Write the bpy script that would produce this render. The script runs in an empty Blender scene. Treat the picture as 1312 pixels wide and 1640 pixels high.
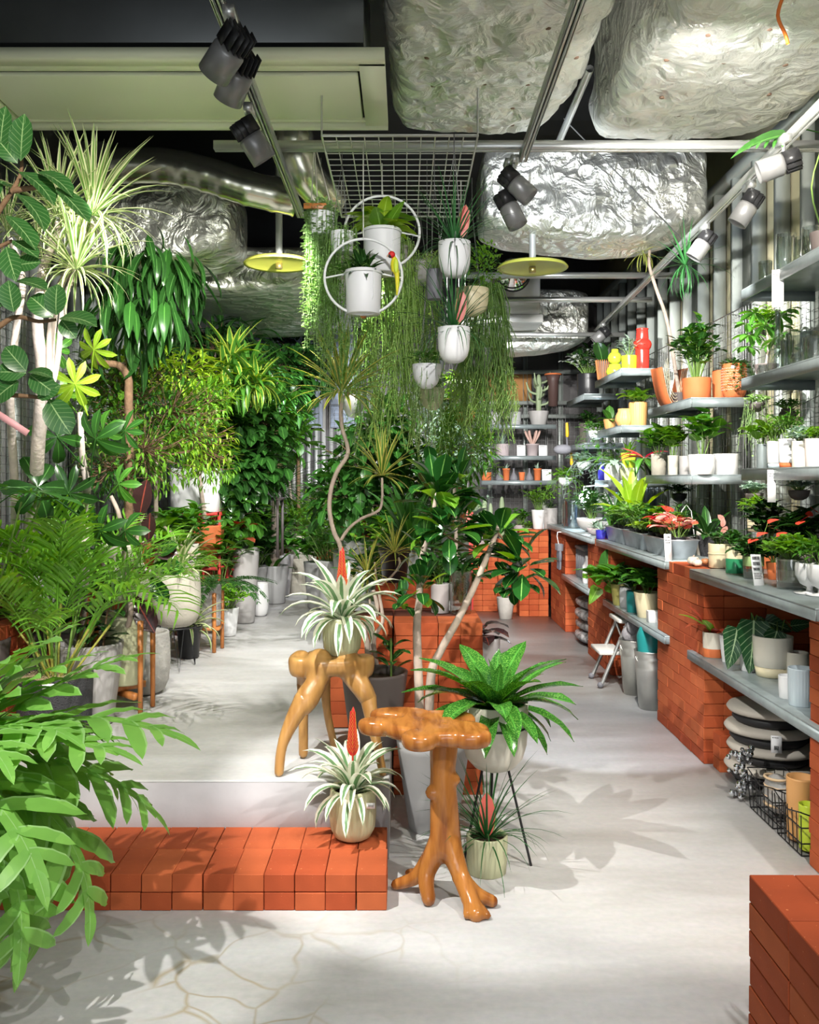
import bpy, math, random
import numpy as np
from mathutils import Vector, Matrix
PI = math.pi
SC = bpy.context.scene
COL = SC.collection
# ------------------------------------------------------------------ camera
F, CX, CY, EYE = 1470.0, 650.0, 768.0, 1.41
cam = bpy.data.objects.new('camera', bpy.data.cameras.new('camera'))
COL.objects.link(cam)
cam.location = (0, 0, EYE); cam.rotation_euler = (PI/2, 0, 0)
cam.data.sensor_fit = 'HORIZONTAL'; cam.data.sensor_width = 36
cam.data.lens = F/1312*36
cam.data.shift_x = (656-CX)/1312; cam.data.shift_y = (CY-820)/1312
cam.data.clip_start = 0.02
SC.camera = cam
# ------------------------------------------------------------------ world, exposure
W = bpy.data.worlds.new('world'); SC.world = W; W.use_nodes = True
W.node_tree.nodes['Background'].inputs[0].default_value = (0.86, 0.93, 1.0, 1)
W.node_tree.nodes['Background'].inputs[1].default_value = 0.2
SC.view_settings.view_transform = 'Standard'; SC.view_settings.look = 'None'
SC.view_settings.gamma = 1; SC.view_settings.use_curve_mapping = False
SC.view_settings.exposure = 0.12
# ------------------------------------------------------------------ lights
def lamp(kind, name, loc, energy, color=(1, 1, 1), target=None, size=0.1, angle=60, blend=0.3, size_y=None):
    L = bpy.data.lights.new(name, kind); L.energy = energy; L.color = color
    if kind == 'SPOT': L.spot_size = math.radians(angle); L.spot_blend = blend; L.shadow_soft_size = size
    elif kind == 'AREA':
        L.size = size
        if size_y: L.shape = 'RECTANGLE'; L.size_y = size_y
    else: L.shadow_soft_size = size
    o = bpy.data.objects.new(name, L); COL.objects.link(o); o.location = loc
    if target is not None:
        d = Vector(target)-Vector(loc); o.rotation_euler = d.to_track_quat('-Z', 'Y').to_euler()
    return o
WARM = (1.0, 0.94, 0.84); COOL = (0.84, 0.9, 1.0); NEUT = (1.0, 0.98, 0.94)
# daylight through the open shop front behind the camera
lamp('AREA', 'shop_front_daylight', (0.0, -1.6, 1.5), 20, (0.93, 0.97, 1.0), (0.0, 4.0, 1.7), 3.6, size_y=2.2)
# track spots and added fill spots; only some have fittings, built further down
lamp('AREA', 'upward_fill', (0.0, -1.2, 0.9), 26, (0.95, 0.98, 1.0), (-0.3, 3.4, 3.3), 2.4, size_y=1.2)  # added low fill aimed up to brighten the air conditioner panel
SPOTS = [
 # location, target, energy, colour, angle, soft
 ((-0.55, 1.3, 2.72), (-1.55, 3.3, 1.7), 230, WARM, 62),
 ((0.35, 0.9, 2.72), (-0.15, 3.0, 0.1), 110, NEUT, 56),
 ((0.55, 1.8, 2.72), (0.35, 4.2, 0.7), 80, WARM, 46),
 ((-0.66, 2.86, 2.55), (-1.75, 4.7, 1.3), 210, NEUT, 66),
 ((-0.5, 3.52, 2.55), (-1.95, 6.6, 1.1), 230, NEUT, 76),
 ((-0.55, 5.2, 2.72), (-1.8, 8.4, 1.1), 200, NEUT, 78),
 ((0.15, 1.6, 2.74), (0.05, 4.2, 1.95), 155, NEUT, 40),
 ((0.53, 3.92, 2.56), (1.12, 5.1, 0.0), 260, COOL, 30),
 ((-0.95, 2.25, 2.75), (0.38, 3.6, 0.3), 380, NEUT, 44),
 ((-0.9, 0.9, 2.75), (-1.2, 2.5, 0.8), 300, NEUT, 42),
 ((1.75, 1.2, 2.75), (0.75, 2.2, 0.1), 190, NEUT, 56),
 ((0.46, 4.6, 2.72), (0.05, 6.6, 1.2), 260, NEUT, 76),
 ((0.42, 6.8, 2.72), (0.5, 9.8, 0.9), 230, NEUT, 84),
 ((-0.5, 7.2, 2.72), (-1.2, 9.8, 1.0), 180, COOL, 84),
 ((1.25, 1.6, 2.74), (1.55, 4.0, 0.5), 240, WARM, 62),
 ((0.9, 2.6, 2.74), (2.05, 4.5, 2.1), 400, WARM, 66),
 ((1.0, 4.2, 2.74), (2.0, 6.0, 1.6), 330, NEUT, 72),
 ((1.1, 6.0, 2.74), (1.95, 8.2, 1.4), 320, NEUT, 78),
 ((0.75, 3.0, 2.74), (1.35, 5.2, 0.1), 110, NEUT, 60),
 ((-0.2, 4.5, 2.74), (-0.5, 6.2, 0.3), 130, NEUT, 74),
]
for i, (l, t, e, c, a) in enumerate(SPOTS):
    lamp('SPOT', 'track_spot_light', l, e*0.95, c, t, 0.018, a, 0.35)
# added upward spots, standing in for lamp bounce on the foil
lamp('SPOT', 'track_spot_light', (0.62, 4.3, 2.7), 110, COOL, (1.2, 5.6, 3.1), 0.03, 80, 0.6)
lamp('SPOT', 'track_spot_light', (1.1, 3.4, 2.62), 60, NEUT, (1.3, 4.3, 3.3), 0.03, 110, 0.8)

# ------------------------------------------------------------------ helpers
def P(px, py, D): return np.array([(px-CX)/F*D, D, EYE-(py-CY)/F*D])
def onz(px, py, z):                       # a point on the level z
    D = F*(EYE-z)/(py-CY); return np.array([(px-CX)/F*D, D, z])
def onx(px, x, z): return np.array([x, F*x/(px-CX), z])
MATS = {}
def nodes(name):
    m = bpy.data.materials.new(name); m.use_nodes = True
    nt = m.node_tree; b = nt.nodes['Principled BSDF']; return m, nt, b
def N(nt, t, **kw):
    n = nt.nodes.new(t)
    for k, v in kw.items(): setattr(n, k, v)
    return n
def mat(name, col, rough=0.5, metal=0.0, noise=0.0, scale=8, bump=0.0, bscale=60, col2=None, trans=0.0, emit=None, ior=1.45, spec=0.5, rand=0.0, coat=0.0):
    if name in MATS: return MATS[name]
    m, nt, b = nodes(name); L = nt.links
    b.inputs['Base Color'].default_value = (*col, 1); b.inputs['Roughness'].default_value = rough
    b.inputs['Metallic'].default_value = metal; b.inputs['IOR'].default_value = ior
    b.inputs['Specular IOR Level'].default_value = spec; b.inputs['Coat Weight'].default_value = coat
    b.inputs['Transmission Weight'].default_value = trans
    if emit: b.inputs['Emission Color'].default_value = (*emit[0], 1); b.inputs['Emission Strength'].default_value = emit[1]
    tc = N(nt, 'ShaderNodeTexCoord')
    out = None
    if noise or col2:
        nz = N(nt, 'ShaderNodeTexNoise'); nz.inputs['Scale'].default_value = scale; nz.inputs['Detail'].default_value = 5
        L.new(tc.outputs['Object'], nz.inputs['Vector'])
        mx = N(nt, 'ShaderNodeMix', data_type='RGBA')
        c2 = col2 or tuple(c*(1-noise) for c in col)
        cr = N(nt, 'ShaderNodeMapRange'); cr.inputs['From Min'].default_value = 0.35; cr.inputs['From Max'].default_value = 0.65
        L.new(nz.outputs['Fac'], cr.inputs['Value']); L.new(cr.outputs['Result'], mx.inputs['Factor'])
        mx.inputs['A'].default_value = (*col, 1); mx.inputs['B'].default_value = (*c2, 1)
        out = mx.outputs['Result']; L.new(out, b.inputs['Base Color'])
    if rand:
        oi = N(nt, 'ShaderNodeObjectInfo'); hs = N(nt, 'ShaderNodeHueSaturation')
        mr = N(nt, 'ShaderNodeMapRange'); mr.inputs['To Min'].default_value = 1-rand; mr.inputs['To Max'].default_value = 1+rand
        L.new(oi.outputs['Random'], mr.inputs['Value']); L.new(mr.outputs['Result'], hs.inputs['Value'])
        if out is not None: L.new(out, hs.inputs['Color'])
        else: hs.inputs['Color'].default_value = (*col, 1)
        L.new(hs.outputs['Color'], b.inputs['Base Color'])
    if bump:
        n2 = N(nt, 'ShaderNodeTexNoise'); n2.inputs['Scale'].default_value = bscale; n2.inputs['Detail'].default_value = 4
        L.new(tc.outputs['Object'], n2.inputs['Vector'])
        bp = N(nt, 'ShaderNodeBump'); bp.inputs['Strength'].default_value = bump; bp.inputs['Distance'].default_value = 0.01
        L.new(n2.outputs['Fac'], bp.inputs['Height']); L.new(bp.outputs['Normal'], b.inputs['Normal'])
    MATS[name] = m; return m
def leafmat(name, col, mid=None, edge=None, ew=0.75, rough=0.4, tl=0.3, veins=0.0, speck=None, midw=0.07, stripe=None, rand=0.25):
    if name in MATS: return MATS[name]
    m, nt, b = nodes(name); L = nt.links
    uv = N(nt, 'ShaderNodeUVMap'); sp = N(nt, 'ShaderNodeSeparateXYZ'); L.new(uv.outputs['UV'], sp.inputs[0])
    ab = N(nt, 'ShaderNodeMath', operation='ABSOLUTE')
    sb = N(nt, 'ShaderNodeMath', operation='MULTIPLY_ADD'); sb.inputs[1].default_value = 2; sb.inputs[2].default_value = -1
    L.new(sp.outputs['X'], sb.inputs[0]); L.new(sb.outputs[0], ab.inputs[0])
    cur = N(nt, 'ShaderNodeRGB'); cur.outputs[0].default_value = (*col, 1); cur = cur.outputs[0]
    def mixin(fac, c, amt=1.0):
        nonlocal cur
        mx = N(nt, 'ShaderNodeMix', data_type='RGBA')
        ml = N(nt, 'ShaderNodeMath', operation='MULTIPLY'); ml.inputs[1].default_value = amt
        L.new(fac, ml.inputs[0]); L.new(ml.outputs[0], mx.inputs['Factor'])
        L.new(cur, mx.inputs['A']); mx.inputs['B'].default_value = (*c, 1); cur = mx.outputs['Result']
    nz = N(nt, 'ShaderNodeTexNoise'); nz.inputs['Scale'].default_value = 14
    tc = N(nt, 'ShaderNodeTexCoord'); L.new(tc.outputs['Object'], nz.inputs['Vector'])
    if speck:
        n3 = N(nt, 'ShaderNodeTexNoise'); n3.inputs['Scale'].default_value = speck[1]; L.new(tc.outputs['Object'], n3.inputs['Vector'])
        g = N(nt, 'ShaderNodeMath', operation='GREATER_THAN'); g.inputs[1].default_value = 0.56; L.new(n3.outputs['Fac'], g.inputs[0]); mixin(g.outputs[0], speck[0], 0.8)
    if veins:
        # slanted side veins
        ad = N(nt, 'ShaderNodeMath', operation='MULTIPLY_ADD'); ad.inputs[1].default_value = -0.22
        L.new(ab.outputs[0], ad.inputs[0]); L.new(sp.outputs['Y'], ad.inputs[2])
        mu = N(nt, 'ShaderNodeMath', operation='MULTIPLY'); mu.inputs[1].default_value = 8; L.new(ad.outputs[0], mu.inputs[0])
        fr = N(nt, 'ShaderNodeMath', operation='FRACT'); L.new(mu.outputs[0], fr.inputs[0])
        g = N(nt, 'ShaderNodeMath', operation='LESS_THAN'); g.inputs[1].default_value = 0.13; L.new(fr.outputs[0], g.inputs[0])
        mixin(g.outputs[0], mid or (0.5, 0.7, 0.3), veins)
    if stripe:
        w = N(nt, 'ShaderNodeMath', operation='MULTIPLY'); w.inputs[1].default_value = stripe[1]; L.new(sp.outputs['X'], w.inputs[0])
        fr = N(nt, 'ShaderNodeMath', operation='FRACT'); L.new(w.outputs[0], fr.inputs[0])
        g = N(nt, 'ShaderNodeMath', operation='LESS_THAN'); g.inputs[1].default_value = 0.4; L.new(fr.outputs[0], g.inputs[0]); mixin(g.outputs[0], stripe[0])
    if edge:
        g = N(nt, 'ShaderNodeMath', operation='GREATER_THAN'); g.inputs[1].default_value = ew; L.new(ab.outputs[0], g.inputs[0]); mixin(g.outputs[0], edge)
    if mid:
        g = N(nt, 'ShaderNodeMath', operation='LESS_THAN'); g.inputs[1].default_value = midw; L.new(ab.outputs[0], g.inputs[0]); mixin(g.outputs[0], mid, 0.85)
    oi = N(nt, 'ShaderNodeObjectInfo'); hs = N(nt, 'ShaderNodeHueSaturation')
    su = N(nt, 'ShaderNodeMath', operation='ADD'); L.new(oi.outputs['Random'], su.inputs[0]); L.new(nz.outputs['Fac'], su.inputs[1])
    mr = N(nt, 'ShaderNodeMapRange'); mr.inputs['From Max'].default_value = 2.0; mr.inputs['To Min'].default_value = 1-rand; mr.inputs['To Max'].default_value = 1+rand
    L.new(su.outputs[0], mr.inputs['Value']); L.new(mr.outputs['Result'], hs.inputs['Value']); L.new(cur, hs.inputs['Color'])
    cur = hs.outputs['Color']
    L.new(cur, b.inputs['Base Color']); b.inputs['Roughness'].default_value = rough
    tr = N(nt, 'ShaderNodeBsdfTranslucent'); mxs = N(nt, 'ShaderNodeMixShader'); mxs.inputs[0].default_value = tl
    gm = N(nt, 'ShaderNodeHueSaturation'); gm.inputs['Saturation'].default_value = 1.15; gm.inputs['Value'].default_value = 1.4; gm.inputs['Hue'].default_value = 0.478
    L.new(cur, gm.inputs['Color']); L.new(gm.outputs['Color'], tr.inputs['Color'])
    L.new(b.outputs[0], mxs.inputs[1]); L.new(tr.outputs[0], mxs.inputs[2]); L.new(mxs.outputs[0], nt.nodes['Material Output'].inputs['Surface'])
    MATS[name] = m; return m

# ---- mesh templates: (verts Nx3, faces list, uv Nx2)
def mk(name, tpl, material, smooth=True):
    V, Fc, UV = tpl if len(tpl) == 3 else (*tpl, None)
    me = bpy.data.meshes.new(name)
    V = np.asarray(V, dtype=np.float32)
    if isinstance(Fc, np.ndarray):
        nf, k = Fc.shape
        me.vertices.add(len(V)); me.vertices.foreach_set('co', V.ravel())
        me.loops.add(nf*k); me.loops.foreach_set('vertex_index', Fc.ravel().astype(np.int32))
        me.polygons.add(nf); me.polygons.foreach_set('loop_start', np.arange(0, nf*k, k, dtype=np.int32))
        me.update(calc_edges=True)
    else:
        me.from_pydata(V.tolist(), [], Fc)
    if UV is not None:
        ul = me.uv_layers.new(name='UVMap'); idx = np.empty(len(me.loops), dtype=np.int32)
        me.loops.foreach_get('vertex_index', idx)
        ul.data.foreach_set('uv', np.asarray(UV, dtype=np.float32)[idx].ravel())
    if smooth: me.polygons.foreach_set('use_smooth', [True]*len(me.polygons))
    for mm in (material if isinstance(material, (list, tuple)) else [material]):
        if mm: me.materials.append(mm)
    me.validate() if False else None
    return me
def merge(items):
    """items: (template, 4x4) -> one template; quads only arrays"""
    Vs, Fs, Us = [], [], []; n = 0
    for tpl, M in items:
        V, Fc, UV = tpl
        Fc = np.asarray(Fc)
        Vs.append(V@M[:3, :3].T+M[:3, 3]); Fs.append(Fc+n); Us.append(UV); n += len(V)
    return np.concatenate(Vs), np.concatenate(Fs), np.concatenate(Us)
def nrm(v):
    v = np.asarray(v, float); l = np.linalg.norm(v); return v/l if l > 1e-9 else np.array([0, 0, 1.0])
def frame(o, d, up=(0, 0, 1), s=1.0, sx=None, sz=None):
    y = nrm(d); u = np.asarray(up, float)
    if abs(np.dot(nrm(u), y)) > 0.985: u = np.array([0.31, 0.95, 0.1]) if abs(y[2]) > 0.7 else np.array([0, 0, 1.0])
    x = nrm(np.cross(y, u)); z = np.cross(x, y)
    M = np.eye(4); M[:3, 0] = x*(sx if sx else s); M[:3, 1] = y*s; M[:3, 2] = z*(sz if sz else s); M[:3, 3] = o
    return M
def grid_faces(r, c):
    f = []
    for i in range(r-1):
        for j in range(c-1): a = i*c+j; f.append([a, a+1, a+c+1, a+c])
    return np.array(f)
SH = {
 'strap': lambda t: min(1, 0.55+2*t)*(1-max(0, (t-0.55)/0.45)**2.2),
 'lance': lambda t: math.sin(PI*min(1, t**0.75))**0.8 if 0 < t < 1 else 0,
 'oval': lambda t: math.sin(PI*t)**0.55 if 0 < t < 1 else 0,
 'obov': lambda t: math.sin(PI*t**1.35)**0.7 if 0 < t < 1 else 0,
 'heart': lambda t: (1-t)**0.75*1.1*min(1, 0.65+t*4) if t < 1 else 0,
 'needle': lambda t: (1-t)**0.6*min(1, 0.6+t*3) if t < 1 else 0,
}
def blade(W=0.2, shape='oval', bend=40, fold=0.15, n=6, wave=0.0, seed=0, twist=0, wf=3, lobes=0):
    rs = random.Random(seed); V = []; U = []
    y = z = 0.0; B = math.radians(bend); ph = rs.random()*6
    for i in range(n+1):
        t = i/n; a = B*(t**1.2)
        w = max(0.012, SH[shape](min(max(t, 0.0), 1.0)))*W/2
        if lobes: w *= 0.45+0.55*abs(math.sin(t*PI*lobes))
        tw = math.radians(twist)*t
        for j, s in enumerate((-1, 0, 1)):
            x = s*w; zz = abs(s)*w*fold*2+wave*math.sin(ph+wf*t*PI*2+s)*abs(s)*W
            x2 = x*math.cos(tw)-zz*math.sin(tw); z2 = x*math.sin(tw)+zz*math.cos(tw)
            V.append((x2, y+z2*math.sin(a), z+z2*math.cos(a))); U.append(((s+1)/2, t))
        y += math.cos(a)/n; z -= math.sin(a)/n
    return np.array(V), grid_faces(n+1, 3), np.array(U)
def tube(pts, rad, n=7, cap=True):
    pts = [np.asarray(p, float) for p in pts]; V = []; U = []; m = len(pts)
    rads = rad if isinstance(rad, (list, tuple, np.ndarray)) else [rad]*m
    ref = None
    for i, p in enumerate(pts):
        d = nrm(pts[min(i+1, m-1)]-pts[max(i-1, 0)])
        if ref is None: ref = np.cross(d, (0.13, 0.2, 1.0) if abs(d[2]) < 0.9 else (1, 0.1, 0))
        ref = nrm(ref-np.dot(ref, d)*d); b = np.cross(d, ref)
        for k in range(n):
            a = 2*PI*k/n; V.append(p+rads[i]*(math.cos(a)*ref+math.sin(a)*b)); U.append((k/n, i/max(1, m-1)))
    Fc = []
    for i in range(m-1):
        for k in range(n): a = i*n+k; b2 = i*n+(k+1) % n; Fc.append([a, b2, b2+n, a+n])
    if cap:   # collapse caps with centre points
        for i, base in ((0, 0), (m-1, (m-1)*n)):
            c = len(V); V.append(pts[i]); U.append((0, 0))
            for k in range(0, n): Fc.append([base+k, c, c, base+(k+1) % n][::1 if i else -1])
    # turn degenerate quads into clean quads by leaving caps out when cheap
    Fq = [f for f in Fc if len(set(f)) == 4]
    V = np.array(V)
    tri = [f for f in Fc if len(set(f)) == 3]
    return V, np.array(Fq), np.array(U)
def smoothpath(pts, k=4):
    pts = [np.asarray(p, float) for p in pts]
    if len(pts) < 3: return pts
    out = []
    for i in range(len(pts)-1):
        p0 = pts[max(i-1, 0)]; p1 = pts[i]; p2 = pts[i+1]; p3 = pts[min(i+2, len(pts)-1)]
        for j in range(k):
            t = j/k
            out.append(0.5*((2*p1)+(-p0+p2)*t+(2*p0-5*p1+4*p2-p3)*t*t+(-p0+3*p1-3*p2+p3)*t**3))
    out.append(pts[-1]); return out
def lerp_r(r0, r1, n): return [r0+(r1-r0)*i/max(1, n-1) for i in range(n)]
def branch(pts, r0, r1, n=7, k=4):
    s = smoothpath(pts, k); return tube(s, lerp_r(r0, r1, len(s)), n)
def lathe(prof, n=28, ribs=0, amp=0.0, zr=None, wob=0.0, seed=0, sq=0.0):
    V = []; U = []; rs = random.Random(seed); ph = rs.random()*6
    for i, (r, z) in enumerate(prof):
        for k in range(n):
            a = 2*PI*k/n; rr = r
            if ribs and (zr is None or zr[0] <= i <= zr[1]): rr = r*(1+amp*(0.5-abs((k*ribs/n) % 1-0.5)*2))
            if wob: rr *= 1+wob*math.sin(2*a+ph+z*5)
            x, y = math.cos(a)*rr, math.sin(a)*rr
            if sq:
                q = (abs(math.cos(a))**(2/(1-sq))+abs(math.sin(a))**(2/(1-sq)))**(-(1-sq)/2)
                x, y = math.cos(a)*rr*q, math.sin(a)*rr*q
            V.append((x, y, z)); U.append((k/n, i/len(prof)))
    Fc = []
    for i in range(len(prof)-1):
        for k in range(n): a = i*n+k; b = i*n+(k+1) % n; Fc.append([a, b, b+n, a+n])
    return np.array(V), np.array(Fc), np.array(U)
def box(c, s, bev=0.0, tris=False):
    x, y, z = c; a, b, h = s[0]/2, s[1]/2, s[2]/2
    if bev <= 0:
        V = [(x+i*a, y+j*b, z+k*h) for k in (-1, 1) for i, j in ((-1, -1), (1, -1), (1, 1), (-1, 1))]
        Fc = [[3, 2, 1, 0], [4, 5, 6, 7], [0, 1, 5, 4], [1, 2, 6, 5], [2, 3, 7, 6], [3, 0, 4, 7]]
        return np.array(V, float), np.array(Fc), np.zeros((8, 2))
    V = []
    for k in (-1, 1):
        for i, j in ((-1, -1), (1, -1), (1, 1), (-1, 1)):
            V += [(x+i*(a-bev), y+j*(b-bev), z+k*h), (x+i*a, y+j*(b-bev), z+k*(h-bev)), (x+i*(a-bev), y+j*b, z+k*(h-bev))]
    Fc = []
    def q(a0, b0, c0, d0): Fc.append([a0, b0, c0, d0])
    Z = lambda c_: c_*3
    q(9, 6, 3, 0); q(12, 15, 18, 21)
    q(2, 5, 17, 14); q(4, 7, 19, 16); q(8, 11, 23, 20); q(10, 1, 13, 22)
    # edges bottom / top
    q(0, 3, 5, 2); q(3, 6, 7, 4); q(6, 9, 11, 8); q(9, 0, 1, 10)
    q(12, 14, 17, 15); q(15, 16, 19, 18); q(18, 20, 23, 21); q(21, 22, 13, 12)
    # vertical edges
    q(1, 2, 14, 13); q(5, 4, 16, 17); q(7, 8, 20, 19); q(11, 10, 22, 23)
    tri = [[0, 2, 1], [3, 4, 5], [6, 8, 7], [9, 10, 11], [12, 13, 14], [15, 17, 16], [18, 19, 20], [21, 23, 22]]
    if tris: return V, Fc+tri, None
    return np.array(V, float), np.array(Fc), np.zeros((24, 2))
I4 = np.eye(4)
def TR(x, y, z, s=1.0, rz=0.0, sc=None):
    M = np.eye(4); c, sn = math.cos(rz), math.sin(rz); M[0, 0] = c; M[0, 1] = -sn; M[1, 0] = sn; M[1, 1] = c
    M[:3, :3] *= s
    if sc is not None: M[:3, :3] = M[:3, :3]@np.diag(sc)
    M[:3, 3] = (x, y, z); return M
def joinb(boxes): return merge([(b, I4) for b in boxes])
# ---- objects
def clean(n): return n
def obj(name, me, parent=None, M=None, loc=None):
    o = bpy.data.objects.new(name, me); COL.objects.link(o)
    if parent is not None: o.parent = parent
    if M is not None: o.matrix_local = Matrix(np.asarray(M).tolist())
    elif loc is not None: o.location = loc
    return o
def thing(name, label, cat, loc=(0, 0, 0), rz=0.0, group=None):
    o = bpy.data.objects.new(name, None); COL.objects.link(o)
    o.location = tuple(float(v) for v in loc); o.rotation_euler = (0, 0, rz); o.empty_display_size = 0.05
    o['label'] = label; o['category'] = cat
    if group: o['group'] = group
    return o
def tag(o, label, cat, group=None):
    o['label'] = label; o['category'] = cat
    if group: o['group'] = group
    return o
def struct(o): o['kind'] = 'structure'; return o
def stuff(o): o['kind'] = 'stuff'; return o
def part(name, tpl, material, parent, smooth=True, M=None, loc=None):
    return obj(name, mk(name, tpl, material, smooth), parent, M, loc)
# ================================================================== materials
def floor_mat(name, cracks):
    m, nt, b = nodes(name); L = nt.links
    ge = N(nt, 'ShaderNodeTexCoord'); pos = ge.outputs['Object']
    n1 = N(nt, 'ShaderNodeTexNoise'); n1.inputs['Scale'].default_value = 1.3; n1.inputs['Detail'].default_value = 8; n1.inputs['Roughness'].default_value = 0.65
    mp = N(nt, 'ShaderNodeMapping'); mp.inputs['Scale'].default_value = (0.7, 2.6, 1); L.new(pos, mp.inputs[0]); L.new(mp.outputs[0], n1.inputs['Vector'])
    cr = N(nt, 'ShaderNodeValToRGB'); cr.color_ramp.elements[0].position = 0.3; cr.color_ramp.elements[0].color = (0.43, 0.39, 0.33, 1)
    cr.color_ramp.elements[1].position = 0.62; cr.color_ramp.elements[1].color = (0.57, 0.555, 0.54, 1)
    L.new(n1.outputs['Fac'], cr.inputs[0]); cur = cr.outputs[0]
    n3 = N(nt, 'ShaderNodeTexNoise'); n3.inputs['Scale'].default_value = 40; n3.inputs['Detail'].default_value = 3; L.new(pos, n3.inputs['Vector'])
    mx = N(nt, 'ShaderNodeMix', data_type='RGBA'); mx.blend_type = 'MULTIPLY'; mx.inputs['Factor'].default_value = 0.25
    L.new(cur, mx.inputs['A']); L.new(n3.outputs['Color'], mx.inputs['B'])
    hs0 = N(nt, 'ShaderNodeHueSaturation'); hs0.inputs['Saturation'].default_value = 0.35; hs0.inputs['Value'].default_value = 1.1; L.new(mx.outputs['Result'], hs0.inputs['Color']); cur = hs0.outputs[0]
    if cracks:
        wv = N(nt, 'ShaderNodeTexNoise'); wv.inputs['Scale'].default_value = 3.0; L.new(pos, wv.inputs['Vector'])
        ad = N(nt, 'ShaderNodeMix', data_type='RGBA'); ad.blend_type = 'LINEAR_LIGHT'; ad.inputs['Factor'].default_value = 0.16
        L.new(pos, ad.inputs['A']); L.new(wv.outputs['Color'], ad.inputs['B'])
        vo = N(nt, 'ShaderNodeTexVoronoi', feature='DISTANCE_TO_EDGE'); vo.inputs['Scale'].default_value = 5.5; L.new(ad.outputs['Result'], vo.inputs['Vector'])
        mr = N(nt, 'ShaderNodeMapRange'); mr.inputs['From Min'].default_value = 0.0; mr.inputs['From Max'].default_value = 0.055; mr.inputs['To Min'].default_value = 1; mr.inputs['To Max'].default_value = 0
        L.new(vo.outputs['Distance'], mr.inputs['Value'])
        sx = N(nt, 'ShaderNodeSeparateXYZ'); L.new(pos, sx.inputs[0])
        my = N(nt, 'ShaderNodeMapRange'); my.inputs['From Min'].default_value = 3.02; my.inputs['From Max'].default_value = 2.75; L.new(sx.outputs['Y'], my.inputs['Value'])
        mx2 = N(nt, 'ShaderNodeMapRange'); mx2.inputs['From Min'].default_value = 0.25; mx2.inputs['From Max'].default_value = -0.25; L.new(sx.outputs['X'], mx2.inputs['Value'])
        n4 = N(nt, 'ShaderNodeTexNoise'); n4.inputs['Scale'].default_value = 2.2; L.new(pos, n4.inputs['Vector'])
        m5 = N(nt, 'ShaderNodeMapRange'); m5.inputs['From Min'].default_value = 0.4; m5.inputs['From Max'].default_value = 0.55; L.new(n4.outputs['Fac'], m5.inputs['Value'])
        f = mr.outputs['Result']
        for o_ in (my.outputs['Result'], mx2.outputs['Result'], m5.outputs['Result']):
            q = N(nt, 'ShaderNodeMath', operation='MULTIPLY'); L.new(f, q.inputs[0]); L.new(o_, q.inputs[1]); f = q.outputs[0]
        q = N(nt, 'ShaderNodeMath', operation='MULTIPLY'); q.inputs[1].default_value = 0.75; L.new(f, q.inputs[0])
        m6 = N(nt, 'ShaderNodeMix', data_type='RGBA'); L.new(q.outputs[0], m6.inputs['Factor']); L.new(cur, m6.inputs['A']); m6.inputs['B'].default_value = (0.33, 0.26, 0.15, 1); cur = m6.outputs['Result']
    L.new(cur, b.inputs['Base Color'])
    rr = N(nt, 'ShaderNodeMapRange'); rr.inputs['To Min'].default_value = 0.25; rr.inputs['To Max'].default_value = 0.6; L.new(n1.outputs['Fac'], rr.inputs['Value']); L.new(rr.outputs['Result'], b.inputs['Roughness'])
    bp = N(nt, 'ShaderNodeBump'); bp.inputs['Strength'].default_value = 0.08; bp.inputs['Distance'].default_value = 0.01; L.new(n3.outputs['Fac'], bp.inputs['Height']); L.new(bp.outputs[0], b.inputs['Normal'])
    return m
M_FLOOR = floor_mat('polished_concrete', True); M_PLAT = floor_mat('platform_concrete', False)
M_RISER = mat('riser_concrete', (0.44, 0.42, 0.43), 0.6, noise=0.18, scale=5, bump=0.05)
def brickmat():
    m, nt, b = nodes('terracotta_brick'); L = nt.links
    oi = N(nt, 'ShaderNodeObjectInfo'); tc = N(nt, 'ShaderNodeTexCoord')
    cr = N(nt, 'ShaderNodeValToRGB'); cr.color_ramp.elements[0].color = (0.34, 0.058, 0.018, 1); cr.color_ramp.elements[1].color = (0.48, 0.115, 0.038, 1)
    L.new(oi.outputs['Random'], cr.inputs[0])
    nz = N(nt, 'ShaderNodeTexNoise'); nz.inputs['Scale'].default_value = 90; nz.inputs['Detail'].default_value = 4; L.new(tc.outputs['Object'], nz.inputs['Vector'])
    n2 = N(nt, 'ShaderNodeTexNoise'); n2.inputs['Scale'].default_value = 9; L.new(tc.outputs['Object'], n2.inputs['Vector'])
    hs = N(nt, 'ShaderNodeHueSaturation'); mr = N(nt, 'ShaderNodeMapRange'); mr.inputs['To Min'].default_value = 0.72; mr.inputs['To Max'].default_value = 1.3
    L.new(n2.outputs['Fac'], mr.inputs['Value']); L.new(mr.outputs['Result'], hs.inputs['Value']); L.new(cr.outputs[0], hs.inputs['Color'])
    gt = N(nt, 'ShaderNodeMath', operation='GREATER_THAN'); gt.inputs[1].default_value = 0.71; L.new(nz.outputs['Fac'], gt.inputs[0])
    mx = N(nt, 'ShaderNodeMix', data_type='RGBA'); L.new(gt.outputs[0], mx.inputs['Factor']); L.new(hs.outputs[0], mx.inputs['A']); mx.inputs['B'].default_value = (0.6, 0.2, 0.08, 1)
    L.new(mx.outputs['Result'], b.inputs['Base Color']); b.inputs['Roughness'].default_value = 0.8; b.inputs['Specular IOR Level'].default_value = 0.25
    bp = N(nt, 'ShaderNodeBump'); bp.inputs['Strength'].default_value = 0.35; bp.inputs['Distance'].default_value = 0.002; L.new(nz.outputs['Fac'], bp.inputs['Height']); L.new(bp.outputs[0], b.inputs['Normal'])
    return m
M_BRICK = brickmat()
M_DARKCORE = mat('brick_core_shadow_joint', (0.12, 0.03, 0.015), 0.9)
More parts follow.
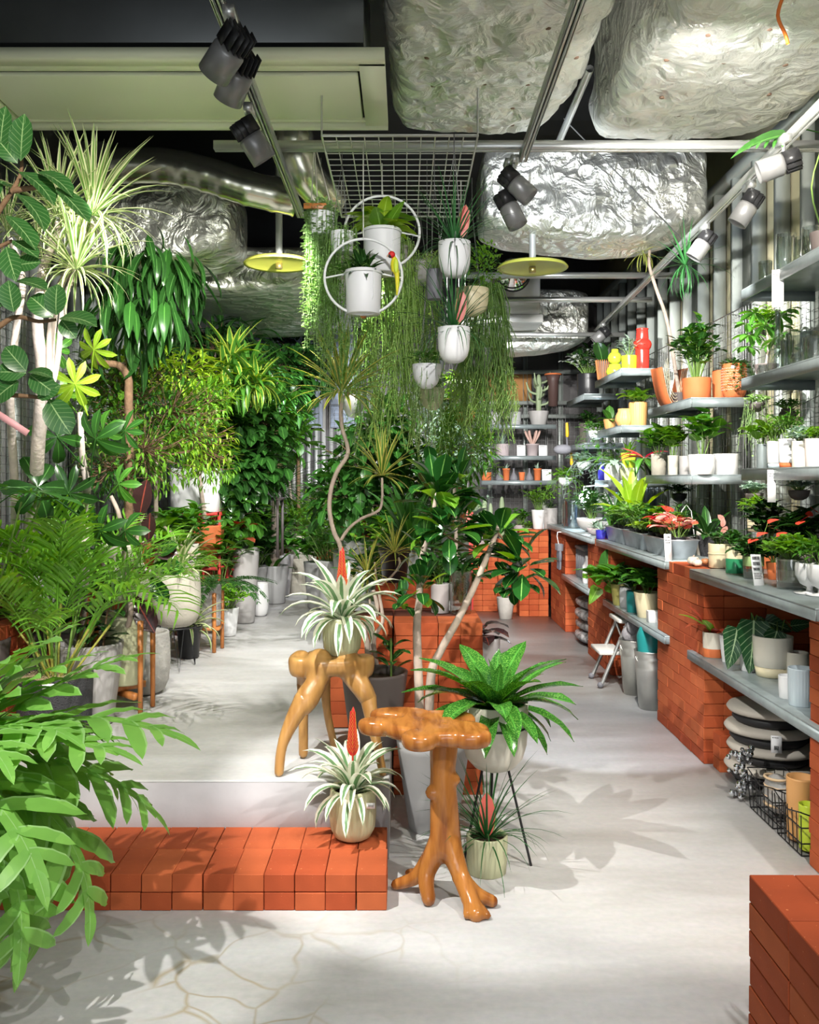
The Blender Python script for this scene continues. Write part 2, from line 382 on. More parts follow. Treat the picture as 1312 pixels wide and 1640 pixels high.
M_GALV = mat('galvanised_steel', (0.32, 0.37, 0.38), 0.36, 0.35, noise=0.2, scale=14, bump=0.05, bscale=30)
M_STUD = mat('zinc_stud', (0.44, 0.48, 0.45), 0.32, 0.3, noise=0.15, scale=4)
M_ALU = mat('anodised_aluminium', (0.62, 0.63, 0.62), 0.35, 0.8)
M_WIRE = mat('grey_wire', (0.22, 0.22, 0.22), 0.4, 0.7)
M_WWIRE = mat('silver_grid_wire', (0.6, 0.6, 0.56), 0.35, 0.7)
M_BLACK = mat('black_metal', (0.015, 0.015, 0.016), 0.4)
M_DARK = mat('dark_concrete', (0.035, 0.034, 0.036), 0.85, noise=0.4, scale=2)
M_AC = mat('cream_ac_plastic', (0.88, 0.92, 0.66), 0.45)
M_ACMETAL = mat('dark_sheet_metal', (0.16, 0.17, 0.17), 0.32, 0.85, noise=0.3, scale=1.4)
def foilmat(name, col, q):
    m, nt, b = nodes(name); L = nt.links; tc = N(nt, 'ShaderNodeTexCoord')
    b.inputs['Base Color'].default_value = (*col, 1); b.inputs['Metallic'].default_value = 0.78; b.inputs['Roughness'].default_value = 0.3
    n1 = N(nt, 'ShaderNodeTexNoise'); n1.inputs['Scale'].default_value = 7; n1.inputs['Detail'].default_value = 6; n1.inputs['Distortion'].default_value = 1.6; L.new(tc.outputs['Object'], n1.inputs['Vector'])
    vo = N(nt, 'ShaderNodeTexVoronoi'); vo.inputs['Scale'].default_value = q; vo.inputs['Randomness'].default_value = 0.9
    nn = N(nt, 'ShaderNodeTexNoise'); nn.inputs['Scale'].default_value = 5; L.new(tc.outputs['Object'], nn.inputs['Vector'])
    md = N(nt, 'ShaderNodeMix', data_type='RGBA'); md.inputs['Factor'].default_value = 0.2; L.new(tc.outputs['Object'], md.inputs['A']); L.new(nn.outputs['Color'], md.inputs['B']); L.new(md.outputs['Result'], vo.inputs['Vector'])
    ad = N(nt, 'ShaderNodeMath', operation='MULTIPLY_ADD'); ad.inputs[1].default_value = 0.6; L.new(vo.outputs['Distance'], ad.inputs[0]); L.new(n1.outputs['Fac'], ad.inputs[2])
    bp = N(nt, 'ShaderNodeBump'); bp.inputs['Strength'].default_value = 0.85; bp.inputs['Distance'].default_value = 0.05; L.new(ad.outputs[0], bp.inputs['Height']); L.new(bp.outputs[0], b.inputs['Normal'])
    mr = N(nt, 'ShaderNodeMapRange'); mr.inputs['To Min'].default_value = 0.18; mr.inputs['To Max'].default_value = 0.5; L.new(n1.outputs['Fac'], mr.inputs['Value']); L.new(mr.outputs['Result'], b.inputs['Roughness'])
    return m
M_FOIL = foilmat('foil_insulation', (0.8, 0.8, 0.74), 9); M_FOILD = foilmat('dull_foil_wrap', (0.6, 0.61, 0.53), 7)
M_SPIRAL = mat('spiral_duct_steel', (0.72, 0.71, 0.6), 0.22, 0.9)
M_PANEL = mat('beige_wall_board', (0.66, 0.60, 0.38), 0.7, noise=0.1, scale=2)
M_PANELW = mat('pale_corrugated_sheet', (0.62, 0.62, 0.6), 0.4, 0.3)
M_GREYW = mat('grey_back_wall', (0.2, 0.19, 0.19), 0.7, noise=0.3, scale=2)
M_BLUEW = mat('blue_grey_door', (0.38, 0.44, 0.56), 0.5)
# ================================================================== shell
XL, XR, YB, ZC = -2.4, 2.12, 10.35, 3.95; ZP = 0.295; XP = -0.062
struct(obj('floor', mk('floor', box((-0.2, 4.6, -0.05), (5.2, 13.0, 0.1)), M_FLOOR, False)))
struct(obj('ceiling', mk('ceiling', box((-0.2, 4.6, ZC+0.05), (5.2, 13.0, 0.1)), M_DARK, False)))
pl = struct(obj('platform', mk('platform', box(((XL+XP)/2, (3.42+YB)/2, ZP/2-0.002), (XP-XL, YB-3.42, ZP-0.004), 0.004), M_PLAT, False)))
struct(obj('platform_riser', mk('platform_riser', box(((XL+XP)/2, 3.414, ZP/2-0.006), (XP-XL, 0.012, ZP-0.012)), M_RISER, False)))
wl = struct(obj('wall_left', mk('wall_left', box((XL-0.13, 4.6, ZC/2), (0.1, 13.0, ZC)), M_PANELW, False)))
wr = struct(obj('wall_right', mk('wall_right', box((XR+0.13, 4.6, ZC/2), (0.1, 13.0, ZC)), M_PANEL, False)))
wb = struct(obj('wall_back', mk('wall_back', box((-0.2, YB+0.15, ZC/2), (4.9, 0.1, ZC)), M_GREYW, False)))
# steel studs of both side walls (C channels) with a head track
def cstud(h, w=0.045, d=0.075):
    t = 0.003
    return joinb([box((0, 0, h/2), (t, w, h)), box((d/2, -w/2, h/2), (d, t, h)), box((d/2, w/2, h/2), (d, t, h))])
me_stud = mk('stud', cstud(3.36), M_STUD, False)
for i in range(26):
    y = 1.4+i*0.35
    obj('stud', me_stud, wr, loc=(XR-0.005, y, 0.0))
    M = TR(XL+0.005, y+0.1, 0, 1, PI); obj('stud', me_stud, wl, M)
part('head_track', box((XR+0.03, 5.6, 3.39), (0.09, 9.4, 0.07)), M_STUD, wr, False)
part('head_track', box((XL-0.03, 5.6, 3.39), (0.09, 9.4, 0.07)), M_STUD, wl, False)
me_pan = mk('board_panel', box((0, 0, 1.7), (0.012, 0.33, 3.3)), mat('grey_board', (0.17, 0.18, 0.16), 0.6, noise=0.2, scale=2), False)
for i in range(26):
    if i % 3 == 0: obj('board_panel', me_pan, wr, loc=(XR+0.06, 1.575+i*0.35, 0))
me_pan2 = mk('board_panel', box((0, 0, 1.7), (0.012, 0.16, 3.3)), mat('pale_board', (0.7, 0.7, 0.68), 0.5), False)
for i in range(26): obj('board_panel', me_pan2, wl, loc=(XL-0.05, 1.62+i*0.35, 0))
# back wall: corrugated lower sheet, studs, door-like blue-grey panels on the left
me_bs = mk('stud', cstud(3.3), M_STUD, False)
for x in (-2.2, -1.85, -1.5, -1.0, -0.5, -0.05, 0.4, 0.95, 1.35, 1.75):
    obj('stud', me_bs, wb, TR(x, YB+0.075, 0, 1, -PI/2))
cor = []
for i in range(46):
    x = -1.95+i*0.085
    if x > 0.75: break
    cor.append(box((x, YB+0.055, 1.35), (0.045, 0.02, 2.1)))
part('corrugated_sheet', joinb(cor), M_PANELW, wb, False)
for k, (x, w) in enumerate(((-1.62, 0.42), (-1.12, 0.36), (-2.1, 0.3), (-0.7, 0.3))):
    part('blue_panel', box((x, YB+0.03, 2.62), (w, 0.03, 1.25), 0.004), M_BLUEW, wb, False)
for z in (2.12, 2.27, 2.62, 3.02):
    part('cross_rail', box((1.05, YB-0.02, z), (1.9, 0.04, 0.045)), M_STUD, wb, False)
part('wood_panel', box((1.15, YB+0.05, 2.45), (0.55, 0.03, 0.34)), mat('plywood', (0.5, 0.25, 0.09), 0.6), wb, False)
# wire grid panels fixed to the walls
def wiregrid(w, h, sx, sz, r, n=4):
    it = []
    nx = int(round(w/sx)); nz = int(round(h/sz))
    for i in range(nx+1): it.append((tube([(0, i*w/nx, 0), (0, i*w/nx, h)], r, n, False), I4))
    for k in range(nz+1): it.append((tube([(r*1.6, 0, k*h/nz), (r*1.6, w, k*h/nz)], r, n, False), I4))
    return merge(it)
g_me = mk('wire_mesh', wiregrid(1.2, 1.5, 0.05, 0.05, 0.0017), M_WIRE)
def wg(loc, rz, label, grp):
    t = thing('wire_grid_panel', label, 'wire grid', loc, rz, grp); obj('wire_mesh', g_me, t)
    fr = [tube([(0, 0, 0), (0, 1.2, 0)], 0.004, 5), tube([(0, 0, 1.5), (0, 1.2, 1.5)], 0.004, 5), tube([(0, 0, 0), (0, 0, 1.5)], 0.004, 5), tube([(0, 1.2, 0), (0, 1.2, 1.5)], 0.004, 5)]
    part('frame', merge([(f, I4) for f in fr]), M_WIRE, t)
for i, w_ in enumerate(('behind the near worktop and its glass pots', 'above the nearest planting trough', 'behind the far planting troughs', 'behind the glowing lamp worktop', 'next to the back right corner')): wg((XR-0.03, 3.2+i*1.24, 0.98), 0, 'grey wire grid on the right wall '+w_, 'wire grids on the right wall')
for i, w_ in enumerate(('just outside the left frame edge', 'at the frame edge behind the dragon tree', 'behind the drooping dark fig', 'behind the bright small-leaved aralia', 'behind the yellow-edged dracaena', 'next to the back left corner')): wg((XL+0.03, 2.7+i*1.24, 0.95), 0, 'grey wire grid on the left wall '+w_, 'wire grids on the left wall')
for i, w_ in enumerate(('behind the fiddle-leaf fig', 'at the centre behind the hanging strands', 'behind the three small shelves')): wg((-0.85+i*1.22, YB-0.06, 0.75), -PI/2*1 if False else -PI/2, 'grey wire grid on the back wall '+w_, 'wire grids on the back wall')
# ================================================================== brickwork
me_brick = mk('brick', box((0, 0, 0), (0.098, 0.208, 0.0575), 0.0018, True), M_BRICK, False)      # long along y
me_half = mk('brick', box((0, 0, 0), (0.098, 0.098, 0.0575), 0.0018, True), M_BRICK, False)
rb = random.Random(5)
def put_brick(parent, x, y, z, rz=0, half=False, j=0.0015):
    M = TR(x+rb.uniform(-j, j), y+rb.uniform(-j, j), z, 1, rz+rb.uniform(-0.006, 0.006))
    return obj('brick', me_half if half else me_brick, parent, M)
# the brick step in front of the platform
st = struct(thing('brick_step', 'low step of red terracotta bricks in front of the concrete platform', 'step'))
del st['label']; del st['category']
for k in range(2):
    for i in range(24):
        for r in range(2):
            xo = 0.0 if r == 0 else 0.006
            put_brick(st, XP-0.05-i*0.1005-xo, 3.104+r*0.2095, 0.0298+k*0.0605, 0)
def core(parent, x0, x1, y0, y1, z0, z1):
    part('core', box(((x0+x1)/2, (y0+y1)/2, (z0+z1)/2), (x1-x0, y1-y0, z1-z0)), M_DARKCORE, parent, False)  # dark filler box added to block light behind the bricks
def brick_block(root, x0, x1, y0, y1, z0, n, faces, ch=0.0595, vstack=False):
    """faces: any of 'l' (x0 side), 'n' (near y0 side), 'r', 't'"""
    g = 0.1
    for k in range(n):
        z = z0+ch*(k+0.5); top = (k == n-1)
        off = 0 if (vstack or k % 2 == 0) else 0.105
        if 'l' in faces or 'r' in faces:
            for side in [s for s in 'lr' if s in faces]:
                xx = x0+0.05 if side == 'l' else x1-0.05
                y = y0+(0.105 if off else 0.0)
                if off: put_brick(root, xx, y0+0.05, z, 0, True)
                while y+0.06 < y1:
                    if y+0.21 <= y1+0.02: put_brick(root, xx, y+0.105, z, 0); y += 0.2105
                    else: put_brick(root, xx, y+0.05, z, 0, True); y += 0.1005
        if 'n' in faces:
            x = x0+(0.1005 if ('l' in faces) else 0)
            xe = x1-(0.1005 if ('r' in faces) else 0)
            if vstack:
                while x+0.05 < xe: put_brick(root, x+0.05, y0+0.105, z, 0); x += 0.1005
            else:
                if off and 'l' not in faces: put_brick(root, x+0.05, y0+0.05, z, 0, True); x += 0.1005
                while x+0.06 < xe:
                    if x+0.21 <= xe+0.03: put_brick(root, x+0.105, y0+0.05, z, PI/2); x += 0.2105
                    else: put_brick(root, x+0.05, y0+0.05, z, 0, True); x += 0.1005
    zt = z0+ch*n
    core(root, x0+(0.09 if 'l' in faces else 0.0), x1-(0.09 if 'r' in faces else 0), y0+(0.09 if 'n' in faces else 0), y1-0.005, z0, zt-0.004 if 't' not in faces else zt-ch)
    if 't' in faces:
        y = y0+(0.31 if vstack else 0.205)
        while y < y1-0.02:
            x = x0+0.15 if 'l' in faces else x0+0.05
            while x < x1-0.04: put_brick(root, x, y, zt-ch*0.5, 0); x += 0.1005
            y += 0.2105
# brick piers carrying the right-hand worktops (aisle face x = 1.476)
XF = 1.476
PIERS = [(2.518, 3.36), (4.545, 5.387), (6.60, 7.442), (8.49, 9.332)]
for i, (y0, y1) in enumerate(PIERS):
    t = thing('brick_pier', ['red brick pier at the right frame edge, nearest of the piers carrying the right-hand worktop',
        'wide red brick pier between the floor cushions and the galvanised buckets', 'narrow-looking red brick pier behind the folding step stool',
        'farthest red brick pier beside the grey storage box near the back corner'][i], 'brick pier', (0, 0, 0))
    brick_block(t, XF, XR-0.04, y0, y1, 0, 16, 'ln')
# a corner piece proud of the pier foot
fc = thing('brick_block', 'three red bricks stacked upright against the foot of the wide pier', 'bricks')
for k in range(3): put_brick(fc, XF+0.14, 4.465, 0.029+k*0.0595, PI/2)
# nearest brick plinth, bottom right
t = thing('brick_plinth', 'brick plinth in the bottom right corner with a shadowed side and sunlit top', 'brick plinth')
y = 2.01; z1 = 0.547
for k in range(9):
    z = z1-0.0605*(k+0.5)
    for c in range(5):
        for r in range(5):
            if c in (0,) or r == 0 or k == 0:
                put_brick(t, 0.75+0.05+c*0.1005, 2.01-0.105-r*0.2105-(0.0 if k % 2 == 0 else 0.0), z, 0)
core(t, 0.85, 1.24, 0.97, 1.79, 0, z1-0.066)
# centre plinth
t = thing('brick_plinth', 'square red brick plinth at the centre behind the carved stools', 'brick plinth')
brick_block(t, -0.055, 0.345, 4.10, 4.52, 0.0, 13, 'nr', 0.0592, True)
for r in range(2):
    for c in range(4): put_brick(t, -0.005+c*0.1005, 4.205+r*0.2095, 13*0.0592+0.0, 0) if False else None
t2 = thing('brick_plinth', 'part of the centre brick stack standing on the concrete platform edge', 'brick plinth')
brick_block(t2, -0.36, -0.062, 4.12, 4.52, ZP, 8, 'n', 0.0592, True)
t3 = thing('brick_block', 'raised block of red bricks under the black plastic nursery pot', 'bricks')
for k in range(2):
    for c in range(3): put_brick(t3, -0.1-0.0+c*0.1005+0.0, 4.62, 0.775+0.03+k*0.0595, 0)
core(t3, -0.15, 0.16, 4.52, 4.74, 0.0, 0.775)
# bench of bricks along the left wall and at the back left
t = thing('brick_bench', 'long low red brick bench along the left wall under the potted trees', 'brick bench')
yy = 3.1
for k in range(8):
    z = ZP+0.0592*(k+0.5)
    y = 3.5
    if k % 2: put_brick(t, -1.80, y+0.05, z, 0, True); y += 0.105
    while y < 9.6: put_brick(t, -1.80, y+0.105, z, 0); y += 0.2105
core(t, XL+0.02, -1.85, 3.5, 9.7, ZP, ZP+0.0592*8)
t = thing('brick_bench', 'red brick bench across the back left in front of the wire grid', 'brick bench')
for k in range(8):
    z = ZP+0.0592*(k+0.5)
    x = -1.35
    if k % 2: put_brick(t, x+0.05, 9.85, z, 0, True); x += 0.105
    while x < -0.4: put_brick(t, x+0.105, 9.85, z, PI/2); x += 0.2105
    if not k % 2: put_brick(t, x+0.05, 9.85, z, 0, True)
core(t, -1.35, -0.35, 9.9, YB-0.05, ZP, ZP+0.0592*8)
# stepped brick piers in the back right corner
for i, (x0, x1, y0, n, lab) in enumerate(((0.62, 0.98, 9.80, 10, 'lowest of the stepped brick stands under the tall cacti at the back'),
      (0.98, 1.30, 9.72, 13, 'middle of the stepped brick stands in the back right corner'), (1.17, 1.46, 9.45, 15, 'tallest of the stepped brick stands beside the back end of the worktop'))):
    t = thing('brick_stand', lab, 'brick stand')
    brick_block(t, x0, x1, y0, y0+0.25, 0, n, 'nr' if i < 2 else 'nl', 0.0595, True)
# ================================================================== worktops and shelves (galvanised)
def shelf(name, label, cat, x0, x1, y0, y1, ztop, th, group=None):
    t = thing(name, label, cat, ((x0+x1)/2, (y0+y1)/2, ztop-th), 0, group)
    a, b = (x1-x0)/2, (y1-y0)/2
    part('board', box((0, 0, th-0.004), (2*a, 2*b, 0.008), 0.0015), M_GALV, t, False)
    part('front_lip', box((-a+0.003, 0, th/2-0.004), (0.006, 2*b, th-0.008)), M_GALV, t, False)
    for s in (-1, 1): part('end_lip', box((0, s*(b-0.003), th/2-0.004), (2*a-0.014, 0.006, th-0.008)), M_GALV, t, False)
    return t
XW = 1.45; ZW = 0.954
shelf('worktop', 'galvanised worktop nearest the camera, holding glass and ceramic pots', 'worktop', XW, XR-0.05, 3.25, 4.69, ZW, 0.047)
shelf('worktop', 'galvanised worktop holding the row of metal planting troughs', 'worktop', XW, XR-0.05, 5.14, 7.0, ZW, 0.047)
shelf('worktop', 'farthest galvanised worktop under the lit terrarium lamp', 'worktop', XW, XR-0.05, 7.16, 9.42, ZW, 0.047)
shelf('lower_shelf', 'grey metal lower shelf with white pots beneath the nearest worktop', 'shelf', XW, XR-0.05, 3.12, 4.73, 0.533, 0.045)
shelf('lower_shelf', 'grey metal lower shelf above the galvanised buckets', 'shelf', XW, XR-0.05, 5.14, 6.75, 0.533, 0.045)
shelf('lower_shelf', 'farthest grey metal lower shelf carrying white bottles and a storage box', 'shelf', XW, XR-0.05, 7.30, 8.55, 0.533, 0.045)
WS = 1.70
def wshelf(label, y0, y1, z): return shelf('wall_shelf', label, 'wall shelf', WS, XR-0.04, y0, y1, z, 0.058)
ZG1 = (2.37, 1.92, 1.465); ZG2 = (1.90, 1.44); ZG3 = (2.29, 1.84, 1.405)
wshelf('topmost galvanised wall shelf at right with clear glass cylinders', 2.7, 4.65, ZG1[0])
wshelf('near galvanised wall shelf holding clear glass vases and bowls', 2.7, 4.65, ZG1[1])
wshelf('near galvanised wall shelf with the row of white cups at eye level', 2.7, 4.65, ZG1[2])
wshelf('galvanised wall shelf holding the orange terracotta pots', 5.47, 6.44, ZG2[0])
wshelf('galvanised wall shelf holding the wide white ceramic pots', 5.47, 6.50, ZG2[1])
wshelf('galvanised wall shelf with the yellow pots and red vase', 7.25, 8.25, ZG3[0])
wshelf('galvanised wall shelf with the tan rippled ceramic pots', 7.25, 8.15, ZG3[1])
wshelf('galvanised wall shelf with the lime green faceted pot', 7.25, 8.25, ZG3[2])
wshelf('dark wall shelf with black pot of white flowers near the back', 8.75, 9.7, 2.23)
wshelf('dark wall shelf with grey lamp-like pots near the back', 8.75, 9.7, 1.76)
for z, lab in ((2.0, 'top of the three metal shelves on the back wall, with the candelabra cactus'), (1.665, 'middle metal shelf on the back wall with price cards'), (1.40, 'lowest metal shelf on the back wall with small orange pots')):
    t = thing('back_shelf', lab, 'shelf', (1.21, 9.95, z-0.045))
    part('board', box((0, 0, 0.04), (0.80, 0.26, 0.008)), M_GALV, t, False); part('front_lip', box((0, -0.128, 0.02), (0.80, 0.005, 0.044)), M_GALV, t, False)
    for x in (-0.3, 0.3): part('bracket', box((x, 0.12, 0.015), (0.02, 0.5, 0.03)), M_STUD, t, False)
# small printed tags on the near wall shelves
M_CARD = mat('white_card', (0.85, 0.85, 0.86), 0.6); M_INK = mat('black_ink', (0.03, 0.03, 0.03), 0.7)
def tagcard(label, loc, w, h, tilt=0.0, rows=((0.9, 0.02),), yaw=0.0, name='price_tag'):
    t = thing(name, label, 'tag', loc, yaw); t.rotation_euler = (tilt, 0, yaw)
    part('card', box((0, 0, h/2), (w, 0.0025, h)), M_CARD, t, False)
    r = random.Random(int(loc[1]*1000)); it = []
    z = h*0.88
    for (fr, ht) in rows:
        x = -w*0.38; 
        while x < w*0.38*fr:
            ww = w*r.uniform(0.05, 0.12); it.append(box((x+ww/2, -0.002, z), (ww, 0.001, ht))); x += ww+w*0.035
        z -= ht*1.7
    part('print', joinb(it), M_INK, t, False); return t
# ================================================================== ceiling services
PIN = mk('fixing_pin', lathe([(0.0, 0), (0.011, 0), (0.012, 0.006), (0.0, 0.007)], 10), mat('rusty_pin', (0.2, 0.12, 0.08), 0.6))
def puffy(name, label, cat, x0, x1, y0, y1, z0, z1, material, seed, amp=0.07, nx=26, ny=64, quilt=6.0, pins=()):
    """a foil-wrapped duct: rounded box with quilting dimples"""
    rs = np.random.RandomState(seed); ph = rs.rand(8)*6
    V = []; n = 88
    for i in range(ny+1):
        t = i/ny; y = y0+(y1-y0)*t
        e = min(1, 9*min(t, 1-t)); e = 0.86+0.14*math.sqrt(e)
        for k in range(n):
            a = 2*PI*k/n; c, s = math.cos(a), math.sin(a)
            q = (abs(c)**7+abs(s)**7)**(-1/7)
            u = a/(2*PI)
            d = 1+amp*(math.sin(3*a+ph[0]+y*1.7)*0.4+math.sin(y*quilt+ph[1])*math.sin(5*a+ph[2])*0.6+0.35*math.sin(11*a+y*9+ph[3])*math.sin(y*13+ph[4]))
            dw = 0 if s > -0.3 else 0.10*math.sin(PI*t)
            V.append(((x0+x1)/2+(x1-x0)/2*c*q*d*e, y, (z0+z1)/2+(z1-z0)/2*s*q*d*e-dw))
    Fc = []
    for i in range(ny):
        for k in range(n): a = i*n+k; b = i*n+(k+1) % n; Fc.append([a, b, b+n, a+n])
    V = np.array(V); pz = []
    low = V[:, 2] < (z0+z1)/2
    for (px_, py_) in pins:
        dd = np.hypot(V[:, 0]-px_, V[:, 1]-py_); an = np.arctan2(V[:, 1]-py_, V[:, 0]-px_)
        V[low, 2] += (0.045*np.exp(-(dd/0.05)**2)+0.012*np.exp(-(dd/0.12)**2)*np.sin(an*9+px_*7))[low]; kk = np.argmin(dd+(~low)*9); pz.append(tuple(V[kk]))

    # end caps as shrinking rings
    U = np.zeros((len(V), 2)); base = len(V)
    extra = []
    for (row, ye) in ((0, y0-0.02), (ny, y1+0.02)):
        ring = V[row*n:(row+1)*n]; c0 = ring.mean(0); 
        for f in (0.6, 0.05):
            rr = c0+(ring-c0)*f; rr[:, 1] = ye; extra.append(rr)
    V = np.concatenate([V]+extra)
    for k in range(n):
        k2 = (k+1) % n
        Fc.append([k2, k, base+k, base+k2]); Fc.append([base+k2, base+k, base+n+k, base+n+k2])
        a = ny*n; Fc.append([a+k, a+k2, base+2*n+k2, base+2*n+k]); Fc.append([base+2*n+k, base+2*n+k2, base+3*n+k2, base+3*n+k])
    me = mk(name, (V, np.array(Fc), np.zeros((len(V), 2))), material); o = obj(name, me)
    for q_ in pz: obj('fixing_pin', PIN, o, loc=(q_[0], q_[1], q_[2]-0.006))
    tag(o, label, cat); return o
puffy('foil_duct', 'wide quilted foil-wrapped duct running overhead left of the centre light track', 'duct', -0.07, 0.80, 1.2, 5.0, 3.26, 3.85, M_FOIL, 3, 0.045, pins=[(0.08+0.22*i+0.05*(j % 2), 3.35+0.3*j) for i in range(4) for j in range(6)])
puffy('foil_duct', 'huge sagging foil insulation blanket overhead at upper right', 'duct', 0.95, 1.93, 1.2, 4.95, 3.2, 3.85, M_FOIL, 9, 0.05, pins=[(1.08+0.26*i+0.07*(j % 2), 3.2+0.32*j) for i in range(4) for j in range(6)])
def puffx(name, label, y0, y1, x0, x1, z0, z1, material, seed, amp=0.06):
    o = puffy(name, label, 'duct', -(y1-y0)/2, (y1-y0)/2, -(x1-x0)/2, (x1-x0)/2, z0, z1, material, seed, amp)
    o.rotation_euler = (0, 0, PI/2); o.location = ((x0+x1)/2, (y0+y1)/2, 0); return o
puffx('foil_duct', 'crinkled bright foil duct crossing behind the round yellow reflector', 5.75, 6.4, 0.5, 1.9, 3.02, 3.55, M_FOIL, 4)
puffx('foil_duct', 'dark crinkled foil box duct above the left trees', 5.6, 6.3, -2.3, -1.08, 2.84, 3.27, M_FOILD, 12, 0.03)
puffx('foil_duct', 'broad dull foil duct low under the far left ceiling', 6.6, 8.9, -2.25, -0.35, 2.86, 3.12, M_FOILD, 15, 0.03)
puffx('foil_duct', 'rounded end of a crumpled foil duct above the back shelves', 8.6, 9.2, 0.5, 1.72, 2.72, 3.2, M_FOIL, 22, 0.05)
# cylindrical spiral duct, upper left
pts = smoothpath([(-1.75, 5.3, 3.22), (-1.4, 5.3, 3.22), (-1.15, 5.3, 3.17), (-0.92, 5.32, 3.10), (-0.65, 5.4, 3.06)], 10)
t = thing('spiral_duct', 'shiny ribbed round metal duct curving below the ceiling at left', 'duct', (-1.2, 5.3, 3.2))
T0 = np.array([1.2, -5.3, -3.2])
rads = [0.1+(0.006 if i % 5 == 0 else 0) for i in range(len(pts))]
part('pipe', tube([p+T0 for p in pts], rads, 20), M_SPIRAL, t)
pts = smoothpath([(-0.62, 4.9, 3.45), (-0.6, 4.95, 3.25), (-0.55, 5.0, 3.08), (-0.42, 5.2, 2.98)], 8)
part('elbow', tube([p+T0 for p in pts], [0.1+(0.006 if i % 4 == 0 else 0) for i in range(len(pts))], 18), M_SPIRAL, t)
part('hanger_box', box((-0.62, 0.0, -0.05), (0.26, 0.26, 0.34), 0.01), mat('dull_grey_box', (0.1, 0.1, 0.1), 0.5, 0.4), t, False)
# ceiling cassette air conditioner
t = thing('ceiling_air_conditioner', 'long cream cassette air conditioner with slatted panel under dark metal housing', 'air conditioner', (-0.95, 3.82, 3.0))
w, d = 0.87, 0.36; M_SLOT = mat('black_slot', (0.01, 0.01, 0.01), 0.6)
part('panel', joinb([box((0, -d+0.035, 0.02), (2*w, 0.07, 0.04)), box((0, d-0.022, 0.02), (2*w, 0.045, 0.04)), box((-w+0.05, 0, 0.02), (0.1, 2*d-0.11, 0.04)), box((w-0.05, 0, 0.02), (0.1, 2*d-0.11, 0.04))]), M_AC, t, False)
part('slot', box((0, 0, 0.045), (2*w-0.18, 2*d-0.1, 0.01)), M_SLOT, t, False)
part('grille_panel', box((0, 0.035, 0.018), (2*w-0.22, 0.44, 0.02), 0.004), M_AC, t, False)
part('louvre', box((0, -0.235, 0.02), (2*w-0.2, 0.045, 0.012), 0.002), M_AC, t, False)
part('louvre', box((0, 0.285, 0.018), (2*w-0.2, 0.03, 0.012), 0.002), M_AC, t, False)
part('housing', box((-0.08, 0.0, 0.46), (2*w+0.0, 2*d-0.1, 0.76), 0.003), M_ACMETAL, t, False)
part('pipe_run', merge([(tube([(-0.6, -0.325, 0.38), (0.5, -0.325, 0.38)], 0.006, 5), I4), (tube([(-0.6, -0.325, 0.38), (-0.6, -0.325, 0.6)], 0.006, 5), I4)]), M_ALU, t)
# lighting tracks
def track(label, a, b, w=0.034, cat='lighting track', name='lighting_track', h=0.036):
    a = np.array(a, float); b = np.array(b, float); t = thing(name, label, cat, (a+b)/2); L_ = np.linalg.norm(b-a)
    M = frame((0, 0, 0), b-a); part('rail', joinb([box((-w/2+0.003, 0, 0), (0.006, L_, h)), box((w/2-0.003, 0, 0), (0.006, L_, h)), box((0, 0, h/2-0.003), (w-0.012, L_, 0.006)), box((-w/4, 0, -h/2+0.002), (w/3, L_, 0.004)), box((w/4, 0, -h/2+0.002), (w/3, L_, 0.004))]), M_ALU, t, False, M)
    return t
track('aluminium lighting track overhead at left carrying three grey spotlights', (-0.545, 0.9, 2.81), (-0.556, 4.85, 2.81))
track('aluminium lighting track running overhead at the centre to the pair of spotlights', (0.50, 0.9, 2.81), (0.51, 4.0, 2.81))
track('long aluminium lighting track rising along the right wall over the pot shelves', (1.50, 2.2, 2.81), (1.86, 10.1, 2.81))
track('horizontal aluminium crossbar spanning overhead above the hanging pots', (-0.83, 3.98, 2.855), (2.0, 3.98, 2.855), 0.045)
track('second overhead crossbar spanning behind the round yellow reflectors', (0.25, 6.5, 2.855), (1.98, 6.5, 2.855), 0.04)
track('pale crossbar near the far round reflector', (0.55, 7.4, 2.86), (1.98, 7.4, 2.86), 0.05)
track('far overhead crossbar in front of the back wall', (0.6, 8.3, 2.72), (1.98, 8.3, 2.72), 0.04)
def spotlight(label, loc, aim, r=0.048, col=None):
    loc = np.array(loc, float); up_ = 2.79-loc[2]; t = thing('track_spotlight', label, 'spotlight', loc, 0, None)
    d = nrm(np.array(aim)); M = frame((0, 0, 0), d)
    mb = M_SPOT
    hs_ = part('housing', lathe([(0.0, 0), (r*0.9, 0.0), (r, 0.012), (r, 0.1), (r*0.93, 0.1), (r*0.8, 0.07), (0.0, 0.07)], 24), mb, t, True, frame_y(d))
    fins = [box((math.cos(a)*0, 0, -0.028), (0.0035, r*1.75, 0.055)) for a in (0,)]
    it = []
    for k in range(6):
        x = (k-2.5)/2.5*r*0.88; hw = math.sqrt(max(0.02, 1-((k-2.5)/2.5*0.88)**2))*r
        it.append(box((x, 0, -0.032), (0.0028, 2*hw, 0.06)))
    it.append(box((0, 0, -0.03), (r*0.5, r*0.5, 0.05)))
    part('heat_sink', joinb(it), M_BLACK, hs_, False)
    part('lens', lathe([(0.0, 0.072), (r*0.8, 0.072)], 20), M_LENS, hs_, True)
    part('bracket', merge([(tube([(0, 0, 0), (0.0, 0.0, up_*0.5), (0, 0, up_)], 0.008, 6), I4), (box((0, 0, up_-0.018), (0.034, 0.09, 0.03)), I4)]), M_ALU, t)
    return t
def frame_y(d):
    z = nrm(d); x = nrm(np.cross((0.02, 0.1, 1.0) if abs(z[2]) < 0.95 else (1, 0, 0), z)); y = np.cross(z, x)
    M = np.eye(4); M[:3, 0] = x; M[:3, 1] = y; M[:3, 2] = z; return M
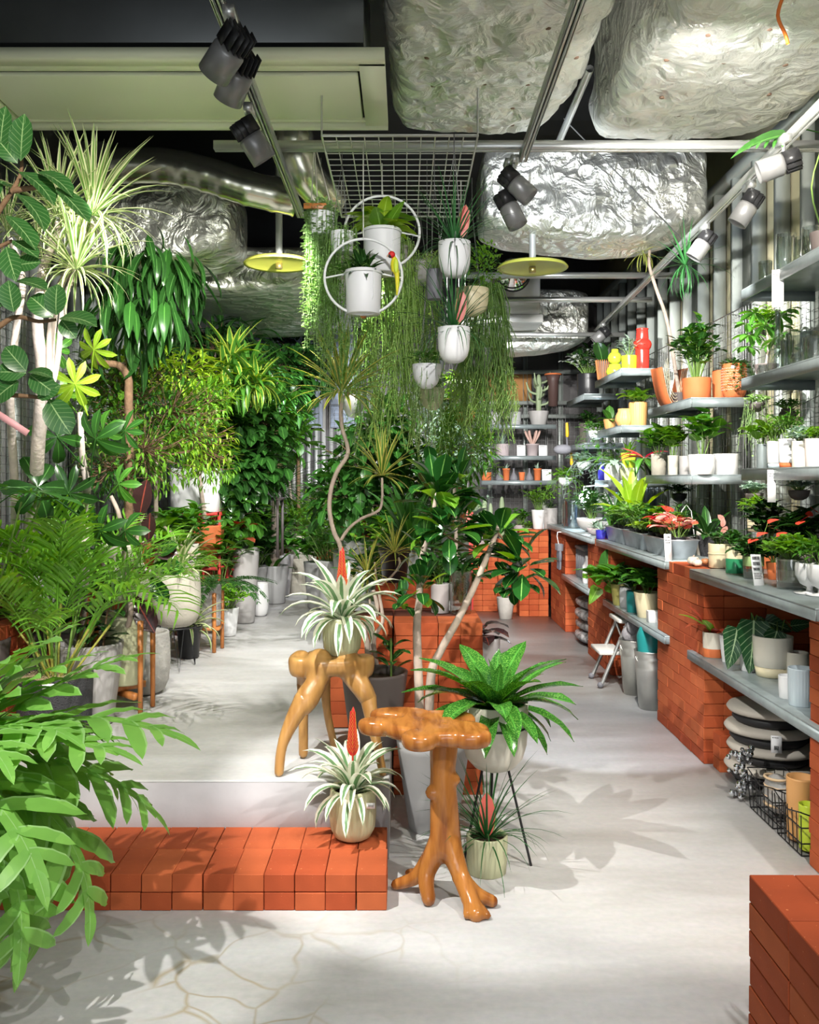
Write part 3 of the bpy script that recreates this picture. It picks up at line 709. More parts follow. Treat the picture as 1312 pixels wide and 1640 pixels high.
M_SPOT = mat('grey_spot_housing', (0.22, 0.22, 0.22), 0.35, 0.4); M_LENS = mat('lit_lens', (0.9, 0.9, 0.9), 0.2, emit=((1, 0.97, 0.9), 6.0))
spotlight('nearest grey spotlight on the left track, aimed down left', P(370, 76, 2.7), (-0.6, 0.5, -0.55), 0.05)
spotlight('second grey spotlight on the left track just below the first', P(384, 114, 2.85), (-0.45, 0.5, -0.65), 0.047)
spotlight('third grey spotlight hanging on the left track in front of the spiral duct', P(400, 218, 3.39), (0.45, 0.25, -0.7), 0.048)
spotlight('upper spotlight of the pair on the centre track, lens lit', P(823, 292, 3.93), (0.6, -0.12, -0.6), 0.044)
spotlight('lower spotlight of the pair on the centre track, behind the upper one', P(814, 330, 3.97), (0.35, -0.1, -0.75), 0.044)
spotlight('dark spotlight on the right track closest to the camera', P(1255, 262, 3.69), (-0.8, 0.2, -0.25), 0.046)
spotlight('grey spotlight on the right track above the glass cylinders', P(1200, 328, 4.26), (-0.5, 0.15, -0.8), 0.046)
spotlight('grey spotlight on the right track next to the leaning dracaena', P(1128, 388, 4.97), (-0.55, 0.15, -0.8), 0.046)
spotlight('small far dark spotlight on the right track above the yellow pots', P(965, 535, 8.1), (-0.7, 0.1, -0.6), 0.05)
# round yellow reflectors on poles
M_YEL = mat('yellow_enamel', (0.55, 0.56, 0.09), 0.35, noise=0.1, scale=3)
for (px, py, lab) in ((447, 423, 'round yellow-green reflector dish on a ceiling pole at left'), (853, 429, 'round yellow-green reflector dish on a ceiling pole right of the hanging pots')):
    p = P(px, py, 5.85); t = thing('reflector_lamp', lab, 'ceiling lamp', p)
    part('dish', lathe([(0.0, 0.012), (0.12, 0.010), (0.2, 0.0), (0.222, -0.006), (0.226, 0.0), (0.21, 0.018), (0.12, 0.035), (0.02, 0.04), (0.0, 0.04)], 40), M_YEL, t)
    part('bulb_holder', merge([(lathe([(0.0, 0.005), (0.022, 0.005), (0.022, -0.03), (0.0, -0.032)], 12), I4)]), mat('brass', (0.5, 0.4, 0.15), 0.3, 0.9), t)
    part('pole', tube([(0, 0, 0.03), (0, 0, 1.15)], 0.022, 12), mat('painted_pipe', (0.62, 0.64, 0.62), 0.4, 0.4), t)
    part('collar', lathe([(0.03, 0.42), (0.03, 0.5), (0.022, 0.5)], 12), M_ALU, t)
# rods and a loose orange strap
t = thing('tie_rod', 'thin diagonal steel cable from the ceiling towards the right track', 'cable', (0, 0, 0)); part('rod', tube([P(903, 190, 5.2), P(1100, 390, 5.6)], 0.004, 5), M_WIRE, t)
t = thing('ceiling_strut', 'pale diagonal steel pipe glimpsed between the two foil ducts', 'pipe'); part('rod', tube([P(890, 240, 5.3), P(945, 110, 4.4)], 0.02, 8), M_ALU, t)
t = thing('orange_strap', 'loose orange strap hanging on the foil at top right', 'strap'); part('strap', branch([P(1256, -10, 3.05), P(1246, 25, 3.05), P(1258, 55, 3.1), P(1262, 70, 3.1)], 0.006, 0.006, 6), mat('orange_plastic', (0.8, 0.2, 0.03), 0.5), t)
# horizontal wire grid hung from the crossbar
t = thing('hanging_wire_grid', 'silver wire grid hung flat overhead, carrying the hanging pots', 'wire grid', (0, 0, 2.84))
it = []
gx0, gx1, gy0, gy1 = -0.35, 0.30, 3.82, 5.0
for i in range(12): x = gx0+(gx1-gx0)*i/11; it.append((tube([(x, gy0, 0), (x, gy1, 0)], 0.0026, 5), I4))
for i in range(17): y = gy0+(gy1-gy0)*i/16; it.append((tube([(gx0, y, 0.005), (gx1, y, 0.005)], 0.0026, 5), I4))
part('wire_mesh', merge(it), M_WWIRE, t)
part('frame', merge([(tube([(gx0, gy0, 0), (gx1, gy0, 0), (gx1, gy1, 0), (gx0, gy1, 0), (gx0, gy0, 0)], 0.005, 6), I4)]), M_WWIRE, t)
for (x, y) in ((gx0, gy0), (gx1, gy0), (gx0, gy1), (gx1, gy1)): part('chain', tube([(x, y, 0), (x, y, 0.2)], 0.004, 5), M_WWIRE, t)

# bits at the far end below the ceiling
t = thing('projector_box', 'small dark box with a pale underside hanging at the far left ceiling', 'projector', P(427, 515, 9.3)); part('body', box((0, 0, 0), (0.16, 0.16, 0.14), 0.004), M_BLACK, t, False); part('underside', box((0, 0, -0.085), (0.18, 0.18, 0.02)), M_PANELW, t, False); part('mount', box((0, 0, 0.17), (0.17, 0.17, 0.2)), mat('grey_mount', (0.3, 0.3, 0.3), 0.6), t, False)
t = thing('ceiling_unit', 'white boxy unit at the far ceiling under the right yellow reflector', 'air conditioner', P(815, 478, 8.1)); part('body', box((0, 0, 0), (0.5, 0.4, 0.36), 0.01), M_PANELW, t, False); part('base_tray', box((-0.02, 0, -0.215), (0.58, 0.46, 0.07), 0.004), M_PANELW, t, False)
t = thing('convex_mirror', 'round convex mirror partly hidden behind the right yellow reflector', 'mirror', P(822, 440, 7.2)); part('mirror', lathe([(0.0, 0.03), (0.08, 0.022), (0.13, 0.0)], 28), mat('mirror_face', (0.8, 0.8, 0.78), 0.04, 1.0), t, True, frame_y((0, -1, -0.3))); part('rim', tube([(0.13*math.cos(a), -0.0, 0.13*math.sin(a)) for a in np.linspace(0, 2*PI, 33)], 0.008, 6, False), M_BLACK, t)

part('rod', tube([(0, 0, 0.13), (0, 0.1, 0.3), (0, 0.2, 0.43)], 0.008, 6), M_BLACK, t)
# ================================================================== plant materials and leaf meshes
G = {}
def lm(key, *a, **k): G[key] = leafmat('leaf_'+key, *a, **k); return G[key]
lm('dark', (0.018, 0.065, 0.012), mid=(0.10, 0.26, 0.06), rough=0.22, tl=0.12)
lm('deep', (0.03, 0.115, 0.018), mid=(0.12, 0.35, 0.06), rough=0.32, tl=0.22)
lm('green', (0.06, 0.20, 0.022), mid=(0.2, 0.48, 0.08), rough=0.35, tl=0.3)
lm('fresh', (0.14, 0.34, 0.025), mid=(0.35, 0.6, 0.12), rough=0.38, tl=0.35)
lm('lime', (0.30, 0.50, 0.03), mid=(0.55, 0.75, 0.15), rough=0.4, tl=0.35)
lm('clusia', (0.016, 0.085, 0.014), mid=(0.25, 0.55, 0.12), rough=0.16, tl=0.1, midw=0.06)
lm('audrey', (0.035, 0.13, 0.03), mid=(0.34, 0.52, 0.22), rough=0.3, tl=0.2, veins=0.35, midw=0.045)
lm('brom', (0.03, 0.14, 0.018), rough=0.2, tl=0.15, speck=((0.16, 0.38, 0.06), 70), mid=(0.10, 0.35, 0.05), midw=0.1)
lm('vario', (0.85, 0.87, 0.74), mid=(0.04, 0.22, 0.04), midw=0.36, rough=0.3, tl=0.3)
lm('draca', (0.18, 0.36, 0.08), edge=(0.74, 0.78, 0.46), ew=0.45, rough=0.35, tl=0.3)
lm('drayel', (0.13, 0.28, 0.04), edge=(0.75, 0.70, 0.18), ew=0.5, rough=0.35, tl=0.3)
lm('song', (0.08, 0.24, 0.03), edge=(0.5, 0.6, 0.08), ew=0.62, rough=0.3, tl=0.3)
lm('palm', (0.14, 0.36, 0.03), mid=(0.3, 0.5, 0.1), rough=0.35, tl=0.3)
lm('phleb', (0.19, 0.43, 0.08), mid=(0.32, 0.55, 0.2), rough=0.38, tl=0.35, midw=0.05, speck=((0.24, 0.50, 0.10), 7))
lm('pearl', (0.3, 0.48, 0.17), rough=0.4, tl=0.2)
lm('rhip', (0.36, 0.54, 0.15), rough=0.45, tl=0.2)
lm('rhipd', (0.2, 0.37, 0.08), rough=0.45, tl=0.2)
lm('grass', (0.03, 0.13, 0.035), rough=0.35, tl=0.15)
lm('burg', (0.045, 0.02, 0.02), mid=(0.3, 0.06, 0.04), rough=0.18, tl=0.1)
lm('rust', (0.38, 0.08, 0.04), mid=(0.5, 0.2, 0.1), rough=0.3, tl=0.25)
lm('redl', (0.75, 0.07, 0.04), rough=0.22, tl=0.2)
lm('pinkl', (0.80, 0.38, 0.32), mid=(0.8, 0.15, 0.12), veins=0.5, rough=0.35, tl=0.25)
lm('alo', (0.015, 0.065, 0.02), mid=(0.4, 0.55, 0.3), veins=0.4, rough=0.3, tl=0.1, midw=0.06)
lm('silver', (0.35, 0.48, 0.38), rough=0.5, tl=0.2)
lm('white', (0.8, 0.82, 0.78), rough=0.5, tl=0.3)
lm('calath', (0.10, 0.30, 0.06), stripe=((0.5, 0.65, 0.3), 6), rough=0.35, tl=0.25)
lm('yellowf', (0.8, 0.6, 0.05), rough=0.4, tl=0.2)
lm('cact', (0.30, 0.38, 0.22), rough=0.6, tl=0.02)
lm('spike', (0.5, 0.012, 0.01), edge=(0.65, 0.45, 0.05), ew=0.9, rough=0.35, tl=0.05)
lm('tipink', (0.62, 0.13, 0.10), edge=(0.12, 0.3, 0.08), ew=0.9, rough=0.4, tl=0.2)
M_SOIL = mat('potting_soil', (0.05, 0.028, 0.015), 0.95, noise=0.5, scale=40, bump=0.6, bscale=80)
M_COIR = mat('coir_fibre', (0.42, 0.21, 0.07), 0.95, noise=0.5, scale=50, bump=1.0, bscale=120)
M_STRAW = mat('pale_straw', (0.6, 0.48, 0.28), 0.9, noise=0.3, scale=50)
M_TRUNK = mat('pale_trunk', (0.55, 0.44, 0.36), 0.8, noise=0.35, scale=14, bump=0.4, bscale=50)
M_TRUNKW = mat('whitish_pink_trunk', (0.72, 0.62, 0.55), 0.75, noise=0.25, scale=16, bump=0.4, bscale=60)
M_TRUNKB = mat('brown_bark', (0.22, 0.13, 0.07), 0.85, noise=0.4, scale=18, bump=0.6, bscale=60)
M_STEM = mat('green_stem', (0.16, 0.28, 0.06), 0.5)
M_STEMY = mat('yellow_cane', (0.42, 0.42, 0.08), 0.45)
def thinglass():
    m, nt, b_ = nodes('clear_thin_glass'); L = nt.links
    tr = N(nt, 'ShaderNodeBsdfTransparent'); tr.inputs[0].default_value = (0.86, 0.9, 0.89, 1); gl = N(nt, 'ShaderNodeBsdfGlossy'); gl.inputs['Roughness'].default_value = 0.03
    lw = N(nt, 'ShaderNodeLayerWeight'); lw.inputs[0].default_value = 0.35; mr = N(nt, 'ShaderNodeMapRange'); mr.inputs['To Min'].default_value = 0.13; mr.inputs['To Max'].default_value = 0.85; L.new(lw.outputs['Facing'], mr.inputs['Value'])
    mx = N(nt, 'ShaderNodeMixShader'); L.new(mr.outputs['Result'], mx.inputs[0]); L.new(tr.outputs[0], mx.inputs[1]); L.new(gl.outputs[0], mx.inputs[2]); L.new(mx.outputs[0], nt.nodes['Material Output'].inputs['Surface']); return m
TPL = {}
def tp(key, *a, **k):
    if key not in TPL: TPL[key] = blade(*a, **k)
    return TPL[key]
LM = {}
def leafmesh(tkey, mkey):
    k = (tkey, mkey)
    if k not in LM: LM[k] = mk('leaf', TPL[tkey], G[mkey])
    return LM[k]
def reg(base, variants, **k):
    for i, b in enumerate(variants): TPL[f'{base}{i}'] = blade(bend=b, seed=i, **k)
    return [f'{base}{i}' for i in range(len(variants))]
OVAL = reg('oval', (15, 35, 55), W=0.55, shape='oval', fold=0.12, n=5)
ROUND = reg('round', (15, 35, 50), W=0.72, shape='oval', fold=0.1, n=6)
OBOV = reg('obov', (10, 30, 55), W=0.48, shape='obov', fold=0.14, n=6)
LANCE = reg('lance', (15, 45, 75), W=0.24, shape='lance', fold=0.2, n=5)
LONG = reg('long', (20, 55, 85), W=0.14, shape='lance', fold=0.2, n=6)
STRAP = reg('strap', (20, 50, 80, 115), W=0.11, shape='strap', fold=0.25, n=8)
WSTRAP = reg('wstrap', (15, 40, 65, 90), W=0.22, shape='strap', fold=0.16, n=8, wave=0.03)
NEED = reg('need', (10, 30, 60, 95), W=0.035, shape='needle', fold=0.2, n=6)
DRAC = reg('drac', (8, 25, 50, 80), W=0.062, shape='lance', fold=0.2, n=6)
HEART = reg('heart', (20, 40, 60), W=0.75, shape='heart', fold=0.1, n=6)
TINY = reg('tiny', (20,), W=0.6, shape='oval', fold=0.1, n=2)
TINYL = reg('tinyl', (25,), W=0.28, shape='lance', fold=0.15, n=3)
UP = np.array([0, 0, 1.0])
def sph(az, el): return np.array([math.cos(az)*math.cos(el), math.sin(az)*math.cos(el), math.sin(el)])
def palmate(n=7, W=0.3, seed=0, droop=45, pet=0.55):
    rs = random.Random(seed); it = []
    b = blade(W=W, shape='obov', bend=droop, fold=0.12, n=5)
    for i in range(n):
        az = 2*PI*i/n+rs.uniform(-.12, .12); it.append((b, frame((0, pet, 0), (math.cos(az), math.sin(az)*0.95, -0.18+rs.uniform(-.15, .1)), UP, 0.5*rs.uniform(0.8, 1.05))))
    it.append((tube([(0, 0, 0), (0, pet*0.5, 0.02), (0, pet, 0)], 0.012, 4), I4))
    return merge(it)
TPL['palm0'] = palmate(7, 0.34, 1); TPL['palm1'] = palmate(6, 0.38, 2, 60); TPL['palm2'] = palmate(8, 0.3, 3, 30)
PALMATE = ['palm0', 'palm1', 'palm2']
def pinnate(n=16, L=0.32, W=0.07, bend=60, seed=0, up=0.4, start=0.3, shape='lance', lf=30):
    rs = random.Random(seed); it = []; pts = []; y = z = 0; B = math.radians(bend); m = 24
    for i in range(m+1):
        t = i/m; pts.append((y, z)); a = B*t; y += math.cos(a)/m; z -= math.sin(a)/m
    P3 = [np.array([0, p[0], p[1]]) for p in pts]
    it.append((tube(P3, lerp_r(0.010, 0.003, m+1), 4, False), I4))
    b = blade(W=W/L, shape=shape, bend=lf, fold=0.15, n=4)
    for i in range(n):
        t = start+(1-start)*i/(n-1); k = min(m, int(t*m)); o = P3[k]; tn = nrm(P3[min(k+1, m)]-P3[max(k-1, 0)])
        nn = np.array([0, -tn[2], tn[1]]); s_ = L*(0.55+0.45*math.sin(PI*min(1, (t-start)/(1-start)*0.85+0.15)))
        for sd in (-1, 1):
            d = np.array([sd, 0, 0])*0.9+tn*(0.45+0.5*t)+nn*(up*rs.uniform(0.5, 1.1)); it.append((b, frame(o, d, nn, s_)))
    return merge(it)
FROND = []
for i, bd in enumerate((35, 60, 90)): TPL[f'frond{i}'] = pinnate(15, 0.42, 0.034, bd, i, 0.75, 0.25, 'lance', 75); FROND.append(f'frond{i}')
FERN = []
for i, bd in enumerate((40, 75)): TPL[f'fern{i}'] = pinnate(18, 0.17, 0.045, bd, i, 0.1, 0.12, 'lance', 20); FERN.append(f'fern{i}')
def lobed(bend=50, seed=0, n=7, wave=0.03):
    rs = random.Random(seed); it = []; B = math.radians(bend); m = 20; pts = []; y = z = 0
    for i in range(m+1):
        t = i/m; pts.append(np.array([0.03*math.sin(t*4+seed), y, z])); a = B*t**1.2; y += math.cos(a)/m; z -= math.sin(a)/m
    V = []; U = []
    for i in range(m+1):
        t = i/m; w = 0.010 if t < 0.22 else 0.036*min(1, (t-0.2)*5)
        for s in (-1, 0, 1): V.append(pts[i]+np.array([s*w, 0, 0])); U.append(((s+1)/2, t))
    it.append(((np.array(V), grid_faces(m+1, 3), np.array(U)), I4))
    lb = blade(W=0.27, shape='strap', bend=32, fold=0.04, n=7, wave=0.05, seed=seed)
    lb[2][:, 0] = 0.5+0.25*(lb[2][:, 0]-0.5)+0.12
    for i in range(n):
        t = 0.28+0.66*i/(n-1); k = int(t*m); o = pts[k]; tn = nrm(pts[min(k+1, m)]-pts[k-1]); nn = nrm(np.array([0, -tn[2], tn[1]]))
        s_ = (0.40-0.20*(i/(n-1))**1.6)*rs.uniform(0.85, 1.15)
        for sd in (-1, 1):
            d = np.array([sd, 0, 0])+tn*rs.uniform(0.5, 0.9)+nn*rs.uniform(-.15, .2); it.append((lb, frame(o-tn*0.02, d, nn, s_)))
    it.append((blade(W=0.35, shape='lance', bend=25, fold=0.05, n=5), frame(pts[-2], pts[-1]-pts[-3], UP, 0.16)))
    return merge(it)
LOBED = []
for i, bd in enumerate((35, 60, 85, 50)): TPL[f'lobed{i}'] = lobed(bd, i, 6); LOBED.append(f'lobed{i}')
def monst(seed=0):
    it = []; b = blade(W=0.2, shape='strap', bend=25, fold=0.05, n=5); c = blade(W=0.62, shape='heart', bend=35, fold=0.08, n=6); it.append((c, I4))
    for i in range(5):
        t = 0.12+i*0.16
        for s in (-1, 1): it.append((b, frame((s*0.12, t*0.8, 0), (s, 0.35+t*0.7, -0.12), UP, 0.36-0.035*i)))
    it.append((tube([(0, -0.7, -0.15), (0, -0.3, 0.02), (0, 0.02, 0)], 0.012, 4), I4)); return merge(it)
TPL['monst0'] = monst(); MONST = ['monst0']
def antler(seed=0):
    it = []; rs = random.Random(seed)
    it.append((blade(W=0.3, shape='obov', bend=40, fold=0.1, n=6), TR(0, 0, 0, 0.7)))
    for a in (-0.5, -0.15, 0.25, 0.6): it.append((blade(W=0.16, shape='strap', bend=50, fold=0.1, n=5), frame((a*0.2, 0.5, -0.1), (a, 0.9, -0.2), UP, rs.uniform(0.4, 0.6))))
    return merge(it)
TPL['antler0'] = antler(1); ANTLER = ['antler0']
# ================================================================== pots
def cer(name, col, rough=0.35, **k): return mat(name, col, rough, **k)
K = dict(
 white=cer('white_ceramic', (0.72, 0.72, 0.72), 0.3), offwhite=cer('offwhite_ceramic', (0.72, 0.68, 0.58), 0.35), beige=cer('beige_ceramic', (0.62, 0.57, 0.42), 0.35),
 olive=cer('pale_olive_ceramic', (0.52, 0.53, 0.33), 0.4), sand=cer('sandy_concrete', (0.56, 0.52, 0.43), 0.8, noise=0.2, scale=9, bump=0.3, bscale=90),
 concrete=cer('grey_concrete_pot', (0.52, 0.50, 0.46), 0.85, noise=0.22, scale=7, bump=0.4, bscale=70), grey=cer('grey_pot', (0.42, 0.42, 0.42), 0.6, noise=0.12, scale=5),
 lgrey=cer('light_grey_pot', (0.42, 0.40, 0.39), 0.5, noise=0.1, scale=5), terra=cer('terracotta_pot', (0.62, 0.16, 0.05), 0.7, noise=0.15, scale=9), char=cer('charcoal_textured_pot', (0.045, 0.045, 0.048), 0.85, bump=1.0, bscale=160),
 nursery=cer('black_plastic', (0.02, 0.02, 0.022), 0.35), dark=cer('dark_brown_grey_pot', (0.11, 0.09, 0.085), 0.55), hang=cer('matte_white_plastic', (0.76, 0.76, 0.78), 0.45),
 cream=cer('cream_ceramic', (0.75, 0.66, 0.44), 0.35), greeng=cer('deep_green_glaze', (0.03, 0.22, 0.1), 0.15), teal=cer('teal_enamel', (0.02, 0.24, 0.24), 0.35), yellow=cer('yellow_glaze', (0.80, 0.78, 0.03), 0.2),
 lime=cer('lime_glaze', (0.55, 0.68, 0.05), 0.25), tan=cer('tan_ceramic', (0.70, 0.36, 0.13), 0.5), red=cer('red_lacquer', (0.72, 0.03, 0.02), 0.2), wick=cer('tan_wicker', (0.5, 0.33, 0.12), 0.7, noise=0.3, scale=30, bump=0.8, bscale=80),
 khaki=cer('khaki_ceramic', (0.36, 0.33, 0.1), 0.4), blueg=cer('blue_grey_ceramic', (0.5, 0.58, 0.62), 0.35), pinkw=cer('pink_grey_ceramic', (0.58, 0.5, 0.48), 0.5), galv=M_GALV, blush=cer('mauve_grey_pot', (0.42, 0.35, 0.36), 0.6),
 glass=cer('clear_glass', (0.95, 0.97, 0.97), 0.02, trans=1.0, ior=1.3), blue=cer('cobalt_blue', (0.03, 0.03, 0.3), 0.3), black=M_BLACK, slate=cer('slate_grey', (0.16, 0.16, 0.18), 0.6))
K['glass'] = thinglass()
def prof(kind, r, h, soil=0.88):
    w = min(0.012, r*0.1)
    if kind == 'cyl': o = [(0.0, 0), (r*0.9, 0), (r*0.94, h*0.02), (r*0.97, h*0.4), (r, h*0.97), (r, h)]
    elif kind == 'taper': o = [(0.0, 0), (r*0.68, 0), (r*0.72, h*0.02), (r*0.86, h*0.5), (r*0.99, h*0.96), (r, h)]
    elif kind == 'tall': o = [(0.0, 0), (r*0.62, 0), (r*0.66, h*0.02), (r*0.8, h*0.4), (r*0.97, h*0.9), (r, h)]
    elif kind == 'round': o = [(0.0, 0), (r*0.55, 0), (r*0.78, h*0.06), (r*0.94, h*0.22), (r, h*0.5), (r*0.98, h*0.8), (r*0.95, h*0.96), (r*0.93, h)]
    elif kind == 'u': o = [(0.0, 0), (r*0.3, h*0.01), (r*0.6, h*0.07), (r*0.84, h*0.2), (r*0.96, h*0.4), (r, h*0.7), (r, h)]
    elif kind == 'bowl': o = [(0.0, 0), (r*0.35, h*0.03), (r*0.68, h*0.2), (r*0.88, h*0.45), (r*0.97, h*0.75), (r, h)]
    elif kind == 'nursery': o = [(0.0, 0), (r*0.7, 0), (r*0.74, h*0.02), (r*0.92, h*0.86), (r*1.0, h*0.87), (r*1.02, h*0.98), (r*1.02, h)]
    elif kind == 'bulge': o = [(0.0, 0), (r*0.5, 0), (r*0.8, h*0.12), (r, h*0.38), (r*0.92, h*0.62), (r*0.7, h*0.85), (r*0.72, h)]
    elif kind == 'bottle': o = [(0.0, 0), (r*0.9, 0), (r, h*0.08), (r*0.9, h*0.3), (r*0.45, h*0.55), (r*0.25, h*0.7), (r*0.22, h*0.95), (r*0.3, h)]
    elif kind == 'goblet': o = [(0.0, 0), (r*0.7, 0), (r*0.72, h*0.03), (r*0.25, h*0.09), (r*0.2, h*0.22), (r*0.65, h*0.33), (r*0.98, h*0.6), (r, h*0.85), (r*0.94, h)]
    else: o = [(0.0, 0), (r, 0), (r, h)]
    ri, zi = o[-1]
    inn = [(max(ri-w, 0.001), h), (max(ri-w, 0.001)*0.985, h*soil), (0.0, h*soil)]
    return o+inn, ri-w, h*soil
def potpart(root, kind, r, h, m, n=28, ribs=0, z0=0.0, x=0, y=0, soil=M_SOIL, lvl=0.88, name='pot', sq=0.0, amp=0.05, rz=0):
    p, rs_, zs = prof(kind, r, h, lvl)
    M = TR(x, y, z0, 1, rz)
    pt_ = part(name, lathe(p[:-1], n if not ribs else ribs*3, ribs, -amp if ribs else 0, (3, len(p)-5) if ribs else None, sq=sq), m, root, True, M)
    if soil is not None: part('soil', lathe([(rs_*1.0, zs), (rs_*0.5, zs+0.004), (0.0005, zs+0.006)], 16, sq=sq), soil, pt_, True)
    else: part('pot_floor', lathe([(rs_*0.95, zs), (0.0005, zs)], 12), m, pt_, True)
    return z0+zs
# ================================================================== growth builders (all in the thing's own coordinates)
def put(root, tk, mk_, o, d, s, up=UP, name='leaf', sx=None):
    return obj(name, leafmesh(tk, mk_), root, frame(o, d, up, s, sx=sx))
def rosette(root, z, n, L, tk, mk_, e0=75, e1=5, r0=0.012, x=0, y=0, rs=None, name='leaf', jit=0.15, joined=False, dz=0.0, az0=None, sx=None):
    rs = rs or random.Random(int(abs(z*977+n)+x*31)); it = []; a0 = rs.random()*6 if az0 is None else az0
    for i in range(n):
        t = i/max(1, n-1); az = a0+i*2.39996+rs.uniform(-.15, .15); el = math.radians(e1+(e0-e1)*(1-t)+rs.uniform(-7, 7))
        d = sph(az, el); o = np.array([x+math.cos(az)*r0*(0.3+t), y+math.sin(az)*r0*(0.3+t), z+dz*(1-t)])
        s = L*(0.72+0.28*math.sin(PI*min(1, t+0.25)))*rs.uniform(1-jit, 1+jit*0.6)
        k = tk[min(len(tk)-1, int((0.15+t*0.85)*len(tk)*0.999))]
        up = UP if el < 1.25 else -np.array([math.cos(az), math.sin(az), 0])
        if el >= 1.0: up = UP*0.5-np.array([math.cos(az), math.sin(az), 0])
        if joined: it.append((TPL[k], frame(o, d, up, s, sx=(s*sx if sx else None))))
        else: put(root, k, mk_, o, d, s, up, name, sx=(s*sx if sx else None))
    if joined: return it
def foliage(root, items, mk_, name='foliage'):
    o = obj(name, mk(name, merge(items), G[mk_]), root); stuff(o); return o
def bush(root, z, stems, per, R, H, size, tk, mk_, rs, x=0, y=0, joined=True, spread=1.0, droop=0.3, stemmat=None, sr=0.003, from_t=0.3, lean=(0, 0), updir=0.3, stemname='stem', name=None):
    """arching stems set with leaves; returns nothing, adds parts"""
    it = []; st = []
    for i in range(stems):
        az = i*2.39996+rs.uniform(-.4, .4); q = math.sqrt((i+0.5)/stems)*spread
        tip = np.array([x+math.cos(az)*R*q+lean[0], y+math.sin(az)*R*q+lean[1], z+H*(1-0.45*q*q)*rs.uniform(0.75, 1.05)])
        b0 = np.array([x+math.cos(az)*R*0.12*q, y+math.sin(az)*R*0.12*q, z])
        mid = (b0+tip)/2+np.array([0, 0, H*droop*0.5]); pts = smoothpath([b0, mid, tip], 4); st.append((tube(pts, lerp_r(sr, sr*0.5, len(pts)), 4, False), I4))
        for j in range(per):
            t = from_t+(1-from_t)*(j+rs.random()*0.6)/per; k = min(len(pts)-2, int(t*(len(pts)-1))); f = t*(len(pts)-1)-k
            o = pts[k]*(1-f)+pts[min(k+1, len(pts)-1)]*f; tn = nrm(pts[k+1]-pts[k]); a2 = j*2.4+i+rs.uniform(-.5, .5)
            d = nrm(tn*0.35+np.array([math.cos(a2), math.sin(a2), updir+rs.uniform(-.35, .25)])); s = size*rs.uniform(0.7, 1.15)
            kk = tk[rs.randrange(len(tk))]
            if joined: it.append((TPL[kk], frame(o, d, UP, s)))
            else: put(root, kk, mk_, o, d, s)
    if joined and it: foliage(root, it, mk_, name or 'foliage')
    o = obj(stemname, mk(stemname, merge(st), stemmat or M_STEM), root)
    if len(st) > 1: stuff(o)
def crown(root, c, R, n, size, tk, mk_, rs, joined=True, hang=0.0, out=0.6, name='foliage', flat=1.0, twigs=True, tm=None):
    """a clump of leaves about a centre (ellipsoid R=(rx,ry,rz)), leaves pointing out and hanging"""
    it = []; tw = []; c = np.asarray(c, float); R = np.asarray(R if hasattr(R, '__len__') else (R, R, R), float)
    for i in range(n):
        v = nrm(np.array([rs.gauss(0, 1), rs.gauss(0, 1), rs.gauss(0, 1)])); rr = (rs.random()**0.45)
        o = c+v*R*rr; d = nrm(v*out+np.array([rs.uniform(-.5, .5), rs.uniform(-.5, .5), 0.15-hang+rs.uniform(-.4, .3)])); s = size*rs.uniform(0.65, 1.2); kk = tk[rs.randrange(len(tk))]
        if joined: it.append((TPL[kk], frame(o, d, UP, s)))
        else: put(root, kk, mk_, o, d, s)
        if twigs and i % 7 == 0: tw.append((tube([c+v*R*rr*0.05, c+v*R*rr*0.6+np.array([0, 0, -0.02]), o], 0.0022, 4, False), I4))
    if joined: foliage(root, it, mk_, name)
    if tw: stuff(obj('twigs', mk('twigs', merge(tw), tm or M_TRUNKB), root))
def strings(root, c, n, Rr, lmin, lmax, rs, leafk, mk_, step=0.02, size=0.016, sway=0.02, stem=0.0012, name='trailing_stems', wide=0.0, flatx=1.0, clump=None):
    it = []; c = np.asarray(c, float)
    for i in range(n):
        az = rs.random()*2*PI; rr = Rr*math.sqrt(rs.random()); p = c+np.array([math.cos(az)*rr*flatx, math.sin(az)*rr, 0]); L_ = rs.uniform(lmin, lmax); dr = np.array([math.cos(az)*wide, math.sin(az)*wide])
        pts = []; m = max(3, int(L_/0.07)); ph = rs.random()*6
        for j in range(m+1):
            t = j/m; e = 1-math.exp(-4*t); pts.append(p+np.array([dr[0]*e+sway*math.sin(ph+t*5)*t, dr[1]*e+sway*math.cos(ph+t*4)*t, 0.02*math.exp(-30*t)-L_*t]))
        it.append((tube(pts, stem, 3, False), I4))
        if leafk:
            nl = int(L_/step)
            for j in range(nl):
                t = (j+rs.random()*0.5)/nl; k = min(m-1, int(t*m)); f = t*m-k; o = pts[k]*(1-f)+pts[k+1]*f; a2 = rs.random()*6.3
                it.append((TPL[leafk], frame(o, (math.cos(a2), math.sin(a2), rs.uniform(-.6, .4)), UP, size*rs.uniform(0.7, 1.3))))
    foliage(root, it, mk_, name)
def potted(name, label, cat, loc, kind, r, h, m, group=None, **k):
    t = thing(name, label, cat, loc, k.pop('rot', 0.0), group); z = potpart(t, kind, r, h, m, **k); return t, z
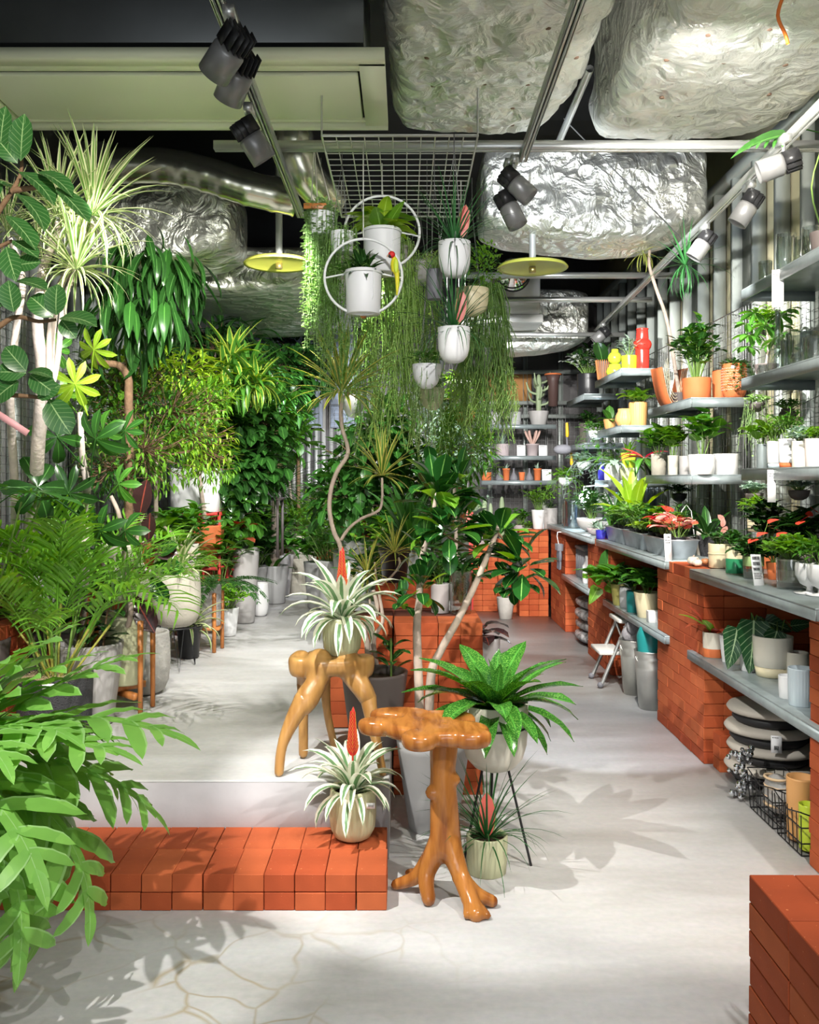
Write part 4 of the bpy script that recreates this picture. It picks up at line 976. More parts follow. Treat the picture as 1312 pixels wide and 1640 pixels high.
# ================================================================== carved wooden stools and pots in the foreground
def woodmat(name, c1, c2, rough):
    m, nt, b = nodes(name); L = nt.links; tc = N(nt, 'ShaderNodeTexCoord')
    mp = N(nt, 'ShaderNodeMapping'); mp.inputs['Scale'].default_value = (7, 1.6, 1.3); L.new(tc.outputs['Object'], mp.inputs[0])
    wv = N(nt, 'ShaderNodeTexNoise'); wv.inputs['Scale'].default_value = 4; wv.inputs['Detail'].default_value = 6; wv.inputs['Distortion'].default_value = 0.5; L.new(mp.outputs[0], wv.inputs['Vector'])
    cr = N(nt, 'ShaderNodeValToRGB'); cr.color_ramp.elements[0].position = 0.32; cr.color_ramp.elements[0].color = (*c2, 1); cr.color_ramp.elements[1].position = 0.62; cr.color_ramp.elements[1].color = (*c1, 1)
    L.new(wv.outputs['Fac'], cr.inputs[0]); L.new(cr.outputs[0], b.inputs['Base Color']); b.inputs['Roughness'].default_value = rough
    bp = N(nt, 'ShaderNodeBump'); bp.inputs['Strength'].default_value = 0.12; bp.inputs['Distance'].default_value = 0.01; L.new(wv.outputs['Fac'], bp.inputs['Height']); L.new(bp.outputs[0], b.inputs['Normal'])
    return m
M_TEAK = woodmat('varnished_teak', (0.46, 0.18, 0.04), (0.22, 0.065, 0.013), 0.18)
M_ROOT = woodmat('pale_root_wood', (0.5, 0.27, 0.085), (0.32, 0.15, 0.04), 0.28)
M_LEGW = woodmat('orange_pine', (0.58, 0.22, 0.06), (0.42, 0.14, 0.03), 0.4)
def ball(c, r, sc=(1, 1, 1), n=14, m=8):
    p = [(math.sin(PI*i/m)*r+0.0001, -math.cos(PI*i/m)*r) for i in range(m+1)]
    V, Fc, U = lathe(p, n); V = V*np.array(sc)+np.array(c); return V, Fc, U
def limb(pts, rad, k=6, n=12):
    s = smoothpath(pts, k); q = np.interp(np.linspace(0, len(rad)-1, len(s)), range(len(rad)), rad); return tube(s, list(q), n)
def closed(tp_): return tp_
def organic(name, tpls, m, parent, vox=0.007, sm=3):
    # limbs get ball ends so that the solid is closed, then a voxel remesh fuses it
    o = obj(name, mk(name, merge([(t, I4) for t in tpls]), m), parent)
    r = o.modifiers.new('fuse', 'REMESH'); r.mode = 'VOXEL'; r.voxel_size = vox; r.use_smooth_shade = True
    s = o.modifiers.new('soften', 'SMOOTH'); s.factor = 0.6; s.iterations = sm; return o
def limbc(pts, rad, k=6, n=12):
    """limb closed with end balls"""
    a = limb(pts, rad, k, n); return [a, ball(pts[0], rad[0]*0.985), ball(pts[-1], rad[-1]*0.985)]
# side table with a foot like spread roots
D0 = 3.1; base = np.array([(712-CX)/F*D0, D0, 0.0])
t = thing('carved_side_table', 'varnished reddish teak side table with lobed top and root-shaped foot', 'side table', base)
def lp(px, py, D=D0): return P(px, py, D)-base
zt = 0.585
top = []
def slab(px, py, D, rx, ry): 
    p = lp(px, py, D); V_, F__, U_ = lathe([(0.001, -0.03), (0.75, -0.03), (0.93, -0.018), (1.0, 0.0), (0.97, 0.014), (0.88, 0.024), (0.001, 0.026)], 28); top.append((V_*np.array([rx, ry, 1])+np.array([p[0], p[1], zt-0.026]), F__, U_))
slab(680, 1168, 3.14, 0.15, 0.10); slab(607, 1160, 3.17, 0.075, 0.05); slab(640, 1150, 3.3, 0.11, 0.055); slab(745, 1172, 3.08, 0.085, 0.085)
slab(672, 1185, 3.0, 0.062, 0.06); slab(755, 1182, 3.02, 0.07, 0.05); slab(700, 1160, 3.24, 0.14, 0.07); slab(715, 1175, 3.05, 0.1, 0.06)
organic('tabletop', top, M_TEAK, t, 0.006, 14)
ft = []
c = lambda x, y, z: (x, y, z)
ft += limbc([c(0, 0.01, zt-0.05), c(-0.005, 0, 0.42), c(0.0, 0, 0.28), c(0.005, 0, 0.17)], [0.052, 0.044, 0.05, 0.056])
ft += [ball((-0.042, -0.02, 0.36), 0.024), ball((0.035, -0.01, 0.40), 0.02)]
feet = [([c(-0.01, 0, 0.19), c(-0.06, -0.02, 0.09), c(-0.055, -0.06, 0.02)], [0.045, 0.03, 0.024]), ([c(-0.02, 0.01, 0.17), c(-0.09, 0.03, 0.06), c(-0.165, 0.05, 0.02)], [0.04, 0.026, 0.018]),
        ([c(-0.01, 0.03, 0.16), c(-0.07, 0.09, 0.05), c(-0.12, 0.14, 0.02)], [0.035, 0.024, 0.016]),
        ([c(0.01, -0.01, 0.2), c(0.05, -0.05, 0.1), c(0.085, -0.12, 0.03), c(0.095, -0.16, 0.017)], [0.045, 0.03, 0.03, 0.026]), ([c(0.05, -0.05, 0.09), c(0.10, -0.07, 0.045), c(0.155, -0.075, 0.02)], [0.03, 0.024, 0.02]),
        ([c(0.08, -0.11, 0.03), c(0.065, -0.16, 0.015)], [0.024, 0.014]), ([c(0.09, -0.11, 0.03), c(0.13, -0.16, 0.014)], [0.022, 0.014])]
for pts, r in feet: ft += limbc(pts, r)
organic('pedestal', ft, M_TEAK, t, 0.0065, 3)
# root stool on the platform
D0 = 3.6; base = np.array([(530-CX)/F*D0, D0, ZP])
t = thing('root_stool', 'pale wooden stool carved from a root with four splayed legs, on the platform', 'stool', base)
zt = 0.425
def lq(px, py, D): return P(px, py, D)-base
def disc(q, z_, rx, ry, th=0.03):
    V_, F__, U_ = lathe([(0.001, -th), (0.8, -th), (0.95, -th*0.6), (1.0, 0.0), (0.97, 0.012), (0.9, 0.022), (0.001, 0.024)], 26); return (V_*np.array([rx, ry, 1])+np.array([q[0], q[1], z_]), F__, U_)
seat = [disc(lq(484, 1050, 3.6), zt-0.022, 0.055, 0.07, 0.055), disc(lq(515, 1050, 3.58), zt-0.022, 0.07, 0.09, 0.05), disc(lq(552, 1050, 3.6), zt-0.022, 0.07, 0.09, 0.05), disc(lq(582, 1050, 3.6), zt-0.022, 0.045, 0.06, 0.055), disc(lq(532, 1050, 3.68), zt-0.022, 0.11, 0.08, 0.05), disc(lq(532, 1050, 3.57), zt-0.022, 0.13, 0.075, 0.04)]
for pts, r in [([lq(512, 1062, 3.56), lq(507, 1092, 3.53), lq(494, 1115, 3.51), lq(486, 1128, 3.5)], [0.058, 0.042, 0.048, 0.044]), ([lq(555, 1062, 3.58), lq(568, 1085, 3.56), lq(582, 1105, 3.54), lq(590, 1120, 3.54)], [0.058, 0.044, 0.04, 0.034]), ([lq(482, 1060, 3.62), lq(488, 1080, 3.66), lq(487, 1100, 3.7)], [0.048, 0.036, 0.03]), ([lq(532, 1058, 3.66), lq(522, 1078, 3.72)], [0.05, 0.03])]:
    seat += limbc(pts, r)
organic('seat', seat, M_ROOT, t, 0.006, 10)
for pts, r in [([lq(487, 1122, 3.5), lq(468, 1155, 3.48), lq(452, 1195, 3.46), lq(447, 1236, 3.46)], [0.042, 0.03, 0.02, 0.019]), ([lq(590, 1118, 3.54), lq(597, 1160, 3.5), lq(606, 1200, 3.48), lq(613, 1237, 3.47)], [0.034, 0.024, 0.018, 0.016]),
               ([lq(486, 1095, 3.68), lq(486, 1150, 3.68), lq(486, 1206, 3.68)], [0.028, 0.02, 0.02]), ([lq(520, 1075, 3.74), lq(524, 1140, 3.76), lq(537, 1200, 3.78)], [0.026, 0.017, 0.016])]:
    organic('leg', limbc(pts, r), M_ROOT, t, 0.006, 2)
# striped bromeliads with a red flower spike
def spike(root, z, H, x=0, y=0):
    pts = [(x, y, z), (x, y, z+H*0.55)]; part('flower_stem', tube(pts, 0.004, 6), G['redl'], root)
    it = []; b = TPL['lance0']
    for i in range(11):
        for s in (-1, 1): it.append((b, frame((x, y, z+H*(0.42+0.045*i)), (s*(0.5-0.02*i), -0.15, 1), (0, -1, 0.1), 0.05*(1-0.045*i), sx=0.06)))
        it.append((b, frame((x, y, z+H*(0.42+0.045*i)), (0.05, 0.35, 1), (0, 1, 0.1), 0.04, sx=0.06)))
    part('flower_spike', merge(it), G['spike'], root)
def vbrom(label, loc, r, h, m, L, H, n=34, seed=1, rot=0):
    t, z = potted('striped_bromeliad', label, 'potted plant', loc, 'round', r, h, m, ribs=30, lvl=0.9, rot=rot)
    rosette(t, z-0.005, n, L, ['strap1', 'strap2', 'strap3', 'strap3'], 'vario', 82, 14, 0.01, rs=random.Random(seed), jit=0.2, sx=1.45); spike(t, z, H); return t
p = lambda px, D, z: np.array([(px-CX)/F*D, D, z])
vbrom('white-striped bromeliad with red flower spike, in a pale ribbed pot on the root stool', p(548, 3.6, ZP+0.425), 0.075, 0.15, K['olive'], 0.3, 0.29, n=40, seed=3)
vbrom('white-striped bromeliad in a ribbed pot with a price sticker, standing on the brick step', p(565, 3.3, 0.122), 0.083, 0.18, K['olive'], 0.26, 0.31, n=40, seed=8)
st_ = COL.objects[-1]
tagp = thing('price_sticker', 'small white price sticker on the ribbed pot standing on the brick step', 'sticker', p(594, 3.235, 0.26)); part('card', box((0, 0, 0), (0.03, 0.002, 0.02)), M_CARD, tagp, False); part('print', box((0, -0.0015, 0), (0.02, 0.001, 0.008)), mat('grey_print', (0.4, 0.4, 0.4), 0.7), tagp, False)
tagp.parent = None
# airy bromeliad on the floor
t, z = potted('grassy_bromeliad', 'thin-leaved airy bromeliad with a pink flower spike in a beige ribbed pot', 'potted plant', p(780, 3.3, 0), 'cyl', 0.073, 0.135, K['olive'], ribs=30)
rosette(t, z, 60, 0.36, NEED, 'grass', 75, 8, 0.008, rs=random.Random(4), sx=0.75)
def paddle(root, z, H, Wd, x=0, y=0, lean=0.0):
    b = blade(W=Wd/H, shape='oval', bend=8, fold=0.1, n=6); part('flower_spike', merge([(b, frame((x, y, z), (lean, -0.05, 1), (0, -1, 0), H))]), G['tipink'], root)
paddle(t, z, 0.17, 0.065)
# large speckled bromeliad on a tripod
c0 = p(792, 3.42, 0)
t = thing('tripod_plant_stand', 'thin black metal tripod holding the big white tapered pot', 'plant stand', c0)
for a in (-0.5, 1.6, 3.7):
    part('leg', tube([(0.145*math.cos(a), 0.145*math.sin(a), 0.0), (0.05*math.cos(a), 0.05*math.sin(a), 0.36), (0.10*math.cos(a), 0.10*math.sin(a), 0.46)], 0.005, 6), M_BLACK, t)
part('ring', tube([(0.128*math.cos(a), 0.128*math.sin(a), 0.50) for a in np.linspace(0, 2*PI, 33)], 0.004, 6, False), M_BLACK, t)
for a in (-0.5, 1.6, 3.7): part('arm', tube([(0.10*math.cos(a), 0.10*math.sin(a), 0.46), (0.128*math.cos(a), 0.128*math.sin(a), 0.5)], 0.004, 5), M_BLACK, t)
t, z = potted('speckled_bromeliad', 'large speckled green bromeliad in a tapered white pot on the black tripod', 'potted plant', c0+np.array([0, 0, 0.325]), 'u', 0.125, 0.255, K['offwhite'], n=40)
rosette(t, z+0.0, 10, 0.22, WSTRAP[:2], 'brom', 84, 55, 0.01, rs=random.Random(11), sx=1.3); rosette(t, z+0.01, 38, 0.37, ['wstrap1', 'wstrap1', 'wstrap2', 'wstrap2'], 'brom', 52, -15, 0.02, rs=random.Random(12), jit=0.12, sx=1.1, az0=1.0)
# dark pot with small clusia and grey cone pot holding the clusia tree
t, z = potted('small_clusia', 'small young clusia in a wide dark brown pot behind the root stool', 'potted plant', p(600, 3.86, ZP), 'taper', 0.14, 0.31, K['dark'], n=36)
r_ = random.Random(5)
for i in range(10):
    a = i*2.4; put(t, OBOV[i % 3], 'clusia', (0.07+0.012*math.cos(a), -0.03, z+0.05+0.012*i), sph(a, 0.5), 0.09)
part('stem', tube([(0.07, -0.03, z-0.02), (0.07, -0.03, z+0.18)], 0.005, 6), M_STEM, t)
base = p(694, 3.72, 0)
t, z = potted('clusia_tree', 'glossy dark clusia tree with two leaning trunks in a grey conical pot with pebbles', 'potted tree', base, 'tall', 0.15, 0.36, K['grey'], n=40, soil=None)
lc = lambda px, py, D=3.75: P(px, py, D)-base
part('trunk', branch([lc(672, 1235, 3.7), lc(672, 1130, 3.74), lc(668, 1010, 3.75), lc(672, 960), lc(675, 900), lc(690, 840), lc(700, 790)], 0.022, 0.008, 9), M_TRUNK, t)
part('trunk', branch([lc(685, 1235, 3.72), lc(690, 1090, 3.74), lc(702, 1050), lc(735, 990), lc(762, 935), lc(785, 880), lc(800, 840)], 0.021, 0.009, 9), M_TRUNK, t)
part('branch', branch([lc(783, 885), lc(760, 880), lc(722, 862), lc(705, 850)], 0.006, 0.004, 6), M_TRUNKB, t)
part('branch', branch([lc(675, 960), lc(650, 950), lc(640, 930)], 0.006, 0.003, 6), M_TRUNKB, t)
part('branch', branch([lc(795, 850), lc(820, 880), lc(845, 905)], 0.006, 0.003, 6), M_TRUNKB, t)
rs = random.Random(77)
for (px, py, n, R, D) in ((700, 800, 24, 0.13, 3.75), (735, 770, 16, 0.09, 3.85), (720, 850, 22, 0.12, 3.7), (680, 880, 16, 0.09, 3.72), (745, 835, 14, 0.09, 3.85), (675, 945, 18, 0.09, 3.65), (645, 965, 12, 0.06, 3.7),
                     (800, 862, 24, 0.11, 3.75), (838, 905, 24, 0.115, 3.72), (775, 880, 16, 0.09, 3.8), (820, 935, 10, 0.09, 3.75), (690, 770, 16, 0.1, 3.9)):
    cc = lc(px, py, D)
    for i in range(n):
        v = nrm(np.array([rs.gauss(0, 1), rs.gauss(0, 1)-0.3, rs.gauss(0.25, 0.8)])); put(t, OBOV[rs.randrange(3)], 'clusia' if rs.random() < 0.85 else 'fresh', cc+v*R*0.35*np.array([1, 1, 1.2]), v+np.array([0, 0, 0.25]), R*rs.uniform(0.95, 1.35))
pb = []
for i in range(70):
    a = rs.random()*6.3; q = math.sqrt(rs.random())*0.125; pb.append((ball((math.cos(a)*q, math.sin(a)*q, z+0.004), 0.011, (1, 1, 0.7), 6, 4), I4))
stuff(part('pebbles', merge(pb), mat('pebble', (0.55, 0.5, 0.42), 0.6, noise=0.4, scale=30), t))
# tall twisted dracaena and its smaller heads, in one nursery pot on the raised bricks
base = p(632, 4.63, 0.775+0.12); 
t, z = potted('nursery_pot_dracaena', 'curly stemmed yellow-striped dracaena in the black nursery pot on raised bricks', 'potted plant', base, 'nursery', 0.082, 0.17, K['nursery'])
lc = lambda px, py, D=4.6: P(px, py, D)-base
part('stem', branch([lc(632, 905), lc(636, 890), lc(640, 905, 4.5), lc(625, 925, 4.45), lc(606, 935, 4.4), lc(600, 900, 4.4)], 0.006, 0.005, 7), M_TRUNK, t)
for (px, py, L, n, D) in ((632, 885, 0.22, 30, 4.5), (588, 920, 0.24, 26, 4.35)):
    it = rosette(t, 0, n, L, DRAC, 'drayel', 80, -25, 0.006, rs=random.Random(px), joined=True, sx=0.8)
    q = lc(px, py, D)
    for tp__, M in it: M[:3, 3] += q; obj('leaf', leafmesh([k for k in DRAC if TPL[k] is tp__][0], 'drayel'), t, M)
base = p(556, 4.35, ZP)
t = thing('twisted_dracaena', 'tall dracaena with a long bending bare stem and a spiky yellow-green head', 'potted tree', base)
z = potpart(t, 'taper', 0.1, 0.26, K['dark']); lc = lambda px, py, D=4.35: P(px, py, D)-base
part('stem', branch([lc(552, 1070), lc(549, 960), lc(546, 880), lc(536, 855), lc(528, 820), lc(530, 785), lc(540, 755), lc(556, 730), lc(556, 712), lc(548, 685), lc(546, 655), lc(548, 632)], 0.012, 0.009, 8), M_TRUNK, t)
part('stem', branch([lc(546, 865), lc(560, 845), lc(580, 830), lc(606, 818), lc(612, 800), lc(612, 765)], 0.008, 0.006, 7), M_TRUNK, t)
for (px, py, L, n, e1) in ((548, 628, 0.36, 56, -12), (612, 762, 0.26, 30, -10)):
    it = rosette(t, 0, n, L, ['drac0', 'drac0', 'drac1', 'drac1', 'drac2'], 'drayel', 85, e1, 0.008, rs=random.Random(px), joined=True, sx=1.25); q = lc(px, py)
    for tp__, M in it: M[:3, 3] += q; obj('leaf', leafmesh([k for k in DRAC if TPL[k] is tp__][0], 'drayel'), t, M)
def heads(t, q, n, L, tk, mk_, e0, e1, seed, sx=None, name='leaf'):
    for tp__, M in rosette(t, 0, n, L, tk, mk_, e0, e1, 0.008, rs=random.Random(seed), joined=True, sx=sx):
        M[:3, 3] += q; obj(name, leafmesh([k for k in tk if TPL[k] is tp__][0], mk_), t, M)
# dried hanging root/leaf bundle in front of the bricks
t = thing('dried_stem_bundle', 'dry twisted tan leaves and stems hanging in front of the centre bricks', 'dried plant', p(600, 4.0, ZP)); L0 = p(600, 4.0, ZP)
for (x0, x1, yy0, yy1, rr) in ((598, 590, 945, 1050, 0.014), (607, 604, 950, 1080, 0.011), (592, 598, 960, 1110, 0.009)):
    part('stem', branch([P(x0, yy0, 4.0)-L0, P(x0+6, (yy0+yy1)/2-20, 4.0)-L0, P(x1-5, (yy0+yy1)/2+10, 4.0)-L0, P(x1, yy1, 4.0)-L0, np.array([(x1-600)/F*4.0, 0, 0.0])], rr*0.6, rr*1.2, 7), M_TRUNK, t)
# mid-centre plants on and behind the plinth
def plant(name, label, px, D, z, kind, r, h, m, build, cat='potted plant', **k):
    t, zz = potted(name, label, cat, p(px, D, z), kind, r, h, m, **k); build(t, zz); return t
ZB = 13*0.0592
plant('glass_terrarium', 'clear glass jar with moss and small ferns on the centre plinth', 738, 4.4, ZB, 'cyl', 0.055, 0.2, K['glass'], lambda t, z: (lambda: bush(t, 0.05, 14, 8, 0.04, 0.12, 0.025, OVAL, 'deep', random.Random(1)))(), 'terrarium', lvl=0.2)
plant('black_stand_pot', 'small white pot with dark purple drooping leaves behind the leaning clusia trunk', 775, 5.0, 0, 'taper', 0.09, 0.55, K['lgrey'], lambda t, z: [put(t, 'oval2', 'burg', (0, 0, z+0.05+0.01*i), sph(i*2.4, 0.2), 0.16) for i in range(9)])
# tall shelf of plants behind: yucca-like dark rosettes, red guzmanias, bushes
plant('dark_dracaena', 'dark green broad-leaved dracaena rosette in the middle behind the clusia', 656, 5.2, 0.30, 'taper', 0.12, 0.72, K['grey'], lambda t, z: (rosette(t, z+0.06, 34, 0.42, WSTRAP, 'deep', 85, 20, 0.02, rs=random.Random(3), sx=0.6), part('trunk', tube([(0, 0, z-0.02), (0, 0, z+0.1)], 0.02, 8), M_TRUNK, t)))
for (px, D, lab, s) in ((575, 6.0, 'red-bracted guzmania at the left of the centre plant group', 5), (600, 6.3, 'second red guzmania just right of the first one in the centre group', 9)):
    plant('red_guzmania', lab, px, D, ZP, 'taper', 0.10, 0.72, K['grey'], lambda t, z: (rosette(t, z, 26, 0.3, WSTRAP[:3], 'deep', 70, 5, 0.02, rs=random.Random(s), sx=0.7), rosette(t, z+0.08, 18, 0.2, STRAP[:3], 'rust', 80, 30, 0.012, rs=random.Random(s+1), name='bract')))
mids = [('weeping_fig', 'loose small-leaved green bush left of centre behind the twisted stem', 530, 7.0, ZP, 0.10, 0.5, 'green', 0.07, OVAL, 0.35, 0.55, 26),
 ('pilea_bush', 'light green leafy bush under the long hanging strands at centre', 640, 5.9, 0.35, 0.10, 0.55, 'fresh', 0.06, OVAL, 0.32, 0.45, 26),
 ('peace_lily', 'mid green lance-leaved plant behind the dark dracaena', 690, 5.9, 0.0, 0.12, 0.85, 'green', 0.16, LANCE, 0.3, 0.5, 18),
 ('ivy_bush', 'silvery-edged trailing bush beside the orange hanging pot', 728, 6.2, 0.0, 0.10, 1.05, 'silver', 0.07, LANCE, 0.28, 0.5, 20),
 ('rubber_bush', 'dark round-leaved bush low behind the centre plinth', 610, 5.3, 0.3, 0.12, 0.42, 'deep', 0.08, OVAL, 0.28, 0.4, 20),
 ('aralia_bush', 'feathery green aralia standing between the two aisles', 575, 7.2, ZP, 0.13, 0.75, 'green', 0.08, LANCE, 0.4, 0.8, 30),
 ('philodendron', 'broad heart-leaved philodendron low at the centre left', 510, 8.0, ZP, 0.13, 0.4, 'green', 0.12, HEART, 0.32, 0.4, 18),
 ('croton_bush', 'yellow-tinged bush just under the white hanging ball pot', 560, 6.6, ZP, 0.12, 0.6, 'fresh', 0.07, OVAL, 0.3, 0.55, 22),
 ('lady_palm', 'dark fan-leaved palm behind the centre group', 655, 7.3, 0.0, 0.14, 1.0, 'dark', 0.2, LONG, 0.36, 0.75, 22),
 ('calathea_bush', 'dark glossy bush behind the clusia crown', 715, 5.1, 0.0, 0.12, 0.75, 'deep', 0.09, OVAL, 0.24, 0.4, 22)]
for (nm, lab, px, D, z0, r, h, mk_, sz, tk, R, H, stems) in mids:
    plant(nm, lab, px, D, z0, 'taper', r, h, K['grey'], lambda t, z: bush(t, z, stems, 12, R, H, sz, tk, mk_, random.Random(px)))
plant('spider_plant_tall', 'pale spidery grass plant glimpsed under the glass hanging terrarium', 705, 6.0, 0.0, 'taper', 0.08, 1.25, K['lgrey'], lambda t, z: rosette(t, z, 46, 0.3, NEED, 'silver', 75, -20, 0.01, rs=random.Random(6), sx=1.2))
plant('orange_pot_plant', 'upright plant in an orange terracotta pot at the right of the centre group', 727, 7.0, 0.0, 'taper', 0.10, 1.35, K['terra'], lambda t, z: bush(t, z, 12, 8, 0.14, 0.3, 0.09, LANCE, 'fresh', random.Random(9)))
plant('white_box_pot', 'small white pot between the clusia stem and the glass jar', 705, 4.42, ZB, 'cyl', 0.045, 0.14, K['lgrey'], lambda t, z: bush(t, z, 6, 6, 0.06, 0.16, 0.05, OVAL, 'deep', random.Random(2)))
for (px, D, lab, mk_, tk, sz, cr_) in ((600, 6.1, 'slender dark-leaved fig tree filling the middle behind the curly dracaena', 'deep', OVAL, 0.11, ((585, 740, 0.3), (620, 690, 0.26), (560, 800, 0.3))), (690, 6.4, 'mixed green leafy tree behind the dark dracaena', 'green', LANCE, 0.12, ((690, 760, 0.3), (730, 720, 0.24), (660, 800, 0.3))), (725, 5.7, 'silvery small-leaved shrub beside the orange pot at the centre', 'silver', LANCE, 0.07, ((725, 720, 0.18), (715, 670, 0.15)))):
    base = p(px, D, 0 if px > 640 else ZP); t, z = potted('centre_fig_tree', lab, 'potted tree', base, 'taper', 0.14, 0.4, K['grey']); part('trunk', branch([(0, 0, z), (0.03, 0, z+0.3), P(cr_[0][0], cr_[0][1], D)-base, P(cr_[1][0], cr_[1][1], D)-base], 0.016, 0.007, 7), M_TRUNK, t)
    for (a, b_, R) in cr_: crown(t, P(a, b_, D)-base, (R, R*0.8, R*0.8), 260 if sz > 0.1 else 400, sz, tk, mk_, random.Random(a), hang=0.3)
# ================================================================== hanging pots under the wire grid
M_RING = mat('white_painted_ring', (0.75, 0.76, 0.76), 0.35)
ZG = 2.84
def hung(name, label, px, py_top, D, kind, r, h, m, seed=0, wires=3, wr=None, **k):
    """pot hung by wires from the overhead grid; py_top = rim height in the view"""
    zt = EYE-(py_top-CY)/F*D; t, z = potted(name, label, 'hanging plant', p(px, D, zt-h), kind, r, h, m, **k)
    wr = wr or r*0.92
    for i in range(wires):
        a = seed+i*2*PI/wires; part('wire', tube([(wr*math.cos(a), wr*math.sin(a), h-0.004), (0, 0, min(h+0.38, ZG-(zt-h)-0.05)), ], 0.0013, 4), M_WIRE, t)
    part('hook_wire', tube([(0, 0, min(h+0.38, ZG-(zt-h)-0.05)), (0, 0, ZG-(zt-h))], 0.0015, 4), M_WIRE, t)
    return t, z
def ringpot(label, px, py_top, D, r, h, rc_py, R, m, seed):
    zt = EYE-(py_top-CY)/F*D; base = p(px, D, zt-h); t = thing('ring_hanging_planter', label, 'hanging plant', base); z = potpart(t, 'cyl', r, h, m, n=36)
    zc = EYE-(rc_py-CY)/F*D-(zt-h)
    part('ring', tube([((R*math.cos(a)), 0.02*math.sin(a), zc+R*math.sin(a)) for a in np.linspace(0, 2*PI, 49)], 0.006, 8, False), M_RING, t)
    part('cradle', tube([(-r*1.02, 0, h-0.01)]+[(r*1.04*math.cos(a), r*1.04*math.sin(a), h-0.012) for a in np.linspace(PI, 3*PI, 25)], 0.004, 6), M_RING, t)
    part('arm', tube([(-R, 0, h-0.03), (-r, 0, h-0.012)], 0.004, 6), M_RING, t); part('arm', tube([(R, 0, h-0.03), (r, 0, h-0.012)], 0.004, 6), M_RING, t)
    part('strap', tube([(r*0.6, -r*0.85, h), (r*0.62, -r*0.86, h*0.4), (r*0.3, -r*0.6, 0.0)], 0.003, 6), M_RING, t)
    part('chain', tube([(0, 0, zc+R), (0, 0, ZG-(zt-h))], 0.003, 5), M_WWIRE, t)
    part('wood_bead', ball((0, 0, zc-R), 0.014), M_LEGW, t); return t, z
t, z = ringpot('front round white ring planter with dark spiky leaves and the yellow bird on it', 582, 434, 3.9, 0.077, 0.185, 443, 0.165, K['hang'], 1)
rosette(t, z, 26, 0.13, LANCE, 'dark', 85, 15, 0.01, rs=random.Random(3), sx=1.2); rosette(t, z+0.05, 10, 0.09, LANCE, 'dark', 85, 15, 0.01, rs=random.Random(4)); bush(t, z, 12, 6, 0.12, 0.06, 0.03, OVAL, 'green', random.Random(3), x=-0.05)
t, z = ringpot('rear white ring planter with bright lime pothos leaves', 612, 368, 4.15, 0.085, 0.2, 372, 0.17, K['hang'], 2)
rs = random.Random(9)
for i in range(26): a = i*2.4; put(t, HEART[i % 3], 'lime' if i % 3 else 'fresh', (0.06*math.cos(a), 0.06*math.sin(a), z+0.02+rs.random()*0.07), sph(a, rs.uniform(-.1, 0.9)), rs.uniform(0.09, 0.14))
# the toy parrot on the ring
b0 = P(632, 425, 3.86); t = thing('toy_parrot', 'yellow toy parrot with a red head and long tail perched on the white ring', 'bird figure', b0); M_PY = mat('yellow_feather', (0.75, 0.68, 0.03), 0.5, noise=0.15, scale=40)
part('body', merge([(ball((0, 0, 0), 0.021, (0.8, 0.85, 1.75), 16, 10), I4)]), M_PY, t)
part('head', ball((-0.012, -0.004, 0.044), 0.015, (1, 1, 1)), mat('red_feather', (0.6, 0.02, 0.02), 0.5), t)
part('face', ball((-0.018, -0.008, 0.038), 0.0095), mat('black_face', (0.02, 0.015, 0.015), 0.4), t)
part('beak', limb([(-0.024, -0.01, 0.042), (-0.03, -0.012, 0.036), (-0.03, -0.012, 0.03)], [0.004, 0.003, 0.0008], 3, 8), mat('beak_horn', (0.5, 0.3, 0.2), 0.4), t)
part('tail', limb([(0.008, 0, -0.02), (0.012, 0.002, -0.07), (0.01, 0.004, -0.125)], [0.012, 0.009, 0.003], 4, 8), M_PY, t)
for s in (-1, 1): part('wing', merge([(ball((0.006, s*0.017, -0.004), 0.012, (0.9, 0.35, 2.6), 12, 8), I4)]), mat('lime_feather', (0.5, 0.62, 0.03), 0.5), t); part('foot', tube([(-0.006, s*0.007, -0.028), (-0.008, s*0.007, -0.042)], 0.002, 5), M_BLACK, t)
# white pots with grassy bromeliads (right)
for (px, pt, lab, s, r, pk) in ((728, 388, 'upper white rounded hanging pot with arching dark grass leaves and a pink flower', 3, 0.067, (0.02, 0.13)), (727, 525, 'lower white rounded hanging pot directly under the upper one, with arching leaves', 6, 0.067, (0.02, 0.11))):
    t, z = hung('white_hanging_pot', lab, px, pt, 3.8, 'u', r, 0.148, K['hang'], s, n=36)
    rosette(t, z, 60, 0.34, NEED, 'grass', 80, -8, 0.008, rs=random.Random(s), sx=0.8); paddle(t, z+0.03, 0.14, 0.05, 0.03 if s == 3 else 0.02, -0.02, 0.12); part('flower_stem', tube([(0.01, -0.01, z), (0.03 if s == 3 else 0.02, -0.02, z+0.04)], 0.003, 5), M_STEM, t)
t, z = hung('beige_hanging_pot', 'beige hanging pot with wispy mistletoe cactus spilling to the right', 756, 463, 4.35, 'u', 0.08, 0.13, K['cream'], 1)
strings(t, (0.08, 0.07, z+0.03), 130, 0.08, 0.15, 0.75, random.Random(4), 'tinyl0', 'rhipd', step=0.035, size=0.022, wide=0.05, sway=0.03, stem=0.0024, name='trailing_stems'); crown(t, (0.06, 0.05, z+0.12), (0.09, 0.08, 0.14), 500, 0.022, ['tiny0'], 'fresh', random.Random(3), twigs=False)
t, z = hung('mistletoe_cactus', 'long hanging mistletoe cactus with yellowish tips at the right end of the grid', 775, 560, 4.5, 'bowl', 0.08, 0.1, K['lgrey'], 1)
strings(t, (0, 0, z+0.05), 120, 0.09, 0.25, 0.5, random.Random(14), 'tinyl0', 'rhip', step=0.03, size=0.03, wide=0.06, sway=0.05, stem=0.002)
